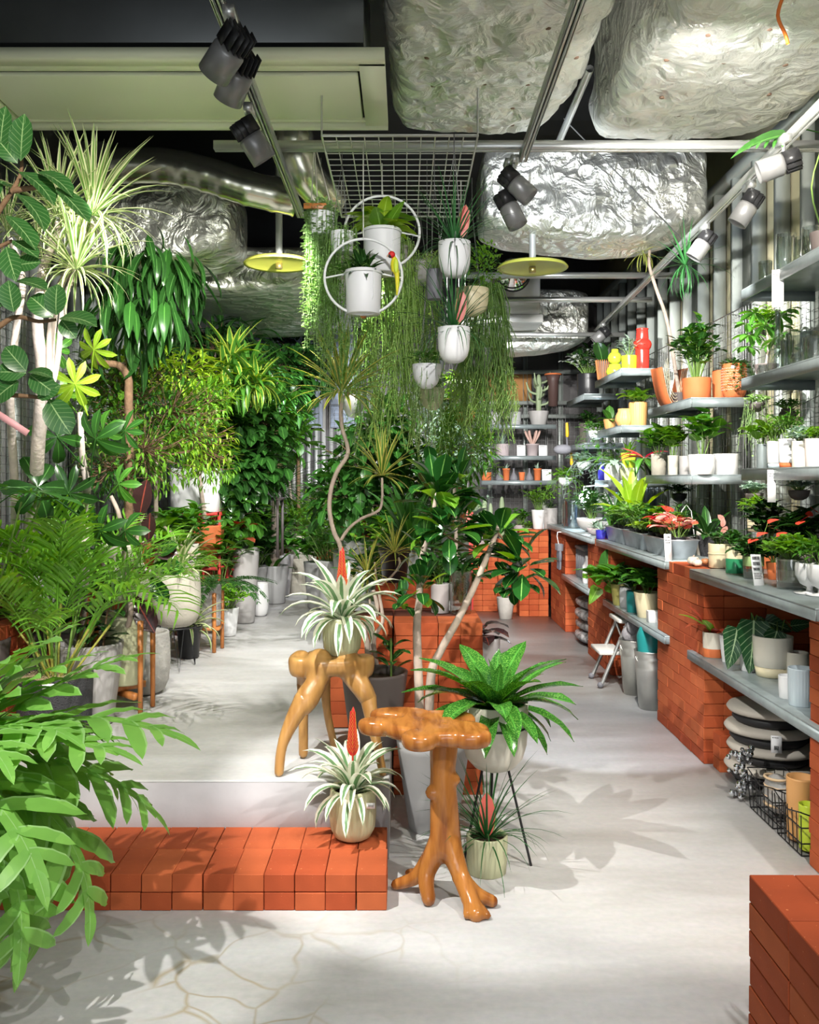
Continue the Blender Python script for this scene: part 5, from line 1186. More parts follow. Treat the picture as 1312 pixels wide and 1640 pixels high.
for (px, pt, D, kind, r, h, m, lab) in ((684, 584, 4.1, 'bowl', 0.066, 0.11, 'hang', 'small white hanging bowl with a brown twig, above the olive bowl'), (692, 622, 4.3, 'bowl', 0.06, 0.105, 'olive', 'pale olive hanging bowl just under the white bowl'),
                            (566, 634, 5.0, 'bowl', 0.062, 0.12, 'white', 'white rounded hanging pot behind the spiky dracaena head')):
    t, z = hung('hanging_bowl', lab, px, pt, D, kind, r, h, K[m], 2); bush(t, z, 10, 6, 0.09, 0.09, 0.035, OVAL, 'green', random.Random(px)); strings(t, (0, 0, z+0.01), 16, 0.06, 0.1, 0.4, random.Random(px), 'tiny0', 'pearl', wide=0.03, size=0.014)
part('twig', branch([(-0.02, 0, z), (-0.05, 0, z+0.12)], 0.006, 0.004, 6), M_TRUNKB, t)
t, z = hung('glass_hanging_terrarium', 'faceted glass hanging terrarium with tan frame below the bowls', 716, 640, 4.9, 'bowl', 0.055, 0.07, K['glass'], 0, n=6); part('frame', tube([(0.055*math.cos(a), 0.055*math.sin(a), 0.07) for a in np.linspace(0, 2*PI, 7)], 0.003, 5, False), mat('brass', (0.5, 0.4, 0.15)), t)
strings(t, (0, 0, z+0.02), 14, 0.05, 0.2, 0.6, random.Random(8), 'tinyl0', 'fresh', step=0.03, size=0.03)
t, z = hung('metal_hanging_can', 'dark grey metal hanging can left of the upper white pot', 696, 432, 4.0, 'cyl', 0.035, 0.13, K['slate'], 0); bush(t, z, 10, 8, 0.09, 0.1, 0.04, LONG, 'rhip', random.Random(3))
# curtains of hanging plants
t, z = hung('string_of_nickels', 'dense curtain of tiny round-leaved vines hanging at the left end of the grid', 514, 342, 4.08, 'cyl', 0.062, 0.10, K['hang'], 1, wires=0)
for a in (0.4, 2.5, 4.6): part('cord', tube([(0.06*math.cos(a), 0.06*math.sin(a), 0.1), (-0.03, 0, 0.42)], 0.003, 5), mat('cotton_cord', (0.72, 0.68, 0.6), 0.9), t)
part('wood_board', box((-0.02, -0.06, 0.115), (0.1, 0.012, 0.025), 0.002), M_LEGW, t, False)
strings(t, (0, 0, z+0.01), 95, 0.075, 0.35, 0.66, random.Random(2), 'tiny0', 'pearl', step=0.012, size=0.026, sway=0.012, wide=0.006); crown(t, (0, 0, z+0.03), (0.075, 0.075, 0.04), 420, 0.018, ['tiny0'], 'pearl', random.Random(3), twigs=False)
t, z = hung('small_leaf_vine', 'finer leafy vine hanging just right of the dense curtain, behind the front ring', 548, 372, 4.0, 'cyl', 0.05, 0.09, K['hang'], 1)
strings(t, (0, 0, z+0.01), 60, 0.07, 0.3, 0.75, random.Random(5), 'tinyl0', 'rhipd', step=0.022, size=0.022, sway=0.03, wide=0.03)
for (px, pt, D, lo, hi, n, Rr, lab, mk_, s) in ((630, 395, 4.5, 0.6, 1.05, 95, 0.11, 'long pale green mistletoe strands falling straight down at the centre', 'rhip', 21),
     (672, 420, 4.7, 0.5, 0.95, 80, 0.10, 'long narrow-stemmed hanging cactus right of the centre strands', 'rhip', 22), (600, 470, 4.9, 0.4, 0.9, 70, 0.1, 'darker hanging strands behind the ring planters', 'rhipd', 23)):
    t, z = hung('mistletoe_strands', lab, px, pt, D, 'u', 0.075, 0.12, K['lgrey'], 1); strings(t, (0, 0, z+0.03), n*2//3, Rr, lo, hi, random.Random(s), 'tinyl0', mk_, step=0.03, size=0.034, sway=0.04, stem=0.0026, wide=0.02)
t, z = hung('green_hanging_vine', 'bright leafy vine hanging low at the right of the centre, above the dark dracaena', 735, 610, 5.0, 'bowl', 0.07, 0.1, K['lgrey'], 1)
strings(t, (0, 0, z+0.03), 60, 0.12, 0.25, 0.6, random.Random(31), 'tinyl0', 'fresh', step=0.03, size=0.04, sway=0.05, wide=0.06)
t, z = hung('air_fern', 'shaggy hanging fern with tan root at the right under the mistletoe cactus', 745, 660, 5.3, 'bowl', 0.06, 0.08, K['terra'], 1); strings(t, (0, 0, z+0.03), 60, 0.08, 0.2, 0.42, random.Random(33), 'tinyl0', 'green', step=0.025, size=0.05, sway=0.05, wide=0.1)
# ================================================================== left side plants
p = lambda px, D, z: np.array([(px-CX)/F*D, D, z])
def onpl(px, py, r, z=ZP):
    D = F*(EYE-z)/(py-CY)+r*0.9; return p(px, D, z), D
# foreground blue star fern
base = np.array([-1.27, 2.42, 0]); 
t = thing('plant_stand', 'wooden stool at the left frame edge carrying the big lobed fern', 'plant stand', base)
part('seat', lathe([(0.0, 0.42), (0.16, 0.42), (0.165, 0.43), (0.165, 0.445), (0.0, 0.447)], 24), M_LEGW, t)
for i in range(3): a = i*2.1+0.4; part('leg', tube([(0.13*math.cos(a), 0.13*math.sin(a), 0.43), (0.17*math.cos(a), 0.17*math.sin(a), 0)], 0.014, 8), M_LEGW, t)
t, z = potted('blue_star_fern', 'big lobed blue-green fern spreading in from the lower left corner', 'potted fern', base+np.array([0, 0, 0.447]), 'taper', 0.15, 0.24, K['char'])
rs = random.Random(8)
fr = [(-0.05, 0.5, 0.62, 3), (0.25, 0.75, 0.55, 0), (0.1, 0.15, 0.62, 1), (-0.35, 0.35, 0.60, 0), (0.5, 0.05, 0.55, 1), (-0.75, 0.2, 0.62, 1), (-0.2, -0.1, 0.60, 2), (-1.1, 0.3, 0.6, 2), (-0.6, -0.2, 0.62, 2), (0.3, -0.25, 0.55, 2), (-0.9, -0.1, 0.55, 2),
      (-0.05, 0.9, 0.46, 0), (0.12, 1.1, 0.5, 0), (-0.2, 1.25, 0.42, 3), (-0.45, 0.7, 0.48, 1), (0.0, -0.5, 0.6, 2), (-0.5, -0.6, 0.6, 1), (-1.3, 0.1, 0.55, 2), (-0.8, 0.6, 0.5, 1), (0.7, 0.4, 0.45, 1), (-1.5, 0.5, 0.45, 1), (1.2, 0.3, 0.45, 1), (2.2, 0.3, 0.45, 1), (3.3, 0.3, 0.45, 1), (-2.3, 0.3, 0.45, 1)]
for (az, el, L, v) in fr: put(t, LOBED[v], 'phleb', (0.06*math.cos(az), 0.06*math.sin(az), z+rs.uniform(0, 0.04)), sph(az, el), L*rs.uniform(0.92, 1.05), UP, 'frond')
bush(t, z, 16, 7, 0.22, 0.08, 0.12, LANCE, 'phleb', rs, joined=False, droop=0.6, updir=-0.1)
# black textured pot with areca palm
q, D = onpl(88, 1192, 0.16); t, z = potted('areca_palm', 'bushy areca palm in the black textured pot topped with pale straw', 'potted palm', q, 'cyl', 0.16, 0.27, K['char'], n=40, soil=M_STRAW, lvl=0.93)
rs = random.Random(3); st = []
for i in range(30):
    az = i*2.4; e = rs.uniform(0.85, 1.45); h0 = rs.uniform(0.1, 0.34); o = np.array([0.07*math.cos(az)*rs.random(), 0.07*math.sin(az)*rs.random(), z]); d = sph(az, e); o2 = o+d*h0
    part('cane', tube([o, o2], 0.0055, 5), M_STEMY if i % 2 else M_STEM, t); put(t, FROND[i % 3], 'palm', o2, d+np.array([0, 0, 0.2]), rs.uniform(0.42, 0.62), UP, 'frond')
fz = []
for i in range(160):
    a = rs.random()*6.3; q_ = math.sqrt(rs.random())*0.14; a2 = rs.random()*6.3; o = np.array([math.cos(a)*q_, math.sin(a)*q_, z+0.005]); fz.append((tube([o, o+np.array([0.03*math.cos(a2), 0.03*math.sin(a2), 0.02]), o+np.array([0.06*math.cos(a2+.6), 0.06*math.sin(a2+.6), 0.002])], 0.001, 3, False), I4))
stuff(part('straw', merge(fz), M_STRAW, t))
tg = thing('price_sticker', 'small white price sticker on the rim of the black textured pot', 'sticker', p(77, D-0.16, 0.0)+np.array([0, 0, ZP+0.245])); part('card', box((0, 0, 0), (0.05, 0.003, 0.026)), M_CARD, tg, False)
# grey-beige ribbed pot with coffee plant
q, D = onpl(142, 1170, 0.15); t, z = potted('coffee_plant', 'dark glossy coffee-like plant in a large pale ribbed pot behind the black pot', 'potted plant', q, 'taper', 0.155, 0.37, K['lgrey'], ribs=40, amp=0.015, n=40)
rs = random.Random(31)
for (dx, hh) in ((-0.05, 0.3), (0.02, 0.36), (0.07, 0.3), (0.0, 0.2)):
    part('stem', branch([(dx, -0.02, z-0.01), (dx+0.02, -0.03, z+hh*0.5), (dx+0.05, -0.02, z+hh)], 0.006, 0.003, 6), M_TRUNKB, t)
    for k in range(11): a = k*2.4; put(t, OVAL[k % 3], 'dark', (dx+0.03, -0.02, z+hh*(0.25+0.075*k)), sph(a, 0.15), rs.uniform(0.08, 0.13))
# pot on a wooden stand with the rubber plant
q, D = onpl(200, 1150, 0.13); S = 0.16
t = thing('wooden_plant_stand', 'orange wooden four-legged plant stand with the tall pale pot', 'plant stand', q)
for (dx, dy) in ((0.105, -0.105), (-0.105, -0.105), (0.105, 0.105), (-0.105, 0.105)): part('leg', lathe([(0.0, 0), (0.012, 0), (0.014, 0.45), (0.0, 0.455)], 10), M_LEGW, t, True, TR(dx, dy, 0))
part('crossbar', box((0, -0.0, 0.12), (0.21, 0.025, 0.03)), M_LEGW, t, False, TR(0, 0, 0.0, 1, PI/4)); part('crossbar', box((0, 0, 0.088), (0.21, 0.025, 0.03)), M_LEGW, t, False, TR(0, 0, 0, 1, -PI/4))
t, z = potted('burgundy_rubber_plant', 'rubber plant with blackish burgundy leaves in a smooth pale pot on the wooden stand', 'potted tree', q+np.array([0, 0, 0.137]), 'taper', 0.115, 0.33, K['olive'], n=36, soil=M_COIR)
base = q+np.array([0, 0, 0.137]); lc = lambda px, py, D_=D: P(px, py, D_)-base
part('trunk', branch([(0.0, 0, z), lc(215, 900), lc(225, 820), lc(240, 780)], 0.012, 0.008, 8), M_TRUNK, t)
for (px, py, dx, dz, s, m_) in ((222, 835, 0.25, 1, 0.21, 'burg'), (225, 870, 1, -0.25, 0.2, 'burg'), (238, 915, 0.1, 1, 0.14, 'rust'), (240, 905, 1, -0.1, 0.18, 'clusia'), (235, 925, -0.9, 0.5, 0.14, 'burg'), (240, 920, 0.6, -0.9, 0.17, 'clusia'), (212, 950, 0.7, -1.1, 0.22, 'burg'), (238, 870, 0.1, 0.9, 0.15, 'burg'), (205, 930, -0.6, -0.4, 0.15, 'burg'), (236, 890, 0.9, 0.35, 0.17, 'dark')):
    o = lc(px, py, D-0.05); put(t, OBOV[abs(px) % 2], m_, o, (dx, -0.25, dz), s, (0, -1, 0.5)); part('petiole', tube([lc(218+(px-218)*0.3, py+6, D), o], 0.004, 5), M_TRUNKB, t)
# round concrete pot on the platform
q, D = onpl(231, 1118, 0.14); t, z = potted('round_concrete_pot', 'big round rough concrete pot with coir on the platform behind the wooden stand', 'pot', q, 'round', 0.135, 0.32, K['concrete'], n=40, soil=M_COIR)
# hairpin stand with the wide sandy pot
q, D = onpl(284, 1072, 0.1, ZP); q = p(282, 5.42, ZP)
t = thing('hairpin_plant_stand', 'black wire hairpin stand under the wide sandy pot', 'plant stand', q)
for a in (-1.2, 0.9, 3.0):
    c_, s_ = math.cos(a), math.sin(a); part('leg', tube([(0.11*c_-0.03*s_, 0.11*s_+0.03*c_, 0.245), (0.14*c_, 0.14*s_, 0.004), (0.11*c_+0.03*s_, 0.11*s_-0.03*c_, 0.245)], 0.004, 6), M_BLACK, t)
part('ring', tube([(0.118*math.cos(a), 0.118*math.sin(a), 0.247) for a in np.linspace(0, 2*PI, 29)], 0.004, 6, False), M_BLACK, t)
t, z = potted('variegated_pandanus', 'striped strap-leaved plant in the wide sandy round pot on hairpin legs', 'potted plant', q+np.array([0, 0, 0.252]), 'round', 0.145, 0.315, K['sand'], n=40, soil=M_COIR, lvl=0.95)
rosette(t, z, 26, 0.3, STRAP[:3], 'draca', 85, 25, 0.012, x=0.02, rs=random.Random(4)); bush(t, z, 6, 7, 0.2, 0.4, 0.13, HEART, 'fresh', random.Random(7), x=-0.03, joined=False, lean=(-0.1, 0))
part('stem', branch([(-0.08, 0, z+0.3), (0.0, -0.02, z+0.22), (0.1, -0.03, z+0.12), (0.15, -0.03, z+0.13)], 0.009, 0.006, 7), M_TRUNK, t)
# black nursery pot with spider plant
q, D = onpl(303, 1056, 0.08); t, z = potted('spider_plant', 'spider plant with arching striped leaves in a black plastic pot on the platform', 'potted plant', q, 'nursery', 0.082, 0.2, K['nursery'])
rosette(t, z, 22, 0.3, STRAP, 'draca', 70, 5, 0.01, rs=random.Random(2), sx=0.8)
# grey pot on orange legs with the dark fern
q = p(330, 6.0, ZP); t = thing('orange_leg_stand', 'second orange wooden stand with round legs, farther back', 'plant stand', q)
for (dx, dy) in ((0.07, -0.08), (-0.09, -0.08), (0.09, 0.08), (-0.09, 0.08)): part('leg', lathe([(0.0, 0), (0.013, 0), (0.014, 0.38), (0.0, 0.385)], 10), M_LEGW, t, True, TR(dx, dy, 0))
part('shelf', box((0, 0, 0.15), (0.2, 0.17, 0.02)), M_LEGW, t, False)
t, z = potted('dark_fern', 'dark drooping fern in a light grey pot on the second orange stand', 'potted fern', q+np.array([0, 0, 0.161]), 'cyl', 0.1, 0.28, K['lgrey'])
for i in range(18): a = i*2.4; put(t, FERN[i % 2], 'dark', (0.08+0.02*math.cos(a), -0.03, z+0.03), sph(a, 0.35), 0.36, UP, 'frond')
# row going back along the aisle
rowp = [('white_bush_pot', 'round bushy green plant in a white pot beside the tall grey planter', 366, 1020, 'taper', 0.075, 0.2, 'white', lambda t, z: bush(t, z, 18, 9, 0.17, 0.2, 0.07, OBOV, 'fresh', random.Random(1), joined=False)),
 ('rust_philodendron', 'reddish-brown leaved philodendron in the tall tapering grey planter', 393, 1000, 'tall', 0.11, 0.58, 'lgrey', None),
 ('small_white_pot', 'small smooth white pot with coir next to the tall grey planter', 417, 988, 'round', 0.07, 0.27, 'white', None),
 ('wide_grey_planter', 'low wide grey planter with a strap-leaved plant, fourth from the back', 436, 968, 'taper', 0.12, 0.3, 'lgrey', lambda t, z: rosette(t, z, 10, 0.3, WSTRAP[:3], 'green', 85, 30, 0.02, rs=random.Random(2), sx=0.8)),
 ('tall_pale_planter', 'tall pale flared planter at the back of the left row', 449, 958, 'tall', 0.13, 0.4, 'lgrey', lambda t, z: (rosette(t, z+0.1, 24, 0.42, WSTRAP, 'deep', 85, 10, 0.02, rs=random.Random(5), sx=0.6), part('trunk', tube([(0, 0, z), (0, 0, z+0.12)], 0.015, 7), M_TRUNK, t))),
 ('black_back_pot', 'black plastic pot with a bent stem at the far end of the left row', 465, 948, 'nursery', 0.08, 0.24, 'nursery', lambda t, z: (part('stem', branch([(0, 0, z), (0.0, 0, z+0.15), (-0.05, 0, z+0.3)], 0.012, 0.008, 7), M_TRUNK, t), rosette(t, z, 10, 0.2, LANCE, 'green', 60, 10, 0.02)))]
for (nm, lab, px, py, kind, r, h, m, f) in rowp:
    q, D = onpl(px, py, r); t, z = potted(nm, lab, 'potted plant' if f or nm[0] == 'r' else 'pot', q, kind, r, h, K[m], n=32, soil=M_COIR)
    if f: f(t, z)
    if nm == 'rust_philodendron':
        rs = random.Random(4)
        for i in range(12): a = i*2.4; put(t, OBOV[i % 3], 'rust' if i % 3 else 'green', (-0.08, -0.03, z+0.02+0.02*i), sph(a, rs.uniform(0, 0.9)), 0.22)
        for i in range(5): put(t, 'lance0', 'redl', (-0.08, -0.1, z-0.05*i), (0.5-0.2*i, -0.5, 0.2), 0.1)
# things on the back-left bench
zb = ZP+0.0592*8
t, z = potted('wicker_pot', 'round tan wicker pot on the back brick bench', 'pot', p(497, 9.95, zb), 'bulge', 0.12, 0.27, K['wick']); rosette(t, z, 30, 0.35, DRAC, 'song', 85, 0, 0.01, x=0.1, rs=random.Random(3))
t, z = potted('beige_back_pot', 'squat beige pot standing before the back brick bench', 'pot', p(522, 9.5, ZP), 'cyl', 0.12, 0.28, K['cream']); bush(t, z, 10, 6, 0.2, 0.2, 0.12, LANCE, 'green', random.Random(3), joined=False)
t, z = potted('dark_back_pot', 'dark boxy pot in front of the back brick bench near the centre', 'pot', p(548, 9.2, ZP), 'cyl', 0.08, 0.24, K['nursery']); rosette(t, z, 20, 0.3, DRAC, 'green', 85, 0, 0.01, rs=random.Random(3))
# white trough on red metal cabinet
q = p(322, 7.0, ZP); t = thing('red_metal_cabinet', 'red metal frame cabinet with mesh sides under the white trough', 'cabinet', q); M_RED = mat('red_painted_metal', (0.55, 0.05, 0.04), 0.45)
w_, d_, h_ = 0.34, 0.3, 0.87
for (x, y) in ((-w_/2, -d_/2), (w_/2, -d_/2), (-w_/2, d_/2), (w_/2, d_/2)): part('post', box((x, y, h_/2), (0.02, 0.02, h_)), M_RED, t, False)
for z_ in (0.02, 0.45, h_-0.012):
    for y in (-d_/2, d_/2): part('rail', box((0, y, z_), (w_, 0.02, 0.024)), M_RED, t, False)
    for x in (-w_/2, w_/2): part('rail', box((x, 0, z_), (0.02, d_, 0.024)), M_RED, t, False)
part('post', box((0.05, -d_/2, h_/2), (0.016, 0.016, h_)), M_RED, t, False)
it = [(tube([(x, -d_/2+0.01, 0.02), (x+0.1, -d_/2+0.01, h_-0.02)], 0.0016, 3), I4) for x in np.arange(-w_/2, w_/2-0.1, 0.014)]; part('mesh_panel', merge(it), M_RED, t)
part('top_plate', box((0, 0, h_-0.004), (w_, d_, 0.008)), M_RED, t, False)
q2 = q+np.array([0, 0, h_]); q2[0] -= 0.02
t, z = potted('white_trough', 'large square white planter on the red cabinet with climbing plants', 'planter', q2, 'cyl', 0.19, 0.33, K['white'], n=32, sq=0.75); bush(t, z, 16, 10, 0.3, 0.3, 0.09, OVAL, 'fresh', random.Random(6), droop=0.6)
# ---- trees
# dragon tree with variegated heads
base = p(22, 4.35, ZP); t = thing('variegated_dragon_tree', 'tall dragon tree with pinkish-white trunks and pale spiky leaf heads, upper left', 'potted tree', base); z = potpart(t, 'taper', 0.15, 0.4, K['dark'])
lc = lambda px, py, D=3.72: P(px, py, D)-base
for pts, r0, r1 in (([(0, 0, z), lc(52, 830, 4.1), lc(62, 700, 3.8), lc(68, 600), lc(60, 520), lc(66, 450), lc(72, 420), lc(90, 382), lc(93, 355)], 0.034, 0.011), ([lc(57, 770, 3.97), lc(62, 720, 3.85), lc(78, 620), lc(82, 540), lc(92, 470), lc(112, 430), lc(128, 400), lc(146, 380), lc(148, 350)], 0.022, 0.010),
                    ([lc(57, 770, 3.97), lc(64, 690, 3.8), lc(90, 590), lc(100, 500), lc(112, 455), lc(120, 432)], 0.015, 0.009), ([(0, 0, z), lc(24, 800, 4.1), lc(16, 640), lc(24, 540), lc(36, 460), lc(30, 420), lc(15, 380)], 0.02, 0.01), ([lc(70, 430), lc(82, 400), lc(80, 380)], 0.011, 0.009), ([lc(140, 390), lc(136, 372), lc(134, 356)], 0.01, 0.008)):
    part('trunk', branch(pts, r0, r1, 9), M_TRUNKW, t)
for (px, py, L, n, D, s) in ((92, 348, 0.35, 70, 3.7, 1), (148, 346, 0.38, 84, 3.66, 2), (122, 432, 0.33, 72, 3.6, 3), (12, 370, 0.28, 40, 3.9, 4), (60, 390, 0.26, 34, 3.9, 5)):
    heads(t, lc(px, py, D), n, L, DRAC, 'draca', 88, -28, s, 0.8)
# ficus audrey entering from the left
base = np.array([-1.85, 3.3, 0.122]); t = thing('large_leaf_fig', 'fig tree with big round white-veined leaves reaching in from the left edge', 'potted tree', base); z = potpart(t, 'taper', 0.16, 0.34, K['lgrey'])
lc = lambda px, py, D=3.05: P(px, py, D)-base
part('trunk', branch([(0, 0, z), (0.02, -0.02, 0.8), (0.1, -0.1, 1.3), lc(-60, 420), lc(-30, 300)], 0.024, 0.012, 9), M_TRUNKB, t)
for pts in ([lc(-90, 600, 3.1), lc(0, 522), lc(30, 508), lc(62, 515), lc(90, 512)], [lc(-50, 420, 3.1), lc(0, 335), lc(20, 305), lc(34, 275), lc(33, 240)], [lc(-90, 640, 3.1), lc(-20, 640), lc(10, 612), lc(40, 598)], [lc(-60, 430, 3.1), lc(-10, 400), lc(20, 385)], [lc(-90, 560, 3.1), lc(-40, 560), lc(0, 515)], [lc(22, 305), lc(60, 300), lc(80, 300)], [lc(-90, 620), lc(-20, 630), lc(50, 635), lc(80, 640)]):
    part('branch', branch(pts, 0.011, 0.005, 7), M_TRUNKB, t)
def fl(px, py, dx, dz, s, up=(0, -1, 0.3), D=3.0, dy=-0.25, m_='audrey', tk=None): put(t, (tk or (OVAL if py < 400 else ROUND))[(px+py) % 3], m_, lc(px, py, D), (dx, dy, dz), s*(1.0 if py < 400 else 0.9), up)
for a in ((33, 258, 0.15, 1, 0.15), (28, 262, -0.6, 0.8, 0.13), (60, 275, 1, -0.35, 0.15, (0, -0.5, 1)), (90, 300, 1, -0.9, 0.17, (0, -0.3, 1)), (30, 275, 1, -0.5, 0.17, (0, -.4, 1)), (20, 300, -1, 0.2, 0.15, (0, -.4, 1)), (25, 310, 0.9, -0.6, 0.17, (0, -.2, 1)), (5, 290, -0.4, -0.5, 0.15), (0, 240, 0.2, 1, 0.14), (20, 385, 0.7, -0.4, 0.12, (0, -.5, 1)), (10, 395, 0.3, -0.8, 0.13), (25, 425, 1, 0.1, 0.1),
          (22, 500, -0.1, 1, 0.115), (90, 505, 0.05, 1, 0.115), (85, 508, -0.75, 0.8, 0.12, (0, -1, 0.4)), (95, 510, 1, 0.05, 0.15, (0, -.6, 1)), (98, 512, 0.6, -0.7, 0.09), (5, 490, -1, 0.5, 0.12),
          (42, 595, -0.7, 0.9, 0.12), (42, 598, -1, 0.1, 0.11), (45, 596, 1, 0.05, 0.1, (0, -.5, 1)), (30, 610, -0.8, -0.6, 0.12), (48, 600, 1, -0.7, 0.12), (78, 640, 0.8, -1.2, 0.15), (60, 637, 0.7, 0.4, 0.1), (5, 610, -0.6, 0.4, 0.13), (25, 450, 1, -0.1, 0.13, (0, -.5, 1)), (10, 345, 0.9, -0.7, 0.16, (0, -.3, 1))): fl(*a)
tg = thing('pink_ribbon_tag', 'pink plastic plant tag sticking in at the left edge among the branches', 'plant tag', P(20, 678, 3.0)); part('strip', box((0, 0, 0), (0.12, 0.003, 0.022)), mat('pink_plastic', (0.75, 0.38, 0.4), 0.5), tg, False, frame((0, 0, 0), (0, 1, 0), (0.65, 0, 1)))
# umbrella tree
base = p(128, 4.62, ZP); t = thing('umbrella_tree', 'umbrella tree with big glossy palmate leaves and a pale straight trunk, left', 'potted tree', base); z = potpart(t, 'taper', 0.13, 0.36, K['lgrey'])
lc = lambda px, py, D=4.1: P(px, py, D)-base
part('trunk', branch([(0, 0, z), lc(136, 900, 4.3), lc(134, 820, 4.25), lc(140, 780), lc(133, 740), lc(128, 660)], 0.024, 0.012, 9), M_TRUNKW, t)
part('trunk', branch([(0.05, 0, z), lc(206, 1000, 4.3), lc(200, 900, 4.25), lc(192, 830), lc(178, 795)], 0.014, 0.009, 8), M_TRUNK, t)
for (px, py, s, D, v, m_) in ((153, 703, 0.26, 3.95, 0, 'deep'), (92, 700, 0.25, 4.0, 1, 'deep'), (120, 615, 0.22, 4.0, 2, 'lime'), (100, 630, 0.18, 4.1, 0, 'fresh'), (160, 850, 0.24, 4.0, 0, 'deep'), (200, 850, 0.2, 4.1, 1, 'deep'), (60, 780, 0.3, 3.9, 1, 'dark'), (110, 790, 0.26, 4.0, 2, 'dark'), (190, 775, 0.2, 4.2, 0, 'green'), (165, 690, 0.2, 4.3, 1, 'green'), (90, 560, 0.18, 4.3, 0, 'green'), (150, 560, 0.2, 4.3, 2, 'lime'), (200, 690, 0.2, 4.3, 2, 'deep')):
    o = lc(px, py, D); d = nrm(np.array([(px-135)/120, -0.25, 0.5])); s *= 1.25; put(t, PALMATE[v], m_, o-d*s*0.55, d, s, (0, -1, 0.55), 'leaf'); part('petiole', tube([lc(134, py+18, 4.12), o-d*s*0.5], 0.004, 5), M_STEM, t)
# lance-leaved dark tree
base = p(205, 4.9, ZP+0.4736); t = thing('long_leaf_fig', 'fig tree with dense drooping dark lance leaves under the foil duct, left', 'potted tree', base); z = potpart(t, 'taper', 0.15, 0.3, K['sand'])
lc = lambda px, py, D=4.85: P(px, py, D)-base
part('trunk', branch([(0, 0, z), lc(207, 720), lc(206, 640), lc(205, 605), lc(190, 585), lc(160, 580), lc(150, 560), lc(170, 500), lc(200, 450), lc(230, 410)], 0.026, 0.012, 9), M_TRUNKB, t)
rs = random.Random(15)
for (px, py, R) in ((225, 400, 0.22), (270, 415, 0.2), (195, 440, 0.22), (245, 460, 0.26), (215, 510, 0.22), (265, 510, 0.2), (185, 490, 0.16), (290, 440, 0.12)):
    c_ = lc(px, py)
    for i in range(26):
        v = nrm(np.array([rs.gauss(0, 1), rs.gauss(0, 1), rs.gauss(0, 1)])); put(t, LONG[rs.randrange(3)] if i % 2 else LANCE[rs.randrange(3)], 'dark' if i % 3 else 'deep', c_+v*R*rs.random()*np.array([1, 1, 0.8]), nrm(v*np.array([1, 1, 0.2])*0.7+np.array([0, 0, -0.7])), rs.uniform(0.18, 0.27))
# fine-leaved bright bush
def bigtree(name, label, px, D, z0, potr, poth, potm, trunks, crowns, seed, kind='taper', tm=None):
    base = p(px, D, z0); t = thing(name, label, 'potted tree', base); z = potpart(t, kind, potr, poth, K[potm]); lc = lambda a, b, c_=D: P(a, b, c_)-base
    for pts, r0, r1 in trunks: part('trunk', branch([(0, 0, z)]+[lc(*q_) for q_ in pts], r0, r1, 8), tm or M_TRUNK, t)
    rs = random.Random(seed)
    for (cx, cy, cD, R, n, sz, tk, mk_, hang) in crowns: crown(t, lc(cx, cy, cD), R, n, sz, tk, mk_, rs, hang=hang)
    return t
bz = ZP+0.4736
bigtree('fine_leaved_aralia', 'bright small-leaved aralia filling the middle of the left side', 215, 5.3, bz, 0.14, 0.28, 'sand', [([(215, 800), (205, 720), (200, 640)], 0.016, 0.007), ([(240, 780), (262, 700), (270, 640)], 0.012, 0.006)],
  [(205, 640, 5.2, (0.30, 0.28, 0.3), 900, 0.055, LANCE, 'deep', 0.1), (270, 660, 5.3, (0.34, 0.28, 0.26), 900, 0.055, LANCE, 'green', 0.1), (230, 720, 5.0, (0.36, 0.25, 0.24), 800, 0.055, LANCE, 'fresh', 0.2), (310, 700, 5.4, (0.26, 0.25, 0.22), 600, 0.05, LANCE, 'lime', 0.2), (170, 610, 5.2, (0.24, 0.2, 0.18), 350, 0.06, OVAL, 'fresh', 0.1), (330, 740, 5.5, (0.2, 0.2, 0.16), 400, 0.05, LANCE, 'fresh', 0.3), (180, 750, 4.9, (0.22, 0.18, 0.16), 450, 0.05, LANCE, 'deep', 0.2)], 41)
bigtree('lime_feather_tree', 'yellow-green feathery tree crown against the left wall', 250, 6.2, bz, 0.14, 0.28, 'lgrey', [([(250, 760), (255, 640), (260, 580)], 0.018, 0.008)],
  [(285, 600, 6.1, (0.28, 0.25, 0.16), 400, 0.09, LANCE, 'lime', 0.2), (235, 590, 6.2, (0.24, 0.2, 0.16), 300, 0.09, LANCE, 'lime', 0.2), (335, 640, 6.0, (0.16, 0.2, 0.14), 260, 0.08, LANCE, 'fresh', 0.2)], 42)
base = p(330, 6.9, bz); t = thing('song_of_india', 'dracaena with a leaning trunk and drooping yellow-edged leaves, middle left', 'potted tree', base); z = potpart(t, 'taper', 0.14, 0.3, K['terra']); lc = lambda a, b, c_=6.6: P(a, b, c_)-base
part('trunk', branch([(0, 0, z), lc(315, 720), lc(318, 670), lc(345, 635), lc(362, 600), lc(368, 575)], 0.018, 0.01, 8), M_TRUNK, t)
for (px, py, L, s) in ((370, 575, 0.36, 1), (398, 600, 0.34, 2), (412, 615, 0.3, 3), (385, 620, 0.32, 4), (360, 600, 0.34, 5)): heads(t, lc(px, py), 46, L, ['long0', 'long1', 'long2'], 'song' if s % 2 else 'green', 70, -75, s, 1.0)
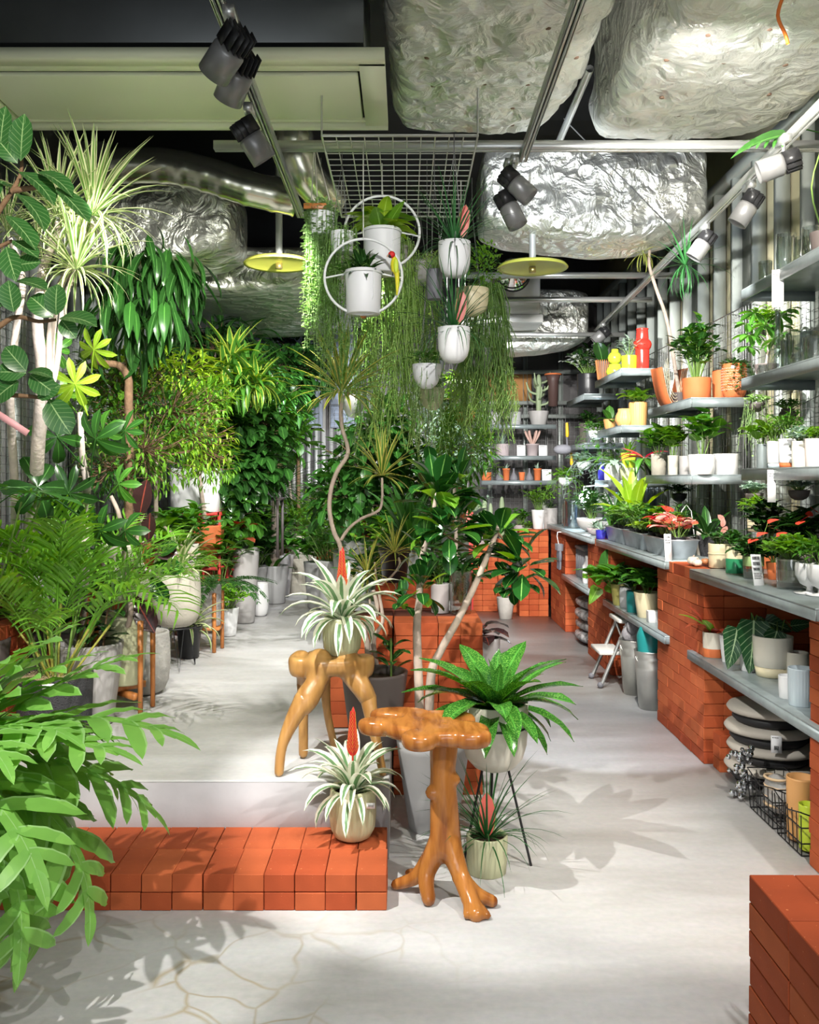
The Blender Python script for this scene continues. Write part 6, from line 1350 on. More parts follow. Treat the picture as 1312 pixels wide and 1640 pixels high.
bigtree('shadow_palm', 'very dark long-leaved tree behind the yellow-edged dracaena', 345, 7.6, bz, 0.14, 0.3, 'char', [([(345, 740), (340, 640), (345, 560)], 0.02, 0.01)],
  [(345, 560, 7.6, (0.5, 0.4, 0.28), 300, 0.32, LONG, 'dark', 0.6), (380, 690, 7.4, (0.42, 0.35, 0.4), 500, 0.14, OVAL, 'deep', 0.3), (330, 690, 7.3, (0.34, 0.35, 0.25), 300, 0.14, OVAL, 'green', 0.3), (365, 760, 7.2, (0.3, 0.3, 0.3), 350, 0.12, OVAL, 'dark', 0.3), (410, 680, 7.6, (0.3, 0.3, 0.2), 300, 0.16, LANCE, 'green', 0.6), (390, 740, 7.3, (0.34, 0.3, 0.3), 500, 0.13, OVAL, 'deep', 0.3), (360, 820, 7.2, (0.3, 0.2, 0.25), 350, 0.12, OVAL, 'green', 0.3), (430, 640, 7.7, (0.34, 0.3, 0.34), 380, 0.14, LANCE, 'deep', 0.5)], 43)
bigtree('back_left_tree', 'tall dark leafy tree at the back left below the small window', 470, 9.2, bz-0.05, 0.14, 0.3, 'lgrey', [([(462, 760), (455, 680), (452, 640), (448, 600)], 0.016, 0.008)],
  [(450, 590, 9.2, (0.44, 0.3, 0.24), 420, 0.13, OVAL, 'deep', 0.2), (490, 600, 9.4, (0.34, 0.3, 0.26), 320, 0.13, OVAL, 'dark', 0.2), (430, 650, 9.0, (0.36, 0.3, 0.3), 420, 0.12, OVAL, 'deep', 0.3), (480, 560, 9.5, (0.3, 0.3, 0.16), 180, 0.13, OVAL, 'dark', 0.2), (430, 700, 9.0, (0.4, 0.3, 0.3), 380, 0.13, OVAL, 'green', 0.3)], 44)
base = p(478, 9.0, ZP); t = thing('fiddle_leaf_fig', 'small fiddle-leaf fig with bright upright leaves before the back wall grid', 'potted tree', base); z = potpart(t, 'taper', 0.14, 0.35, K['sand']); lc = lambda a, b, c_=9.0: P(a, b, c_)-base
part('trunk', branch([(0, 0, z), lc(478, 760), lc(477, 720), lc(478, 700)], 0.02, 0.014, 8), M_TRUNKB, t); rs = random.Random(3)
for i in range(26): a = i*2.4; put(t, OBOV[i % 3], 'fresh' if i % 3 else 'green', lc(478, 712-i*1.6), sph(a, rs.uniform(-.1, 0.9)), rs.uniform(0.2, 0.3))
bs = thing('pot_stand', 'dark square stand lifting the white pot of the thick-trunked tree', 'plant stand', p(420, 7.7, bz)); part('top', box((0, 0, 0.48), (0.34, 0.34, 0.02)), K['dark'], bs, False)
for x in (-0.15, 0.15):
    for y in (-0.15, 0.15): part('leg', box((x, y, 0.235), (0.02, 0.02, 0.47)), K['dark'], bs, False)
t, z = potted('bottle_tree', 'bonsai-like tree with thick whitish trunk in a white square pot, left of the fiddle-leaf fig', 'potted tree', p(415, 7.7, bz+0.492), 'cyl', 0.13, 0.24, K['white'], sq=0.6)
part('trunk', branch([(0.05, 0, z), (0.07, 0, z+0.2), (0.02, 0, z+0.38)], 0.06, 0.03, 9), M_TRUNKW, t); part('trunk', branch([(-0.08, 0, z), (-0.09, 0, z+0.2), (-0.05, 0, z+0.4)], 0.016, 0.01, 7), M_TRUNK, t)
crown(t, (0.02, 0, z+0.5), (0.34, 0.3, 0.2), 300, 0.11, OVAL, 'green', random.Random(3))
t, z = potted('ponytail_palm', 'ponytail palm with a mop of thin dark drooping leaves, back of the left row', 'potted tree', p(440, 8.3, ZP), 'taper', 0.13, 0.34, K['grey'])
part('trunk', branch([(0, 0, z), (0, 0, z+0.35), (0.0, 0, z+0.7)], 0.05, 0.02, 8), M_TRUNK, t); heads(t, np.array([0, 0, z+0.7]), 150, 0.62, ['need1', 'need2', 'need3'], 'dark', 80, -5, 3, 1.0)
t, z = potted('yellow_fern_bush', 'fresh green fan-leaved bush right of the ponytail palm', 'potted plant', p(487, 9.0, ZP+0.0), 'taper', 0.14, 0.6, K['sand']); bush(t, z, 22, 9, 0.4, 0.45, 0.16, LANCE, 'fresh', random.Random(8))
t, z = potted('croton_left', 'dark broad-leaved plant low at the left behind the row of planters', 'potted plant', p(405, 8.1, ZP), 'taper', 0.13, 0.35, K['grey']); bush(t, z, 22, 8, 0.35, 0.5, 0.16, OVAL, 'deep', random.Random(18), joined=False)
t, z = potted('bench_bush', 'green bush on the brick bench behind the sandy pot', 'potted plant', p(290, 6.3, bz), 'taper', 0.12, 0.2, K['sand']); bush(t, z, 18, 9, 0.28, 0.3, 0.12, OVAL, 'green', random.Random(28), joined=False)
t, z = potted('coir_top_pot', 'wide pale pot with orange coir seen through the palm fronds', 'pot', p(82, 4.35, bz), 'cyl', 0.16, 0.2, K['lgrey'], soil=M_COIR, lvl=0.96)
bush(t, z, 8, 6, 0.2, 0.25, 0.14, LANCE, 'fresh', random.Random(8), joined=False)
t, z = potted('monstera', 'monstera leaves shading the top of the areca palm at the left edge', 'potted plant', p(-30, 4.0, ZP), 'taper', 0.12, 0.42, K['dark'])
for (px, py, dx, s) in ((40, 790, 1, 0.2), (10, 780, -0.6, 0.2), (75, 800, 1, 0.18)): o = P(px, py, 3.5)-p(-30, 4.0, ZP); put(t, 'monst0', 'deep', o, (dx, -0.4, 0.1), s); part('petiole', tube([(0, 0, z), o-nrm(np.array([dx, -0.4, 0.1]))*s*0.7], 0.004, 5), M_STEM, t)

for (px, D, z0, lab, mk_, sz, tk, R, H, n, m) in ((70, 4.55, ZP, 'broad-leaved plant low behind the areca palm at the left', 'deep', 0.14, OVAL, 0.26, 0.5, 16, 'terra'), (255, 5.9, ZP, 'dark green leafy plant between the sandy pot and the brick bench', 'deep', 0.12, OVAL, 0.25, 0.6, 20, 'grey'),
   (180, 5.3, ZP, 'tall green plant behind the burgundy rubber plant', 'green', 0.13, LANCE, 0.3, 0.7, 22, 'grey'), (350, 7.0, ZP, 'mid green plant right of the red cabinet', 'green', 0.13, OVAL, 0.28, 0.75, 22, 'grey'), (300, 6.6, ZP, 'light green vine plant before the red cabinet', 'fresh', 0.1, HEART, 0.22, 0.55, 16, 'grey'),
   (375, 7.9, ZP, 'dark dense plant behind the tall grey planter', 'dark', 0.14, OVAL, 0.32, 0.9, 26, 'grey'), (455, 9.3, ZP, 'leafy green plant at the end of the left aisle', 'green', 0.14, OVAL, 0.35, 0.7, 24, 'grey'), (520, 9.75, ZP+0.4736, 'green plant on the back bench right of the wicker pot', 'green', 0.13, LANCE, 0.3, 0.5, 20, 'grey')):
    t, z = potted('leafy_plant', lab, 'potted plant', p(px, D, z0), 'taper', 0.1, 0.28, K[m]); bush(t, z, n, 8, R, H, sz, tk, mk_, random.Random(px), joined=(n > 21))
# ================================================================== right side: worktop, shelves, floor items
def px3(px, py, z): 
    D = F*(EYE-z)/(py-CY); return np.array([(px-CX)/F*D, D, z])
def onX(px, X, z): D = F*X/(px-CX); return np.array([X, D, z])
def filler(kind, n=14, R=0.08, H=0.1, size=0.05, tk=OVAL, mk_='green', seed=1, **k):
    if kind == 'bush': return lambda t, z: bush(t, z, n, k.get('per', 7), R, H, size, tk, mk_, random.Random(seed), joined=k.get('joined', True), droop=k.get('droop', 0.3), lean=k.get('lean', (0, 0)))
    if kind == 'ros': return lambda t, z: rosette(t, z, n, size, tk, mk_, k.get('e0', 80), k.get('e1', 10), 0.006, rs=random.Random(seed), sx=k.get('sx'))
def R_(name, label, pos, kind, r, h, m, f=None, cat='potted plant', group=None, **k):
    t, z = potted(name, label, cat if f or cat != 'potted plant' else 'pot', pos, kind, r, h, K[m], group, **k)
    if f: f(t, z)
    return t, z
def band(t, r, z0, z1, m, r1=None, name='band'): part(name, lathe([(r*1.0, z0), (r*1.012, z0+0.001), ((r1 or r)*1.012, z1-0.001), ((r1 or r)*1.0, z1)], 28), m, t)
# --- near worktop
z = ZW
for (px, py, r, lab) in ((1111, 893, 0.033, 'white decorative mini pumpkin on the brick pier top, larger'), (1117, 899, 0.026, 'smaller white mini pumpkin in front of the larger one on the pier'), (1130, 893, 0.024, 'brown-skinned onion-like bulb beside the mini pumpkins')):
    q = onX(px, 1.53 if px < 1125 else 1.6, z+0.002); t = thing('mini_pumpkin', lab, 'ornament', q); V, Fc, U = lathe([(0.001, r*0.15), (r*0.5, 0.0), (r*0.9, r*0.35), (r, r*0.8), (r*0.75, r*1.25), (r*0.3, r*1.35), (0.001, r*1.22)], 32, 8, -0.09)
    part('body', (V, Fc, U), K['offwhite'] if px < 1125 else mat('onion_skin', (0.5, 0.2, 0.08), 0.4), t); part('stalk', limb([(0, 0, r*1.2), (0.002, 0, r*1.6)], [r*0.16, r*0.1], 2, 6), M_TRUNK, t)
R_('tall_white_pot', 'tall plain white pot standing behind the mini pumpkins', onX(1129, 1.80, z), 'cyl', 0.05, 0.16, 'offwhite')
t, _ = R_('ledge_pot', 'cream two-tier pot with low green plant and pink blooms, first on the near worktop', onX(1151, 1.62, z), 'cyl', 0.052, 0.125, 'cream', filler('bush', 16, 0.075, 0.09, 0.04, OVAL, 'deep', 5)); band(t, 0.053, 0.07, 0.078, K['cream'])
for i in range(3): put(t, 'oval1', 'pinkl', (0.01*i, -0.03, 0.18+0.03*i), (0.5-0.5*i, -0.2, 0.5), 0.05, (0, -1, 0), 'bloom')
t, _ = R_('cream_green_pot', 'cream-topped pot with deep green glazed base, holding dark foliage', onX(1178, 1.60, z), 'cyl', 0.047, 0.135, 'cream', filler('bush', 16, 0.08, 0.09, 0.045, OVAL, 'deep', 6)); band(t, 0.0455, 0.003, 0.075, K['greeng'])
t, _ = R_('green_glass_pot', 'glass-based pot with pale green band and red anthurium flowers', onX(1207, 1.60, z), 'cyl', 0.046, 0.12, 'glass', filler('bush', 16, 0.1, 0.14, 0.06, HEART, 'dark', 7), lvl=0.5, soil=M_SOIL); band(t, 0.046, 0.06, 0.105, mat('soft_green', (0.3, 0.42, 0.18), 0.4))
for i, (dx, dz) in enumerate(((0, 0.2), (0.05, 0.26), (-0.04, 0.17), (0.09, 0.2))): put(t, 'heart0', 'redl', (dx, -0.04, dz), (0.6, -0.4, 0.3), 0.05, (0, -0.6, 1), 'bloom'); part('flower_stem', tube([(0, 0, 0.05), (dx, -0.04, dz)], 0.0015, 4), M_STEM, t)
tagcard('standing printed price card with large letters on the near worktop', onX(1216, 1.52, z), 0.045, 0.135, -0.25, ((0.7, 0.014), (0.8, 0.014), (0.5, 0.012), (0.9, 0.004), (0.7, 0.004), (0.9, 0.004), (0.8, 0.004)), 0.1, 'price_card')
R_('orange_small_pot', 'small orange terracotta pot half hidden behind the price card', onX(1240, 1.68, z), 'taper', 0.035, 0.08, 'terra', filler('bush', 10, 0.05, 0.1, 0.05, OVAL, 'dark', 8))
t, zz = R_('glass_vase_plant', 'large thick clear glass vase with a dense bright green leafy plant', onX(1268, 1.61, z), 'cyl', 0.062, 0.13, 'glass', None, 'potted plant', lvl=0.62, soil=K['sand'])
part('liner_pot', lathe([(0.0, 0.03), (0.05, 0.03), (0.056, 0.125)], 28), K['sand'], t); bush(t, 0.12, 40, 10, 0.12, 0.1, 0.04, OVAL, 'fresh', random.Random(6))
for (px, X, lab) in ((1297, 1.61, 'white footed goblet cup at the right end of the near worktop'), (1316, 1.63, 'second white footed goblet cup, cut by the frame edge')):
    t, zz = R_('footed_cup', lab, onX(px, X, z), 'goblet', 0.055, 0.125, 'white', None, 'cup', n=36)
    part('saucer', lathe([(0.0, 0.0), (0.055, 0.001), (0.06, 0.006), (0.0, 0.005)], 28), K['white'], t); bush(t, zz, 5, 5, 0.06, 0.12, 0.08, LANCE, 'green', random.Random(px), joined=False)
R_('dark_leaf_plant', 'dark-leaved plant with deep red blooms behind the white goblets', onX(1283, 1.82, z), 'taper', 0.06, 0.14, 'dark', filler('bush', 12, 0.12, 0.2, 0.1, HEART, 'dark', 12, joined=False))
for i in range(4): put(COL.objects[-1].parent or t, 'heart0', 'redl', (0.03*i-0.05, -0.06, 0.25+0.02*i), (0.5-0.3*i, -0.4, 0.3), 0.05, (0, -0.6, 1), 'bloom')
R_('anthurium_back', 'leafy anthurium with small orange-red blooms behind the glass pots', onX(1230, 1.85, z), 'taper', 0.055, 0.13, 'terra', filler('bush', 16, 0.13, 0.24, 0.09, HEART, 'dark', 13, joined=False))
R_('rubber_seedling', 'dark long-leaved plant rising behind the red and pink leaves', onX(1134, 1.80, z), 'taper', 0.06, 0.12, 'char', filler('ros', 12, size=0.24, tk=WSTRAP[:3], mk_='dark', seed=3, sx=1.1, e0=70))
# --- cream hanging pots and coir balls on the wall grid
for (px, py, X, kind, r, h, m, lab, f) in ((1214, 829, 1.9, 'cyl', 0.055, 0.075, 'cream', 'cream pot hung on the right wall grid with grassy leaves', filler('bush', 18, 0.09, 0.12, 0.07, LANCE, 'fresh', 3)),
    (1208, 790, 1.9, 'bowl', 0.05, 0.05, 'dark', 'coir ball of pale variegated leaves on the wall grid under the shelf tag', filler('bush', 22, 0.08, 0.07, 0.035, OVAL, 'silver', 4)),
    (1280, 785, 1.9, 'bowl', 0.05, 0.05, 'dark', 'second coir ball of pale leaves on the wall grid near the frame edge', filler('bush', 20, 0.07, 0.06, 0.03, OVAL, 'silver', 5)),
    (1088, 790, 1.9, 'bowl', 0.055, 0.06, 'black', 'black hanging basket on the wall grid under the wide white pots', filler('bush', 12, 0.09, 0.06, 0.08, LANCE, 'dark', 6)),
    (1262, 655, 1.9, 'bulge', 0.045, 0.06, 'dark', 'brown hanging pot with trailing jade leaves over the white cups', filler('bush', 18, 0.08, 0.06, 0.03, OVAL, 'green', 7)),
    (1225, 520, 1.9, 'bowl', 0.05, 0.06, 'dark', 'black hanging basket of round leaves behind the glass vases', filler('bush', 18, 0.1, 0.1, 0.04, OVAL, 'fresh', 8)),
    (1212, 645, 1.88, 'bowl', 0.045, 0.05, 'dark', 'hanging basket with bead-like trailing leaves left of the brown hanging pot', filler('bush', 14, 0.08, 0.05, 0.03, OVAL, 'pearl', 9))):
    D = F*X/(px-CX); zt = EYE-(py-CY)/F*D; t, zz = R_('wall_hung_pot', lab, (X, D, zt-h), kind, r, h, m, f, 'hanging plant'); part('hook', tube([(r*0.6, 0, h), (XR-0.04-X, 0, h+0.08), (XR-0.04-X, 0, h+0.1)], 0.0016, 4), M_WIRE, t)
    if px in (1212,): strings(t, (0, 0, zz+0.01), 26, 0.06, 0.15, 0.3, random.Random(4), 'tiny0', 'pearl', step=0.02, size=0.02, wide=0.03)
# --- middle worktop: troughs and foliage
T_ = [(985, 'first galvanised planting trough from the back, packed with green leaves'), (1018, 'middle galvanised planting trough with mixed green leaves'), (1054, 'nearest galvanised planting trough with rust drips')]
ys = [(6.38, 6.92), (5.82, 6.36), (5.22, 5.80)]
def trough(label, y0, y1, x0=1.50, w=0.17, h=0.11):
    t = thing('metal_trough', label, 'planter', (x0+w/2, (y0+y1)/2, ZW+0.002)); l = (y1-y0)/2
    def rect(sx, sy, z): return [(-w/2*sx, -l*sy, z), (w/2*sx, -l*sy, z), (w/2*sx, l*sy, z), (-w/2*sx, l*sy, z)]
    V = []; F_ = []
    for (sx, sy, z_) in ((0.72, 0.92, 0.0), (0.98, 0.99, h*0.94), (1.06, 1.0, h*0.94), (1.06, 1.0, h), (0.95, 0.97, h), (0.9, 0.95, h*0.82)): V += rect(sx, sy, z_)
    F_.append([0, 3, 2, 1])
    for i in range(5):
        for k in range(4): a = i*4+k; b = i*4+(k+1) % 4; F_.append([a, b, b+4, a+4])
    part('trough', (np.array(V), np.array(F_), np.zeros((24, 2))), mat('galvanised_trough', (0.62, 0.64, 0.68), 0.35, 0.75, noise=0.25, scale=9), t, False)
    part('soil', (np.array(rect(0.9, 0.95, h*0.82)), np.array([[0, 1, 2, 3]]), np.zeros((4, 2))), M_SOIL, t, False); return t
for (px, lab), (y0, y1) in zip(T_, ys): trough(lab, y0, y1)
def tp_plant(name, lab, X, Y, f, r=0.05, h=0.07, m='nursery', z0=ZW+0.055, cat='potted plant'): return R_(name, lab, np.array([X, Y, z0]), 'taper', r, h, m, f, cat)
tp_plant('birds_nest_fern', "bird's-nest fern with tall light green fronds behind the first trough", 1.7, 6.85, filler('ros', 14, size=0.48, tk=WSTRAP[:3], mk_='lime', seed=3, e0=85, e1=35, sx=0.9), 0.08, 0.14, 'lgrey', ZW)
greens = [('green', HEART, 0.075), ('fresh', OVAL, 0.06), ('calath', OVAL, 0.09), ('fresh', LANCE, 0.08), ('green', OVAL, 0.06), ('lime', OVAL, 0.05), ('deep', HEART, 0.08), ('fresh', HEART, 0.07)]
desc = ['heart-leaved seedling clump at the back end of the troughs', 'soft bright green seedlings in the first trough', 'striped calathea leaves above the first and middle troughs', 'narrow-leaved light green plant in the middle trough', 'round-leaved green plant in the middle trough', 'lime green creeping plant at the trough front', 'darker heart-leaved plant at the near end of the middle trough', 'bright heart-leaved plant at the start of the nearest trough']
for i, ((mk_, tk, sz), lab) in enumerate(zip(greens, desc)):
    Y = 6.8-0.165*i; tp_plant('trough_plant', lab, 1.585, Y, filler('bush', 14, 0.14, 0.17 if i != 5 else 0.07, sz, tk, mk_, 20+i, joined=False, droop=0.5, per=5))
for i, (mk_, lab, Y) in enumerate((('redl', 'glossy red caladium-like leaves in the nearest trough', 5.56), ('pinkl', 'pale pink veined leaves beside the red ones in the nearest trough', 5.42), ('rust', 'coppery leaves at the near end of the nearest trough', 5.3))):
    tp_plant('red_leaf_plant', lab, 1.57, Y, filler('bush', 7, 0.13, 0.16, 0.11 if i < 2 else 0.07, HEART, mk_, 40+i, joined=False, per=2))
tp_plant('ivy_arch', 'small leafy plant trained on a white wire arch behind the red leaves', 1.74, 5.75, filler('bush', 18, 0.12, 0.22, 0.05, OVAL, 'deep', 77), 0.06, 0.1, 'lgrey', ZW)
part('wire_arch', tube([(-0.05, -0.06, 0.1), (-0.03, -0.06, 0.26), (0.0, -0.06, 0.3), (0.03, -0.06, 0.26), (0.05, -0.06, 0.1)], 0.003, 5), K['white'], COL.objects[-1].parent or t)
tagcard('tall white price card leaning on the nearest trough', (1.478, 5.16, ZW), 0.04, 0.15, -0.12, ((0.8, 0.01), (0.6, 0.008), (0.7, 0.008)), 0.1, 'price_card')
# --- far worktop
far = [('orchid_bowl', 'shallow pale bowl of orchids under the glowing lamp', 1.62, 8.0, 'bowl', 0.13, 0.12, 'lgrey', filler('bush', 20, 0.17, 0.26, 0.12, LANCE, 'deep', 3, joined=False)),
 ('white_flower_pot', 'bluish-white flowering plant beside the lamp on the far worktop', 1.75, 7.8, 'taper', 0.08, 0.1, 'white', filler('bush', 22, 0.16, 0.28, 0.05, OVAL, 'white', 4)),
 ('succulent_bowl', 'small bowl of greyish succulents on the far worktop', 1.55, 7.5, 'bowl', 0.07, 0.06, 'blush', filler('ros', 20, size=0.09, tk=LANCE, mk_='silver', seed=3)),
 ('blue_pot', 'small cobalt blue patterned pot at the near end of the far worktop', 1.50, 7.05, 'cyl', 0.04, 0.07, 'blue', filler('ros', 8, size=0.1, tk=LANCE, mk_='silver', seed=4)),
 ('blue_pot', 'second cobalt blue pot beside the first one behind the troughs', 1.58, 7.08, 'cyl', 0.045, 0.08, 'blue', filler('ros', 10, size=0.13, tk=STRAP[:2], mk_='green', seed=5)),
 ('glass_jar', 'clear glass jar left of the orchid bowl', 1.56, 8.6, 'cyl', 0.08, 0.26, 'glass', None), ('glass_jar', 'second clear glass jar farther back beside the bricks', 1.6, 8.95, 'cyl', 0.08, 0.22, 'glass', None),
 ('black_flower_pot', 'hooded red-tipped dark leaves rising by the far worktop end', 1.68, 7.3, 'taper', 0.07, 0.12, 'nursery', filler('ros', 14, size=0.3, tk=WSTRAP[:3], mk_='deep', seed=9, e1=20))]
for (nm, lab, X, Y, kd, r, h, m, f) in far: R_(nm, lab, (X, Y, ZW), kd, r, h, m, f, lvl=0.88 if m != 'glass' else 0.06, soil=M_SOIL if m != 'glass' else None)
qb = np.array([1.70, 8.35, 0]); zl = EYE-(797-CY)/F*8.35
t = thing('glow_lamp', 'small glowing white grow lamp bulb above the orchids', 'lamp', (qb[0]-0.08, qb[1], zl)); part('bulb', ball((0, 0, 0), 0.045), mat('lit_bulb', (1, 1, 1), 0.3, emit=((0.8, 0.92, 1.0), 25)), t)
part('arm', tube([(0, 0, 0.04), (0.0, 0, 0.1), (0.2, 0, 0.12), (0.38, 0, 0.12)], 0.006, 6), M_ALU, t); lamp('POINT', 'glow_lamp_light', (qb[0]-0.1, qb[1]-0.08, zl), 16, (0.75, 0.88, 1.0), size=0.05)
t = thing('blue_acrylic_panel', 'translucent blue panel standing behind the far worktop lamp', 'panel', (1.9, 7.9, ZW)); part('sheet', box((0, 0, 0.17), (0.008, 0.9, 0.34)), mat('blue_panel_paint', (0.16, 0.26, 0.5), 0.25), t, False)
# --- hanging plants over the far worktop
for (px, py, X, lab, mk_, lo, hi) in ((935, 740, 1.72, 'pale trailing hoya spilling over the far lamp', 'silver', 0.1, 0.4), (905, 765, 1.55, 'green round-leaved peperomia hanging near the back corner', 'fresh', 0.08, 0.25), (955, 690, 1.72, 'trailing plant under the tan rippled pots shelf', 'green', 0.1, 0.3)):
    D = F*X/(px-CX); zt = EYE-(py-CY)/F*D; t, zz = R_('wall_hung_pot', lab, (X, D, zt-0.08), 'bowl', 0.07, 0.08, 'white', filler('bush', 18, 0.16, 0.1, 0.07, OVAL, mk_, px, joined=False, per=4), 'hanging plant')
    strings(t, (0, 0, zz), 22, 0.1, lo, hi, random.Random(px), 'oval0', mk_, step=0.05, size=0.05, wide=0.12); part('hook', tube([(0.05, 0, 0.08), (XR-0.04-X, 0, 0.2)], 0.002, 4), M_WIRE, t)
# --- near wall shelves
z = ZG1[0]
for (px, r, h, lab) in ((1226, 0.033, 0.13, 'leftmost clear glass cylinder on the topmost shelf'), (1259, 0.045, 0.2, 'wide clear glass cylinder on the topmost shelf'), (1284, 0.036, 0.14, 'slim clear glass cylinder right of the wide one'), (1299, 0.04, 0.16, 'clear glass cylinder at the frame edge on the topmost shelf')):
    R_('glass_cylinder', lab, onX(px, 1.80, z), 'cyl', r, h, 'glass', None, 'glass', soil=None, lvl=0.05)
tagcard('long white paper tag hanging from the front of the topmost shelf', onX(1246, 1.693, z-0.175), 0.05, 0.17, 0, ((0.5, 0.003), (0.6, 0.003), (0.4, 0.003), (0.6, 0.003), (0.5, 0.003)), -0.35)
z = ZG1[1]
for (px, kd, r, h, lab, X) in ((1246, 'bottle', 0.05, 0.3, 'tall-necked clear glass bottle on the glassware shelf', 1.78), (1261, 'cyl', 0.03, 0.14, 'textured clear glass tumbler on the glassware shelf', 1.78), (1285, 'cyl', 0.075, 0.17, 'large clear glass beaker on the glassware shelf', 1.84), (1277, 'bulge', 0.035, 0.06, 'small round clear glass bowl in front of the beaker', 1.76), (1222, 'bulge', 0.03, 0.055, 'small clear glass bud vase near the shelf corner', 1.76), (1305, 'cyl', 0.05, 0.11, 'clear glass cup at the frame edge on the glassware shelf', 1.78)):
    R_('glass_vase', lab, onX(px, X, z), kd, r, h, 'glass', None, 'glass', soil=None, lvl=0.05)
t, zz = R_('schefflera_shelf', 'dwarf umbrella plant with finger-like leaves on the glassware shelf', onX(1228, 1.88, z), 'taper', 0.06, 0.09, 'dark', None)
part('stem', branch([(0, 0, zz), (0.01, 0, zz+0.1), (0, 0, zz+0.2)], 0.01, 0.006, 7), M_TRUNK, t)
for i in range(14): a = i*2.4; d = sph(a, 0.2+0.07*i/3); put(t, PALMATE[i % 3], 'green', np.array([0, 0, zz+0.08+0.012*i]), d, 0.19)
tp_ = [(1221, 0.028, 0.12, 'galv', 'slim galvanised metal cup with a leafy cutting, left end of the cup row'), (1241, 0.036, 0.105, 'white', 'first plain white cup of the row on the near shelf'), (1262, 0.042, 0.11, 'white', 'second plain white cup, slightly larger'), (1285, 0.045, 0.115, 'offwhite', 'off-white cup with variegated plant, third of the row'), (1307, 0.045, 0.12, 'pinkw', 'pinkish cup at the right end of the row')]
for i, (px, r, h, m, lab) in enumerate(tp_):
    f = [filler('bush', 6, 0.08, 0.12, 0.08, OVAL, 'fresh', 3, joined=False), filler('bush', 12, 0.08, 0.16, 0.05, LANCE, 'fresh', 4), filler('bush', 16, 0.08, 0.16, 0.05, LANCE, 'green', 5), filler('bush', 18, 0.07, 0.08, 0.035, OVAL, 'silver', 6), filler('bush', 12, 0.06, 0.07, 0.035, OVAL, 'fresh', 7)][i]
    q = onX(px, 1.76, ZG1[2]+(0.022 if i in (1, 2) else 0)); t, _ = R_('small_cup_pot', lab, q, 'cyl', r, h, m, f)
    if i in (1, 2): part('saucer', lathe([(0.0, -0.021), (r*0.85, -0.021), (r*0.9, -0.001), (0.0, -0.001)], 24), K['blueg'] if i == 1 else K['terra'], t)
tagcard('white printed tag hanging from the shelf below the white cups', onX(1236, 1.693, ZG1[2]-0.16), 0.036, 0.15, 0, ((0.7, 0.006), (0.4, 0.005), (0.5, 0.003), (0.4, 0.003)), -0.35)
# --- orange pots shelf and white pots shelf
z = ZG2[0]
t, zz = R_('terracotta_tub', 'large round terracotta pot with bushy pothos-like plant on the orange shelf', onX(1116, 1.80, z), 'cyl', 0.088, 0.135, 'terra', None, 'potted plant', n=36)
bush(t, zz, 26, 8, 0.16, 0.40, 0.075, OVAL, 'deep', random.Random(5), joined=False); bush(t, zz, 8, 5, 0.1, 0.42, 0.08, HEART, 'fresh', random.Random(6), joined=False)
tg = thing('price_sticker', 'white price sticker on the front of the large terracotta pot', 'sticker', onX(1113, 1.80, z)+np.array([-0.02, -0.089, 0.09])); part('card', box((0, 0, 0), (0.025, 0.002, 0.03)), M_CARD, tg, False)
def curved_stand(label, q, w=0.22, h=0.26):
    t = thing('curved_planter', label, 'planter', q); V = []; pts = []
    for i in range(11): a = i/10; pts.append((-w/2+0.0+a*w, h*(abs(2*a-1)**2.2)*1.0+0.006))
    it = []
    for dpt in (0,):
        Vv = []; 
        for (x, z_) in pts: Vv += [(x, -0.07, z_), (x, 0.07, z_), (x, 0.07, z_+0.012), (x, -0.07, z_+0.012)]
        F_ = []
        for i in range(10):
            for k in range(4): a = i*4+k; b = i*4+(k+1) % 4; F_.append([a, b, b+4, a+4])
        F_ += [[3, 2, 1, 0], [40, 41, 42, 43]]
    part('shell', (np.array(Vv), np.array(F_), np.zeros((44, 2))), K['terra'], t, False)
    for j in range(4): part('rib', tube([(x*(0.92-0.1*j), -0.072, z_+0.006+0.022*j) for (x, z_) in pts], 0.002, 4), K['cream'], t)
    return t
t = curved_stand('bent orange ceramic planter with cream ribs at the left of the orange shelf', onX(1072, 1.80, z), 0.2, 0.25); t.rotation_euler = (0, 0, 0.3)
t, _ = R_('plain_orange_pot', 'plain orange pot standing behind the patterned pot', p(1154, 5.74, z), 'cyl', 0.05, 0.19, 'terra')
t, zz = R_('patterned_pot', 'terracotta and white zigzag-patterned pot with trailing plant, right of the orange shelf', p(1176, 5.57, z), 'round', 0.075, 0.21, 'terra', filler('bush', 22, 0.1, 0.06, 0.035, OVAL, 'deep', 6, droop=-0.3), n=36)
M_PAT = mat('white_glaze_line', (0.72, 0.62, 0.56), 0.6)
for kz in range(9):
    zz_ = 0.05+0.016*kz; it = []
    rr = float(np.interp(zz_/0.21, [0.0, 0.06, 0.22, 0.5, 0.8, 0.96, 1], [0.55, 0.78, 0.94, 1, 0.98, 0.95, 0.93]))*0.0755
    part('pattern_line', tube([(rr*math.cos(a), rr*math.sin(a), zz_+(0.005 if i % 2 else 0)) for i, a in enumerate(np.linspace(0, 2*PI, 61))], 0.0016, 3, False), M_PAT, t)
tg = thing('price_sticker', 'white price sticker on the rim of the patterned pot', 'sticker', p(1176, 5.57, z)+np.array([-0.03, -0.069, 0.185])); part('card', box((0, 0, 0), (0.022, 0.002, 0.02)), M_CARD, tg, False)
strings(t, (0.03, -0.04, 0.2), 24, 0.05, 0.08, 0.2, random.Random(8), 'oval0', 'deep', step=0.02, size=0.03, wide=0.06)
z = ZG2[1]
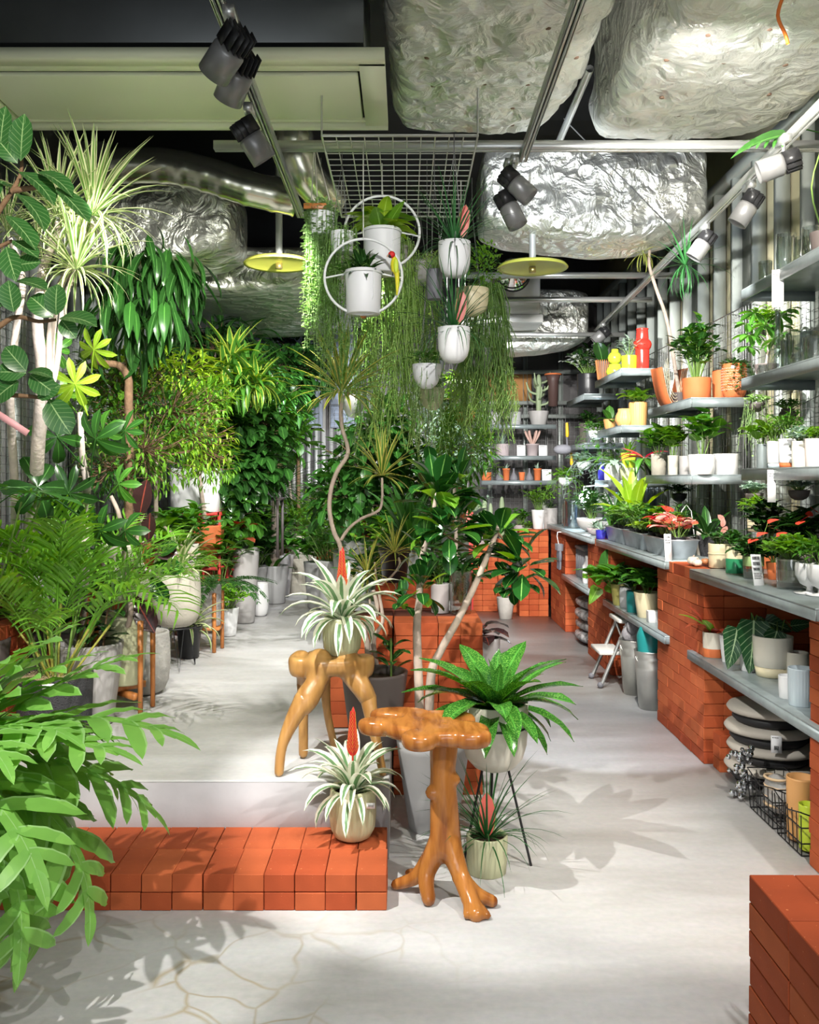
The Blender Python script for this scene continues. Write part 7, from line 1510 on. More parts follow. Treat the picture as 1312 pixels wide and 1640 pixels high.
wl_ = [(1055, 0.052, 0.15, 'sand', 'speckled terrazzo pot with dark leaves, left end of the white pots shelf', filler('bush', 10, 0.14, 0.22, 0.1, HEART, 'green', 3, joined=False)), (1078, 0.035, 0.13, 'offwhite', 'narrow off-white pot next to the speckled one', filler('bush', 8, 0.1, 0.25, 0.1, HEART, 'fresh', 4, joined=False)),
 (1098, 0.04, 0.12, 'lgrey', 'small grey-white pot with a stick, between the white pots', None), (1124, 0.078, 0.12, 'white', 'wide low white pot with wire-stemmed plant', filler('bush', 6, 0.12, 0.34, 0.12, HEART, 'green', 5, joined=False)), (1163, 0.072, 0.125, 'white', 'second wide white pot, half shaded, at the right of its shelf', None)]
for (px, r, h, m, lab, f) in wl_: R_('shelf_pot', lab, onX(px, 1.94 if px > 1150 else 1.78, z), 'cyl', r, h, m, f, n=36)
R_('red_flower_plant', 'plant with drooping red and bronze leaves hanging over the lime pot', onX(1040, 1.80, z), 'taper', 0.04, 0.1, 'nursery', lambda t, zz: [put(t, LANCE[i % 3], ('redl', 'rust', 'green', 'deep')[i % 4], (-0.04, 0, zz+0.04), sph(2.5+i*0.8, 0.5-0.35*(i % 4)), 0.2) for i in range(10)])
# --- yellow shelf, tan shelf, lime shelf
z = ZG3[0]
t, zz = R_('yellow_figure_vase', 'lime yellow double-bulb vase on the yellow shelf', onX(985, 1.80, z), 'bulge', 0.075, 0.11, 'lime', None, 'vase'); part('top_bulb', ball((0, 0, 0.165), 0.062, (1, 1, 0.95)), K['lime'], t); part('neck', lathe([(0.035, 0.2), (0.03, 0.24), (0.026, 0.24), (0.02, 0.2)], 16), K['lime'], t)
R_('yellow_pot', 'bright yellow pot with silver leaved plant on the yellow shelf', onX(1008, 1.80, z), 'cyl', 0.062, 0.115, 'yellow', filler('bush', 12, 0.1, 0.16, 0.08, LANCE, 'silver', 3, joined=False))
t, zz = R_('red_vase', 'tall glossy red curvy vase at the right of the yellow shelf', onX(1029, 1.90, z), 'cyl', 0.055, 0.16, 'red', None, 'vase'); part('upper_bulb', ball((0, 0, 0.2), 0.075, (1, 1, 0.8)), K['red'], t); part('neck', lathe([(0.05, 0.24), (0.045, 0.32), (0.05, 0.33), (0.04, 0.33), (0.035, 0.25)], 20), K['red'], t)
t, zz = R_('twig_basket', 'dark basket woven of upright twigs at the left of the yellow shelf', onX(966, 1.74, z), 'taper', 0.06, 0.16, 'dark', filler('ros', 6, size=0.25, tk=OVAL, mk_='dark', seed=2, e1=20))
for i in range(22): a = i*2*PI/22; part('twig', tube([(0.045*math.cos(a), 0.045*math.sin(a), 0), (0.066*math.cos(a+.15), 0.066*math.sin(a+.15), 0.17)], 0.004, 5), M_LEGW, t)
z = ZG3[1]
for (px, r, h, kd, lab, rb_, f) in ((977, 0.055, 0.10, 'taper', 'small ribbed tan pot with a green tongue-leaf, left on the tan shelf', 12, filler('ros', 5, size=0.16, tk=OVAL, mk_='green', seed=3, e1=10)), (1001, 0.078, 0.15, 'bulge', 'rippled tan vase with carved waves in the middle of the tan shelf', 16, None), (1022, 0.07, 0.2, 'cyl', 'tall ribbed tan pot at the right of the tan shelf', 22, filler('bush', 8, 0.15, 0.12, 0.1, OVAL, 'fresh', 6, joined=False))):
    R_('tan_pot', lab, onX(px, 1.90 if px > 1010 else 1.80, z), kd, r, h, 'tan', f, ribs=rb_, amp=0.12)
z = ZG3[2]
t, zz = R_('lime_faceted_pot', 'faceted lime green pot on top of an upturned pale green one', onX(1007, 1.80, z+0.1), 'taper', 0.07, 0.12, 'lime', filler('ros', 16, size=0.13, tk=LANCE, mk_='fresh', seed=6), n=7)
t, zz = R_('pale_green_pot', 'pale green pot under the faceted lime pot', onX(1007, 1.80, z), 'cyl', 0.072, 0.098, 'olive', None, soil=K['olive'], lvl=0.98)
t, zz = R_('staghorn_fern', 'staghorn fern with silvery antler fronds on the lime pot shelf', onX(985, 1.72, z), 'taper', 0.05, 0.12, 'white', lambda t, zz: [put(t, 'antler0', 'silver' if i % 2 else 'green', (0, 0, zz+0.05), sph(2.2+i*0.75, 0.1+0.12*(i % 3)), 0.34) for i in range(8)])
R_('white_small_pot', 'small white pot with a bushy fern left of the lime pot', onX(975, 1.80, z), 'cyl', 0.04, 0.1, 'white', filler('bush', 12, 0.12, 0.16, 0.06, LANCE, 'fresh', 8))
t = thing('blue_box', 'narrow blue box among the white pots on the lime pot shelf', 'box', onX(963, 1.74, z)); part('carton', box((0, 0, 0.08), (0.05, 0.03, 0.16)), K['blue'], t, False)
# --- dark shelves near the back
t, zz = R_('black_flower_tub', 'big black pot of white orchid-like flowers on the dark upper shelf', (1.80, 9.05, 2.23), 'cyl', 0.11, 0.22, 'nursery', filler('bush', 20, 0.24, 0.3, 0.09, OVAL, 'dark', 3, joined=False)); bush(t, zz, 18, 8, 0.26, 0.3, 0.06, OVAL, 'white', random.Random(6), name='flowers')
R_('grey_bell_pot', 'grey two-tone pot with pale base on the dark lower shelf', (1.85, 9.0, 1.76), 'cyl', 0.085, 0.2, 'slate', None); R_('grey_bell_pot', 'darker grey pot behind the two-tone one on the dark lower shelf', (1.85, 9.3, 1.76), 'cyl', 0.09, 0.22, 'dark', filler('bush', 8, 0.1, 0.14, 0.08, OVAL, 'dark', 3))
# tools on the back wall corner
for i, (px, py, m, L, lab) in enumerate(((908, 700, 'yellowf', 0.3, 'yellow-handled pruning tool hanging in the back right corner'), (915, 745, 'yellowf', 0.26, 'yellow and black shears hanging under the yellow-handled tool'), (928, 735, 'slate', 0.3, 'row tool with dark grey grip hanging at the back corner'), (938, 735, 'teal', 0.3, 'slim tool with teal grip hanging at the back corner'))):
    q = P(px, py, 9.6); q[0] = min(q[0], XR-0.1); t = thing('garden_tool', lab, 'tool', q); col_ = {'yellowf': mat('yellow_grip', (0.8, 0.5, 0.02), 0.4), 'slate': K['slate'], 'teal': K['teal']}[m]
    part('handle', limb([(0, 0, L*0.5), (0.005, 0, L*0.1), (0, 0, 0)], [0.014, 0.018, 0.012], 3, 8), col_, t); part('blade', limb([(0, 0, 0), (0.004, 0, -L*0.35), (0, 0, -L*0.5)], [0.01, 0.014, 0.003], 3, 8), K['slate'], t)
t = thing('hanging_hat', 'grey cloth hat hanging among the tools in the back corner', 'cap', P(902, 720, 9.5)); part('crown', ball((0, 0, 0), 0.1, (1, 0.8, 0.55)), mat('grey_cloth', (0.28, 0.28, 0.32), 0.9), t)
t = thing('leather_holster', 'dark leather pouch hanging on the back wall beside the candelabra cactus', 'pouch', P(886, 625, 9.9)); part('pouch', lathe([(0.0, -0.18), (0.05, -0.17), (0.06, 0.1), (0.085, 0.17), (0.08, 0.17)], 16), mat('dark_leather', (0.08, 0.045, 0.04), 0.5), t); part('rim', tube([(0.085*math.cos(a), 0.085*math.sin(a), 0.17) for a in np.linspace(0, 2*PI, 20)], 0.01, 6, False), K['terra'], t)
# --- back shelves
zb_ = 2.0
def cactus_col(t, z, x, h, r, y=0): 
    V, Fc, U = lathe([(r*0.9, 0), (r, h*0.3), (r, h*0.85), (r*0.6, h*0.97), (0.001, h)], 24, 8, -0.25); part('cactus_column', (V, Fc, U), G['cact'], t, True, TR(x, y, z))
t, zz = R_('candelabra_cactus', 'pale candelabra cactus in a scalloped pale pot on the top back shelf', p(863, 9.95, zb_), 'taper', 0.11, 0.15, 'lgrey', None, ribs=8, amp=0.1)
cactus_col(t, zz, 0, 0.42, 0.028)
for i in range(9): a = i*2.4; h0 = 0.08+0.03*i; part('branch', limb([(0, 0, zz+h0), (0.1*math.cos(a), 0.1*math.sin(a), zz+h0+0.03), (0.14*math.cos(a), 0.14*math.sin(a), zz+h0+0.13)], [0.013, 0.013, 0.006], 3, 6), G['cact'], t)
for (px, lab, f) in ((794, 'grey metal pot with wispy twigs, left on the top back shelf', filler('bush', 12, 0.12, 0.2, 0.05, LANCE, 'rhip', 3)), (826, 'grey metal pot with short upright cactus stems on the top back shelf', filler('ros', 9, size=0.2, tk=NEED[:2], mk_='rhip', seed=3, e1=60, sx=3))):
    R_('grey_metal_pot', lab, p(px, 9.93, zb_), 'cyl', 0.06, 0.14, 'grey', f)
z = 1.665
R_('mossy_pot', 'pinkish pot with shaggy silvery strands on the middle back shelf', p(805, 9.93, z), 'cyl', 0.075, 0.13, 'blush', filler('ros', 50, size=0.2, tk=NEED[1:], mk_='silver', seed=4, e1=-10))
t, zz = R_('finger_cactus_pot', 'mauve pot with blunt finger-like pale stems on the middle back shelf', p(853, 9.93, z), 'nursery', 0.075, 0.13, 'blush', None)
for i in range(6): a = i*1.05; part('stem', limb([(0, 0, zz), (0.06*math.cos(a), 0.03*math.sin(a), zz+0.1), (0.08*math.cos(a), 0.03*math.sin(a), zz+0.16)], [0.014, 0.014, 0.012], 3, 7), mat('pink_brown_stem', (0.5, 0.33, 0.28), 0.7), t)
for (px, lab) in ((835, 'white card at the left of the mauve pot on the middle back shelf'), (870, 'white card at the right of the mauve pot on the middle back shelf')): tagcard(lab, p(px, 9.86, z), 0.09, 0.115, -0.1, ((0.5, 0.006),), 0, 'price_card')
z = 1.40
for (px, m, kd, r, h, lab, f) in ((779, 'terra', 'cyl', 0.056, 0.09, 'footed orange pot with small agave, leftmost on the lowest back shelf', 1), (811, 'terra', 'nursery', 0.042, 0.13, 'taller orange urn second from the left on the lowest back shelf', 1), (836, 'terra', 'taper', 0.036, 0.09, 'small orange pot between the two dark cones', 0), (861, 'terra', 'nursery', 0.045, 0.13, 'orange urn with sprout at the right of the lowest back shelf', 1),
   (800, 'slate', 'bottle', 0.045, 0.13, 'dark cone bottle next to the leftmost orange pot', 0), (823, 'slate', 'bottle', 0.045, 0.13, 'middle dark cone bottle on the lowest back shelf', 0), (848, 'slate', 'bottle', 0.045, 0.13, 'right dark cone bottle on the lowest back shelf', 0)):
    R_('tiny_pot' if kd != 'bottle' else 'cone_bottle', lab, p(px, 9.93, z), kd, r, h, m, filler('ros', 9, size=0.09, tk=LANCE, mk_='silver', seed=px) if f else None)
tagcard('large white card at the right end of the lowest back shelf', p(876, 9.86, z), 0.1, 0.12, -0.1, ((0.5, 0.006),), 0, 'price_card')
# --- cacti and pots on the stepped brick stands
zs = [10*0.0595, 13*0.0595, 15*0.0595]
t, zz = R_('cactus_garden', 'pale tapered pot crowded with fat branching cacti on the lowest brick stand', p(769, 9.9, zs[0]+0.12), 'taper', 0.1, 0.24, 'lgrey', None)
rs = random.Random(2)
for i in range(9): a = i*2.4; cactus_col(t, zz-0.02, 0.05*math.cos(a), rs.uniform(0.12, 0.3), 0.024, 0.05*math.sin(a))
t2, _ = R_('orange_tray', 'low orange terracotta box under the cactus pot', p(769, 9.9, zs[0]), 'cyl', 0.13, 0.118, 'terra', None, 'tray', soil=K['terra'], lvl=0.98)
for (px, h, r, lab) in ((786, 0.55, 0.022, 'tall thin pale cactus column beside the crowded cactus pot'), (804, 0.62, 0.026, 'tallest single cactus column with a white tag')):
    t, zz = R_('column_cactus', lab, p(px, 9.86 if px > 790 else 9.9, zs[0]), 'taper', 0.06, 0.14, 'offwhite', None); cactus_col(t, zz-0.01, 0, h-0.1, r)
for (px, D, z, kd, r, h, m, lab, f) in ((822, 9.88, zs[0], 'cyl', 0.05, 0.16, 'grey', 'small grey pot with a white tag at the front of the lowest brick stand', filler('bush', 8, 0.1, 0.12, 0.05, LANCE, 'rhipd', 3)),
   (833, 9.83, zs[1], 'taper', 0.07, 0.15, 'blush', 'pinkish pot with a fat succulent on the middle brick stand', filler('bush', 12, 0.13, 0.22, 0.07, OVAL, 'green', 4)), (845, 9.75, zs[1], 'bulge', 0.07, 0.12, 'olive', 'mossy green round pot on the middle brick stand', filler('bush', 12, 0.1, 0.1, 0.04, OVAL, 'fresh', 4)),
   (862, 9.6, zs[2], 'taper', 0.07, 0.2, 'white', 'white pot with a fat-stemmed bushy caudex plant on the tallest brick stand', filler('bush', 16, 0.18, 0.3, 0.1, LANCE, 'fresh', 5)), (882, 9.58, zs[2], 'cyl', 0.075, 0.22, 'lgrey', 'large light grey box-like pot on the tallest brick stand', filler('bush', 8, 0.08, 0.1, 0.05, LANCE, 'dark', 5)),
   (872, 9.62, zs[2]+0.0, 'taper', 0.05, 0.2, 'blueg', 'narrow pale pot between the two larger pots on the tallest stand', filler('ros', 12, size=0.13, tk=LANCE, mk_='white', seed=5))):
    R_('stand_pot', lab, p(px, D, z), kd, r, h, m, f)
t, zz = R_('white_floor_pot', 'whitish scalloped pot on the floor in front of the brick stands', p(810, 9.3, 0), 'taper', 0.09, 0.22, 'concrete', filler('bush', 8, 0.1, 0.2, 0.1, LANCE, 'dark', 3), ribs=10, amp=0.06)
# red stand with books edge at the centre back
t = thing('red_crate', 'red painted box partly seen behind the clusia crown', 'box', p(748, 8.6, 0)); part('body', box((0, 0, 0.62), (0.1, 0.3, 1.24), 0.003), M_RED, t, False)
# --- lower shelf, near bay
z = 0.533
t, _ = R_('two_tone_pot', 'white pot with orange lower band at the left of the lower shelf', px3(1143, 1052, z), 'cyl', 0.052, 0.125, 'offwhite', lambda t, zz: [put(t, WSTRAP[i % 3], 'fresh' if i % 2 else 'rust', (0, 0, zz), sph(2.6+i*0.5, 0.9-0.1*i), 0.2) for i in range(5)]); band(t, 0.0505, 0.003, 0.045, K['terra'])
R_('slim_white_vase', 'slim white fluted vase on a saucer beside the two-tone pot', px3(1165, 1060, z), 'tall', 0.036, 0.13, 'white', None, ribs=8, amp=0.15); R_('beige_sphere_pot', 'beige rounded pot half hidden by the big dark leaf', px3(1182, 1064, z), 'bulge', 0.05, 0.12, 'sand', None)
t, zz = R_('velvet_philodendron', 'velvety philodendron with huge dark white-veined hanging leaves on the lower shelf', px3(1200, 1074, z), 'taper', 0.05, 0.11, 'white', None)
for (dx, dy, dz, ax, az, s) in ((0.0, -0.06, 0.24, -0.15, -1, 0.25), (-0.06, -0.02, 0.2, -0.3, -1, 0.2), (0.09, -0.06, 0.2, -0.3, -1, 0.17), (0.05, 0.1, 0.2, 0.6, -0.2, 0.15), (0.09, 0.05, 0.22, 0.9, -.3, 0.14)):
    put(t, 'heart1', 'alo', (dx, dy, dz), (ax, -0.25, az), s, (-0.2, -1, 0.2), sx=s*0.85); part('petiole', tube([(0, 0, zz), (dx*0.5, dy*0.5, dz+0.03), (dx, dy, dz)], 0.004, 5), M_STEM, t)
t, _ = R_('big_white_pot', 'big round off-white pot with tray in the middle of the lower shelf', onX(1238, 1.64, z+0.045), 'cyl', 0.086, 0.135, 'offwhite', None, 'pot', n=40, lvl=0.3, soil=K['cream']); part('tray', lathe([(0.0, -0.043), (0.07, -0.043), (0.078, -0.001), (0.07, -0.001), (0.0, -0.003)], 32), K['cream'], t)
t, zz = R_('alocasia', 'alocasia with arrow-shaped white-veined leaf in front of the big white pot', onX(1246, 1.72, z), 'taper', 0.04, 0.1, 'nursery', None)
for (o, d, s) in (((-0.06, -0.14, 0.2), (-0.4, -0.2, -1), 0.2), ((0.06, 0, 0.2), (0.8, 0, 0.1), 0.12)): put(t, 'heart0', 'alo', o, d, s, (-0.3, -1, 0.1), sx=s*0.7); part('petiole', tube([(0, 0, zz), (o[0]*0.5, o[1]*0.5, o[2]+0.03), o], 0.003, 5), M_STEM, t)
R_('white_cup_saucer', 'white ribbed cup on a saucer in front of the fluted blue pot', onX(1264, 1.54, z), 'cyl', 0.04, 0.09, 'white', None, 'cup', ribs=20, lvl=0.3); R_('fluted_blue_pot', 'tall fluted pale blue-grey pot at the right end of the lower shelf', onX(1284, 1.54, z), 'cyl', 0.05, 0.145, 'blueg', None, 'pot', ribs=26, lvl=0.4)
for (px, X, h, lab) in ((1226, 1.88, 0.24, 'small dark olive vase in the shadow at the back of the lower shelf'), (1243, 1.9, 0.3, 'taller olive vase in the shadow at the back of the lower shelf'), (1277, 1.72, 0.12, 'pale low pot in shade behind the fluted pot')): R_('shaded_vase', lab, onX(px, X, z), 'round', 0.05, h, 'khaki' if X > 1.8 else 'offwhite', None, 'vase')
# stacked floor cushions
M_CU = mat('taupe_cushion_fabric', (0.50, 0.46, 0.40), 0.8); M_CB = mat('black_cushion_side', (0.02, 0.02, 0.022), 0.6)
cz = 0.02
for k, lab in enumerate(('bottom cushion of the stack of taupe floor pads', 'second taupe floor pad from the bottom of the stack', 'third taupe floor pad of the stack, with a barcode tag', 'topmost taupe floor pad of the stack')):
    t = thing('floor_cushion', lab, 'cushion', (1.69+0.012*(k % 2), 4.27, cz+0.088*k)); r = 0.19
    part('underside', lathe([(0.0, 0.0), (r*0.8, 0.0), (r*0.92, 0.02), (r*0.9, 0.045), (0.0, 0.045)], 40), M_CB, t); part('pad', lathe([(r*0.85, 0.045), (r*1.0, 0.05), (r*1.05, 0.064), (r*1.0, 0.078), (r*0.8, 0.085), (0.001, 0.087)], 40), M_CU, t)
tagcard('white barcode tag tied to the third floor cushion', (1.64, 4.06, 0.20), 0.045, 0.075, -0.1, ((0.3, 0.003),), -0.3, 'barcode_tag'); tt = COL.objects[-1].parent
if tt: part('barcode', joinb([box((-0.008+0.005*i, -0.003, 0.022), (0.003, 0.001, 0.018)) for i in range(4)]), M_INK, tt, False)
# silver bauble cluster
rs = random.Random(4); t = thing('silver_bauble_bunch', 'bunch of small shiny silver baubles at the foot of the cushions', 'ornament', (1.475, 4.02, 0.0)); it = []
for i in range(46): h0 = rs.random()*0.22; it.append((ball((rs.gauss(0, 0.02), rs.gauss(0, 0.02), 0.016+h0), rs.uniform(0.009, 0.016), (1, 1, 1), 8, 5), I4))
stuff(part('bauble', merge(it), mat('mirror_silver', (0.75, 0.78, 0.82), 0.08, 1.0), t))
# wire baskets with wrapped pots
def basket(label, q, w=0.14, d=0.24, h=0.17):
    t = thing('wire_basket', label, 'basket', q); it = []
    for z_ in (0.004, 0.05, 0.11, h):
        s = 1.0+0.12*z_/h; sag = -0.03 if z_ == h else 0
        it.append((tube([(-w/2*s, -d/2*s, z_), (0, -d/2*s, z_+sag), (w/2*s, -d/2*s, z_), (w/2*s, d/2*s, z_), (-w/2*s, d/2*s, z_), (-w/2*s, 0, z_+sag), (-w/2*s, -d/2*s, z_)], 0.0028, 5, False), I4))
    for i in range(7):
        y = -d/2+d*i/6
        for sx in (-1, 1): it.append((tube([(sx*w/2, y, 0.004), (sx*w/2*1.12, y*1.12, h-0.01)], 0.0022, 4, False), I4))
    for i in range(5):
        x = -w/2+w*i/4
        for sy in (-1, 1): it.append((tube([(x, sy*d/2, 0.004), (x*1.12, sy*d/2*1.12, h-0.01)], 0.0022, 4, False), I4))
        it.append((tube([(x, -d/2, 0.004), (x, d/2, 0.004)], 0.002, 4, False), I4))
    part('wire_frame', merge(it), M_BLACK, t); return t
basket('black wire basket with wrapped white goods, next to the silver baubles', (1.55, 3.82, 0.0)); basket('nearer black wire basket with orange and lime pots', (1.55, 3.54, 0.0), d=0.22)
M_PL = mat('clear_plastic_wrap', (0.8, 0.8, 0.78), 0.15, trans=0.6, bump=0.8, bscale=20)
t = thing('wrapped_coil', 'coil of pale cord in clear plastic inside the farther wire basket', 'cord', (1.55, 3.82, 0.012)); part('coil', tube([(0.05*math.cos(a*1.0), 0.07*math.sin(a), 0.03+0.007*a/1.2) for a in np.linspace(0, 25, 120)], 0.006, 5), mat('pale_cord', (0.7, 0.5, 0.3), 0.6), t); part('wrap', ball((0, 0, 0.09), 1, (0.055, 0.09, 0.08), 16, 10), M_PL, t)
R_('orange_tin', 'orange wood-grain cylinder pot inside the nearer wire basket', (1.545, 3.585, 0.01), 'cyl', 0.055, 0.24, 'tan', None, 'pot', lvl=0.2, soil=None); R_('lime_tin', 'lime green cup inside the nearer wire basket', (1.53, 3.48, 0.01), 'cyl', 0.038, 0.17, 'lime', None, 'cup', lvl=0.2, soil=None)
# --- lower shelf, middle bay
z = 0.533
R_('khaki_pot', 'khaki footed pot at the far end of the middle lower shelf', p(993, 6.42, z), 'taper', 0.065, 0.15, 'khaki', filler('bush', 8, 0.2, 0.14, 0.14, HEART, 'green', 3, joined=False, lean=(-0.1, 0)))
R_('grey_shade_pot', 'small grey pot between the khaki and teal pots', p(1004, 6.3, z), 'cyl', 0.05, 0.14, 'grey', filler('bush', 4, 0.05, 0.15, 0.1, OVAL, 'dark', 3, joined=False)); R_('teal_pot', 'dark teal pot on the middle lower shelf', p(1016, 6.08, z), 'cyl', 0.052, 0.14, 'teal', filler('bush', 5, 0.06, 0.14, 0.1, OVAL, 'dark', 5, joined=False))
R_('cream_large_pot', 'large cream pot with tray on the middle lower shelf', p(1037, 5.85, z), 'taper', 0.085, 0.16, 'cream', filler('bush', 9, 0.12, 0.16, 0.12, HEART, 'green', 6, joined=False)); R_('white_small_box', 'small white boxes stack beside the cream pot', onX(1046, 1.52, z), 'cyl', 0.035, 0.07, 'white', None, 'box', sq=0.8, soil=K['white'], lvl=0.98)
# trailing philodendron leaves in front of pier
t, zz = R_('trailing_philodendron', 'trailing philodendron whose heart leaves hang over the second brick pier', (1.66, 7.05, ZW), 'taper', 0.05, 0.09, 'nursery', None)
base = np.array([1.66, 7.05, ZW])
for (px, py, D, s, dx, dz) in ((964, 930, 6.55, 0.13, -0.8, 0.5), (958, 940, 6.5, 0.14, -0.5, -0.9), (972, 936, 6.5, 0.13, 0.8, -0.6)): put(t, 'heart0', 'fresh', P(px, py, D)-base, (dx, -0.2, dz), s, (0, -1, 0.2))
put(t, 'oval0', 'deep', P(975, 876, 6.7)-base, (-0.05, -0.1, -1), 0.27, (0, -1, 0.1)); part('stem', branch([(0, 0, zz), P(990, 905, 6.6)-base, P(985, 925, 6.55)-base, P(962, 932, 6.5)-base], 0.004, 0.003, 5), M_STEM, t)
# buckets
M_BK = mat('bucket_zinc', (0.66, 0.66, 0.62), 0.35, 0.8, noise=0.15, scale=10)
for (px, D, lab) in ((1018, 6.05, 'farther galvanised bucket full of grey felt offcuts'), (1044, 5.66, 'nearer galvanised bucket holding a teal bag')):
    q = p(px, D, 0); t = thing('metal_bucket', lab, 'bucket', q); h, r = 0.36, 0.105
    part('shell', lathe([(0.0, 0.006), (r*0.7, 0.006), (r*0.72, 0), (r*0.75, 0.03), (r*0.77, 0.03), (r*0.92, h*0.68), (r*0.945, h*0.7), (r*0.93, h*0.72), (r*0.97, h*0.84), (r*0.99, h*0.86), (r*0.97, h*0.88), (r, h*0.98), (r*1.04, h), (r*1.0, h*0.985), (r*0.72, 0.012)], 36), M_BK, t)
    part('handle', tube([(r*math.cos(a), -r*0.3*math.sin(a)-0.02, h*0.9-0.07*math.sin(a)) for a in np.linspace(0, PI, 13)], 0.003, 5), M_BK, t)
    if px < 1030:
        tt = thing('felt_offcuts', 'heap of crumpled grey felt in the farther bucket', 'fabric', q+np.array([0, 0, 0.2])); rs = random.Random(3)
        for i in range(9): a = i*2.4; part('fold', ball((0.045*math.cos(a), 0.045*math.sin(a), 0.12+0.018*i), 0.05, (1, 0.6, 1.1), 8, 6), mat('grey_felt', (0.27, 0.26, 0.28), 0.95, bump=0.5), tt)
    else:
        tt = thing('teal_bag', 'teal rubber bag sticking out of the nearer bucket', 'bag', q+np.array([0, 0, 0.03])); part('bag', lathe([(0.001, 0), (0.07, 0.02), (0.085, 0.3), (0.09, 0.42), (0.07, 0.47), (0.02, 0.49), (0.001, 0.49)], 18, wob=0.06), K['teal'], tt)
# step stool
q = np.array([1.50, 6.35, 0.0]); t = thing('step_stool', 'folding aluminium step stool with white treads beside the second pier', 'step stool', q); M_TR = mat('pale_tread', (0.6, 0.58, 0.55), 0.5)
for s in (-1, 1):
    part('front_leg', limb([(-0.18, s*0.15, 0.02), (0.0, s*0.14, 0.44)], [0.014, 0.012], 2, 6), M_ALU, t); part('rear_leg', limb([(0.14, s*0.15, 0.02), (-0.02, s*0.14, 0.42)], [0.011, 0.010], 2, 6), M_ALU, t)
    part('rubber_foot', ball((-0.185, s*0.15, 0.022), 0.021), K['slate'], t)
part('tread', box((0.0, 0, 0.45), (0.12, 0.3, 0.025), 0.004), M_TR, t, False); part('tread', box((-0.11, 0, 0.235), (0.16, 0.3, 0.025), 0.004), M_TR, t, False)
# --- lower bay, far
t = thing('grey_storage_box', 'grey ribbed plastic storage box on the far lower shelf', 'box', (1.66, 8.15, 0.533)); part('body', box((0, 0, 0.13), (0.22, 0.4, 0.26), 0.006), mat('grey_plastic', (0.25, 0.26, 0.28), 0.5), t, False); part('lid', box((0, 0, 0.27), (0.24, 0.42, 0.025), 0.004), mat('grey_plastic', (0.25, 0.26, 0.28), 0.5), t, False)
for k in range(6): part('rib', box((-0.113, -0.17+0.068*k, 0.13), (0.008, 0.014, 0.24)), mat('grey_plastic', (0.25, 0.26, 0.28), 0.5), t, False)
for i, (y, x, m) in enumerate(((7.72, 1.53, 'white'), (7.55, 1.55, 'white'), (7.42, 1.53, 'white'), (7.62, 1.66, 'white'))):
    t = thing('white_bottle', ['white spray bottle nearest the grey storage box', 'middle white bottle of the row on the far lower shelf', 'nearest white bottle with a yellow-green label, beside the pier', 'white bottle behind the row on the far lower shelf'][i], 'bottle', (x, y, 0.533)); part('body', lathe([(0.0, 0), (0.04, 0), (0.043, 0.02), (0.043, 0.15), (0.02, 0.19), (0.018, 0.2)], 20), K['white'], t); part('cap', lathe([(0.02, 0.2), (0.02, 0.235), (0.0, 0.236)], 14), K['white'], t); part('label', lathe([(0.0436, 0.05), (0.0436, 0.09)], 20), G['fresh'] if i != 2 else K['lime'], t)
M_BAG = mat('printed_soil_bag', (0.5, 0.5, 0.5), 0.35, noise=0.8, scale=22, bump=0.5, bscale=14)
for k, lab in enumerate(('bottom soil bag of the pile on the floor of the far bay', 'second soil bag of the pile from the bottom', 'third soil bag of the pile', 'top soil bag of the pile on the floor of the far bay')):
    t = thing('soil_bag', lab, 'bag', (1.68+0.02*(k % 2), 7.95, 0.055+0.095*k), 0.1*(k % 2)); V, Fc, U = ball((0, 0, 0), 1, (0.2, 0.33, 0.062), 24, 12); V = np.sign(V)*np.abs(V/np.array([0.2, 0.33, 0.062]))**0.75*np.array([0.2, 0.33, 0.052]); part('bag', (V, Fc, U), M_BAG, t)
t = thing('work_gloves', 'pair of dark grey work gloves hanging from the far shelf end', 'gloves', (1.43, 8.55, 0.72))
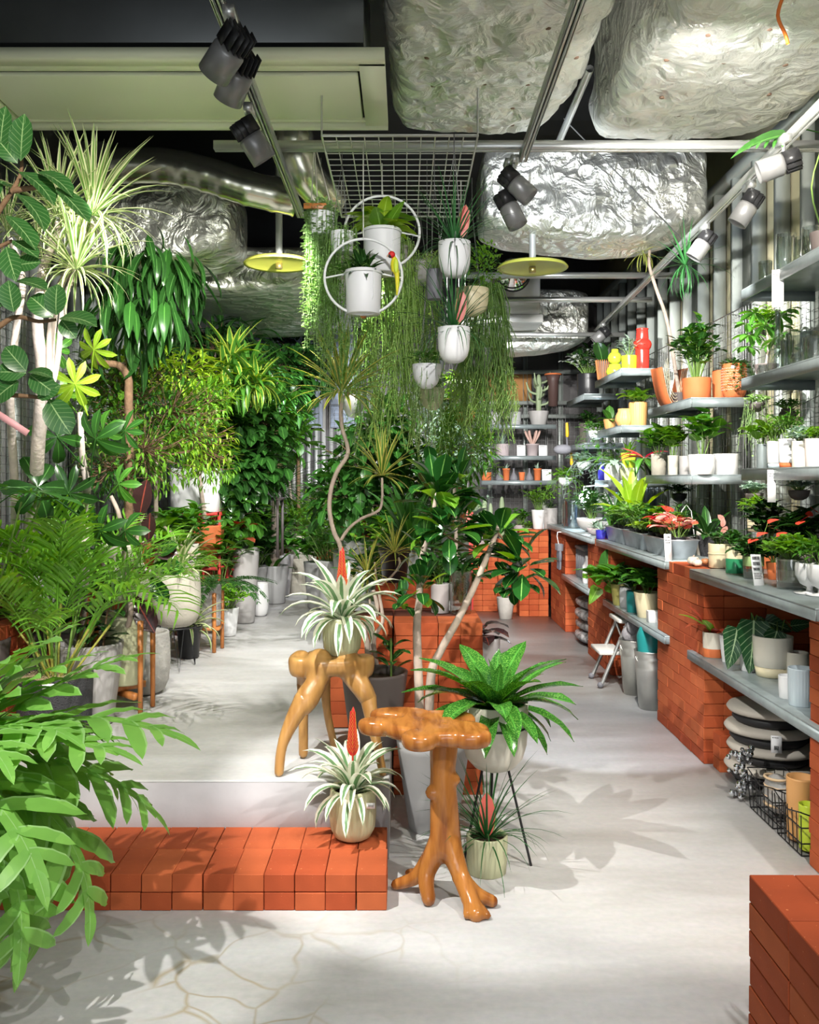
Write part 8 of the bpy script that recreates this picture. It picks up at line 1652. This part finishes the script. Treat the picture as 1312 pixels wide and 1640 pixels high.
for s in (-1, 1):
    part('glove', merge([(ball((0, s*0.045, -0.02), 1, (0.018, 0.042, 0.07), 12, 8), I4)]), mat('dark_glove', (0.13, 0.14, 0.17), 0.8), t)
    for f_ in range(4): part('finger', limb([(0, s*0.045+(f_-1.5)*0.019, -0.07), (-0.003, s*0.045+(f_-1.5)*0.022, -0.15+0.006*abs(f_-1.5))], [0.010, 0.008], 2, 6), mat('dark_glove', (0.13, 0.14, 0.17), 0.8), t)
    part('cuff', lathe([(0.03, 0.03), (0.034, 0.09)], 12), K['slate'], t, True, TR(0, s*0.045, 0))
part('hook', tube([(0, 0, 0.06), (-0.02, 0, 0.16), (-0.015, 0, 0.2), (0.02, 0, 0.2)], 0.004, 5), K['white'], t)
# --- tall dracaena on the orange shelf side with a leaning branch to the ceiling
base = onX(1088, 1.86, ZG2[0]); t, zz = R_('leaning_dracaena', 'tall bare-stemmed dracaena reaching up to the ceiling beside the right track', base, 'taper', 0.05, 0.1, 'dark', None, 'potted tree')
lc = lambda a, b, D=6.2: P(a, b, D)-base
part('stem', branch([(0, 0, zz), lc(1070, 520), lc(1052, 465), lc(1040, 425), lc(1040, 395), lc(1025, 386), lc(990, 390), lc(965, 388)], 0.014, 0.007, 8), M_TRUNK, t)
heads(t, lc(955, 372), 34, 0.26, DRAC, 'drayel', 85, -50, 3, 0.9); heads(t, lc(1030, 405), 26, 0.22, DRAC, 'drayel', 70, -60, 4, 0.8); heads(t, lc(1098, 425, 5.3), 46, 0.3, NEED, 'grass', 85, -70, 5, 1.3)
t, zz = R_('high_monstera', 'monstera leaf hanging over the right track near the ceiling', onX(1320, 1.83, ZG1[0]), 'taper', 0.06, 0.12, 'dark', None, 'potted plant'); base = onX(1320, 1.83, ZG1[0])
o = P(1262, 215, 3.75)-base; put(t, 'monst0', 'deep', o, (-0.9, 0.1, -0.15), 0.24, (0.1, -0.6, 1)); part('petiole', branch([(0, 0, zz), P(1300, 300, 3.7)-base, o+np.array([0.16, 0, 0])], 0.004, 0.003, 5), M_STEM, t)

# palm standing on the near brick plinth, mostly outside the frame
t, z = potted('plinth_palm', 'palm in a small pot standing on the near brick plinth, mostly beyond the frame', 'potted palm', np.array([1.13, 1.62, 0.549]), 'taper', 0.08, 0.14, K['khaki'])
for i in range(12): a = -1.2+i*0.2; put(t, FROND[i % 3], 'palm', (0, 0, z+0.05+0.02*(i % 4)), sph(a, 0.9+0.15*(i % 3)), 0.5, UP, 'frond')
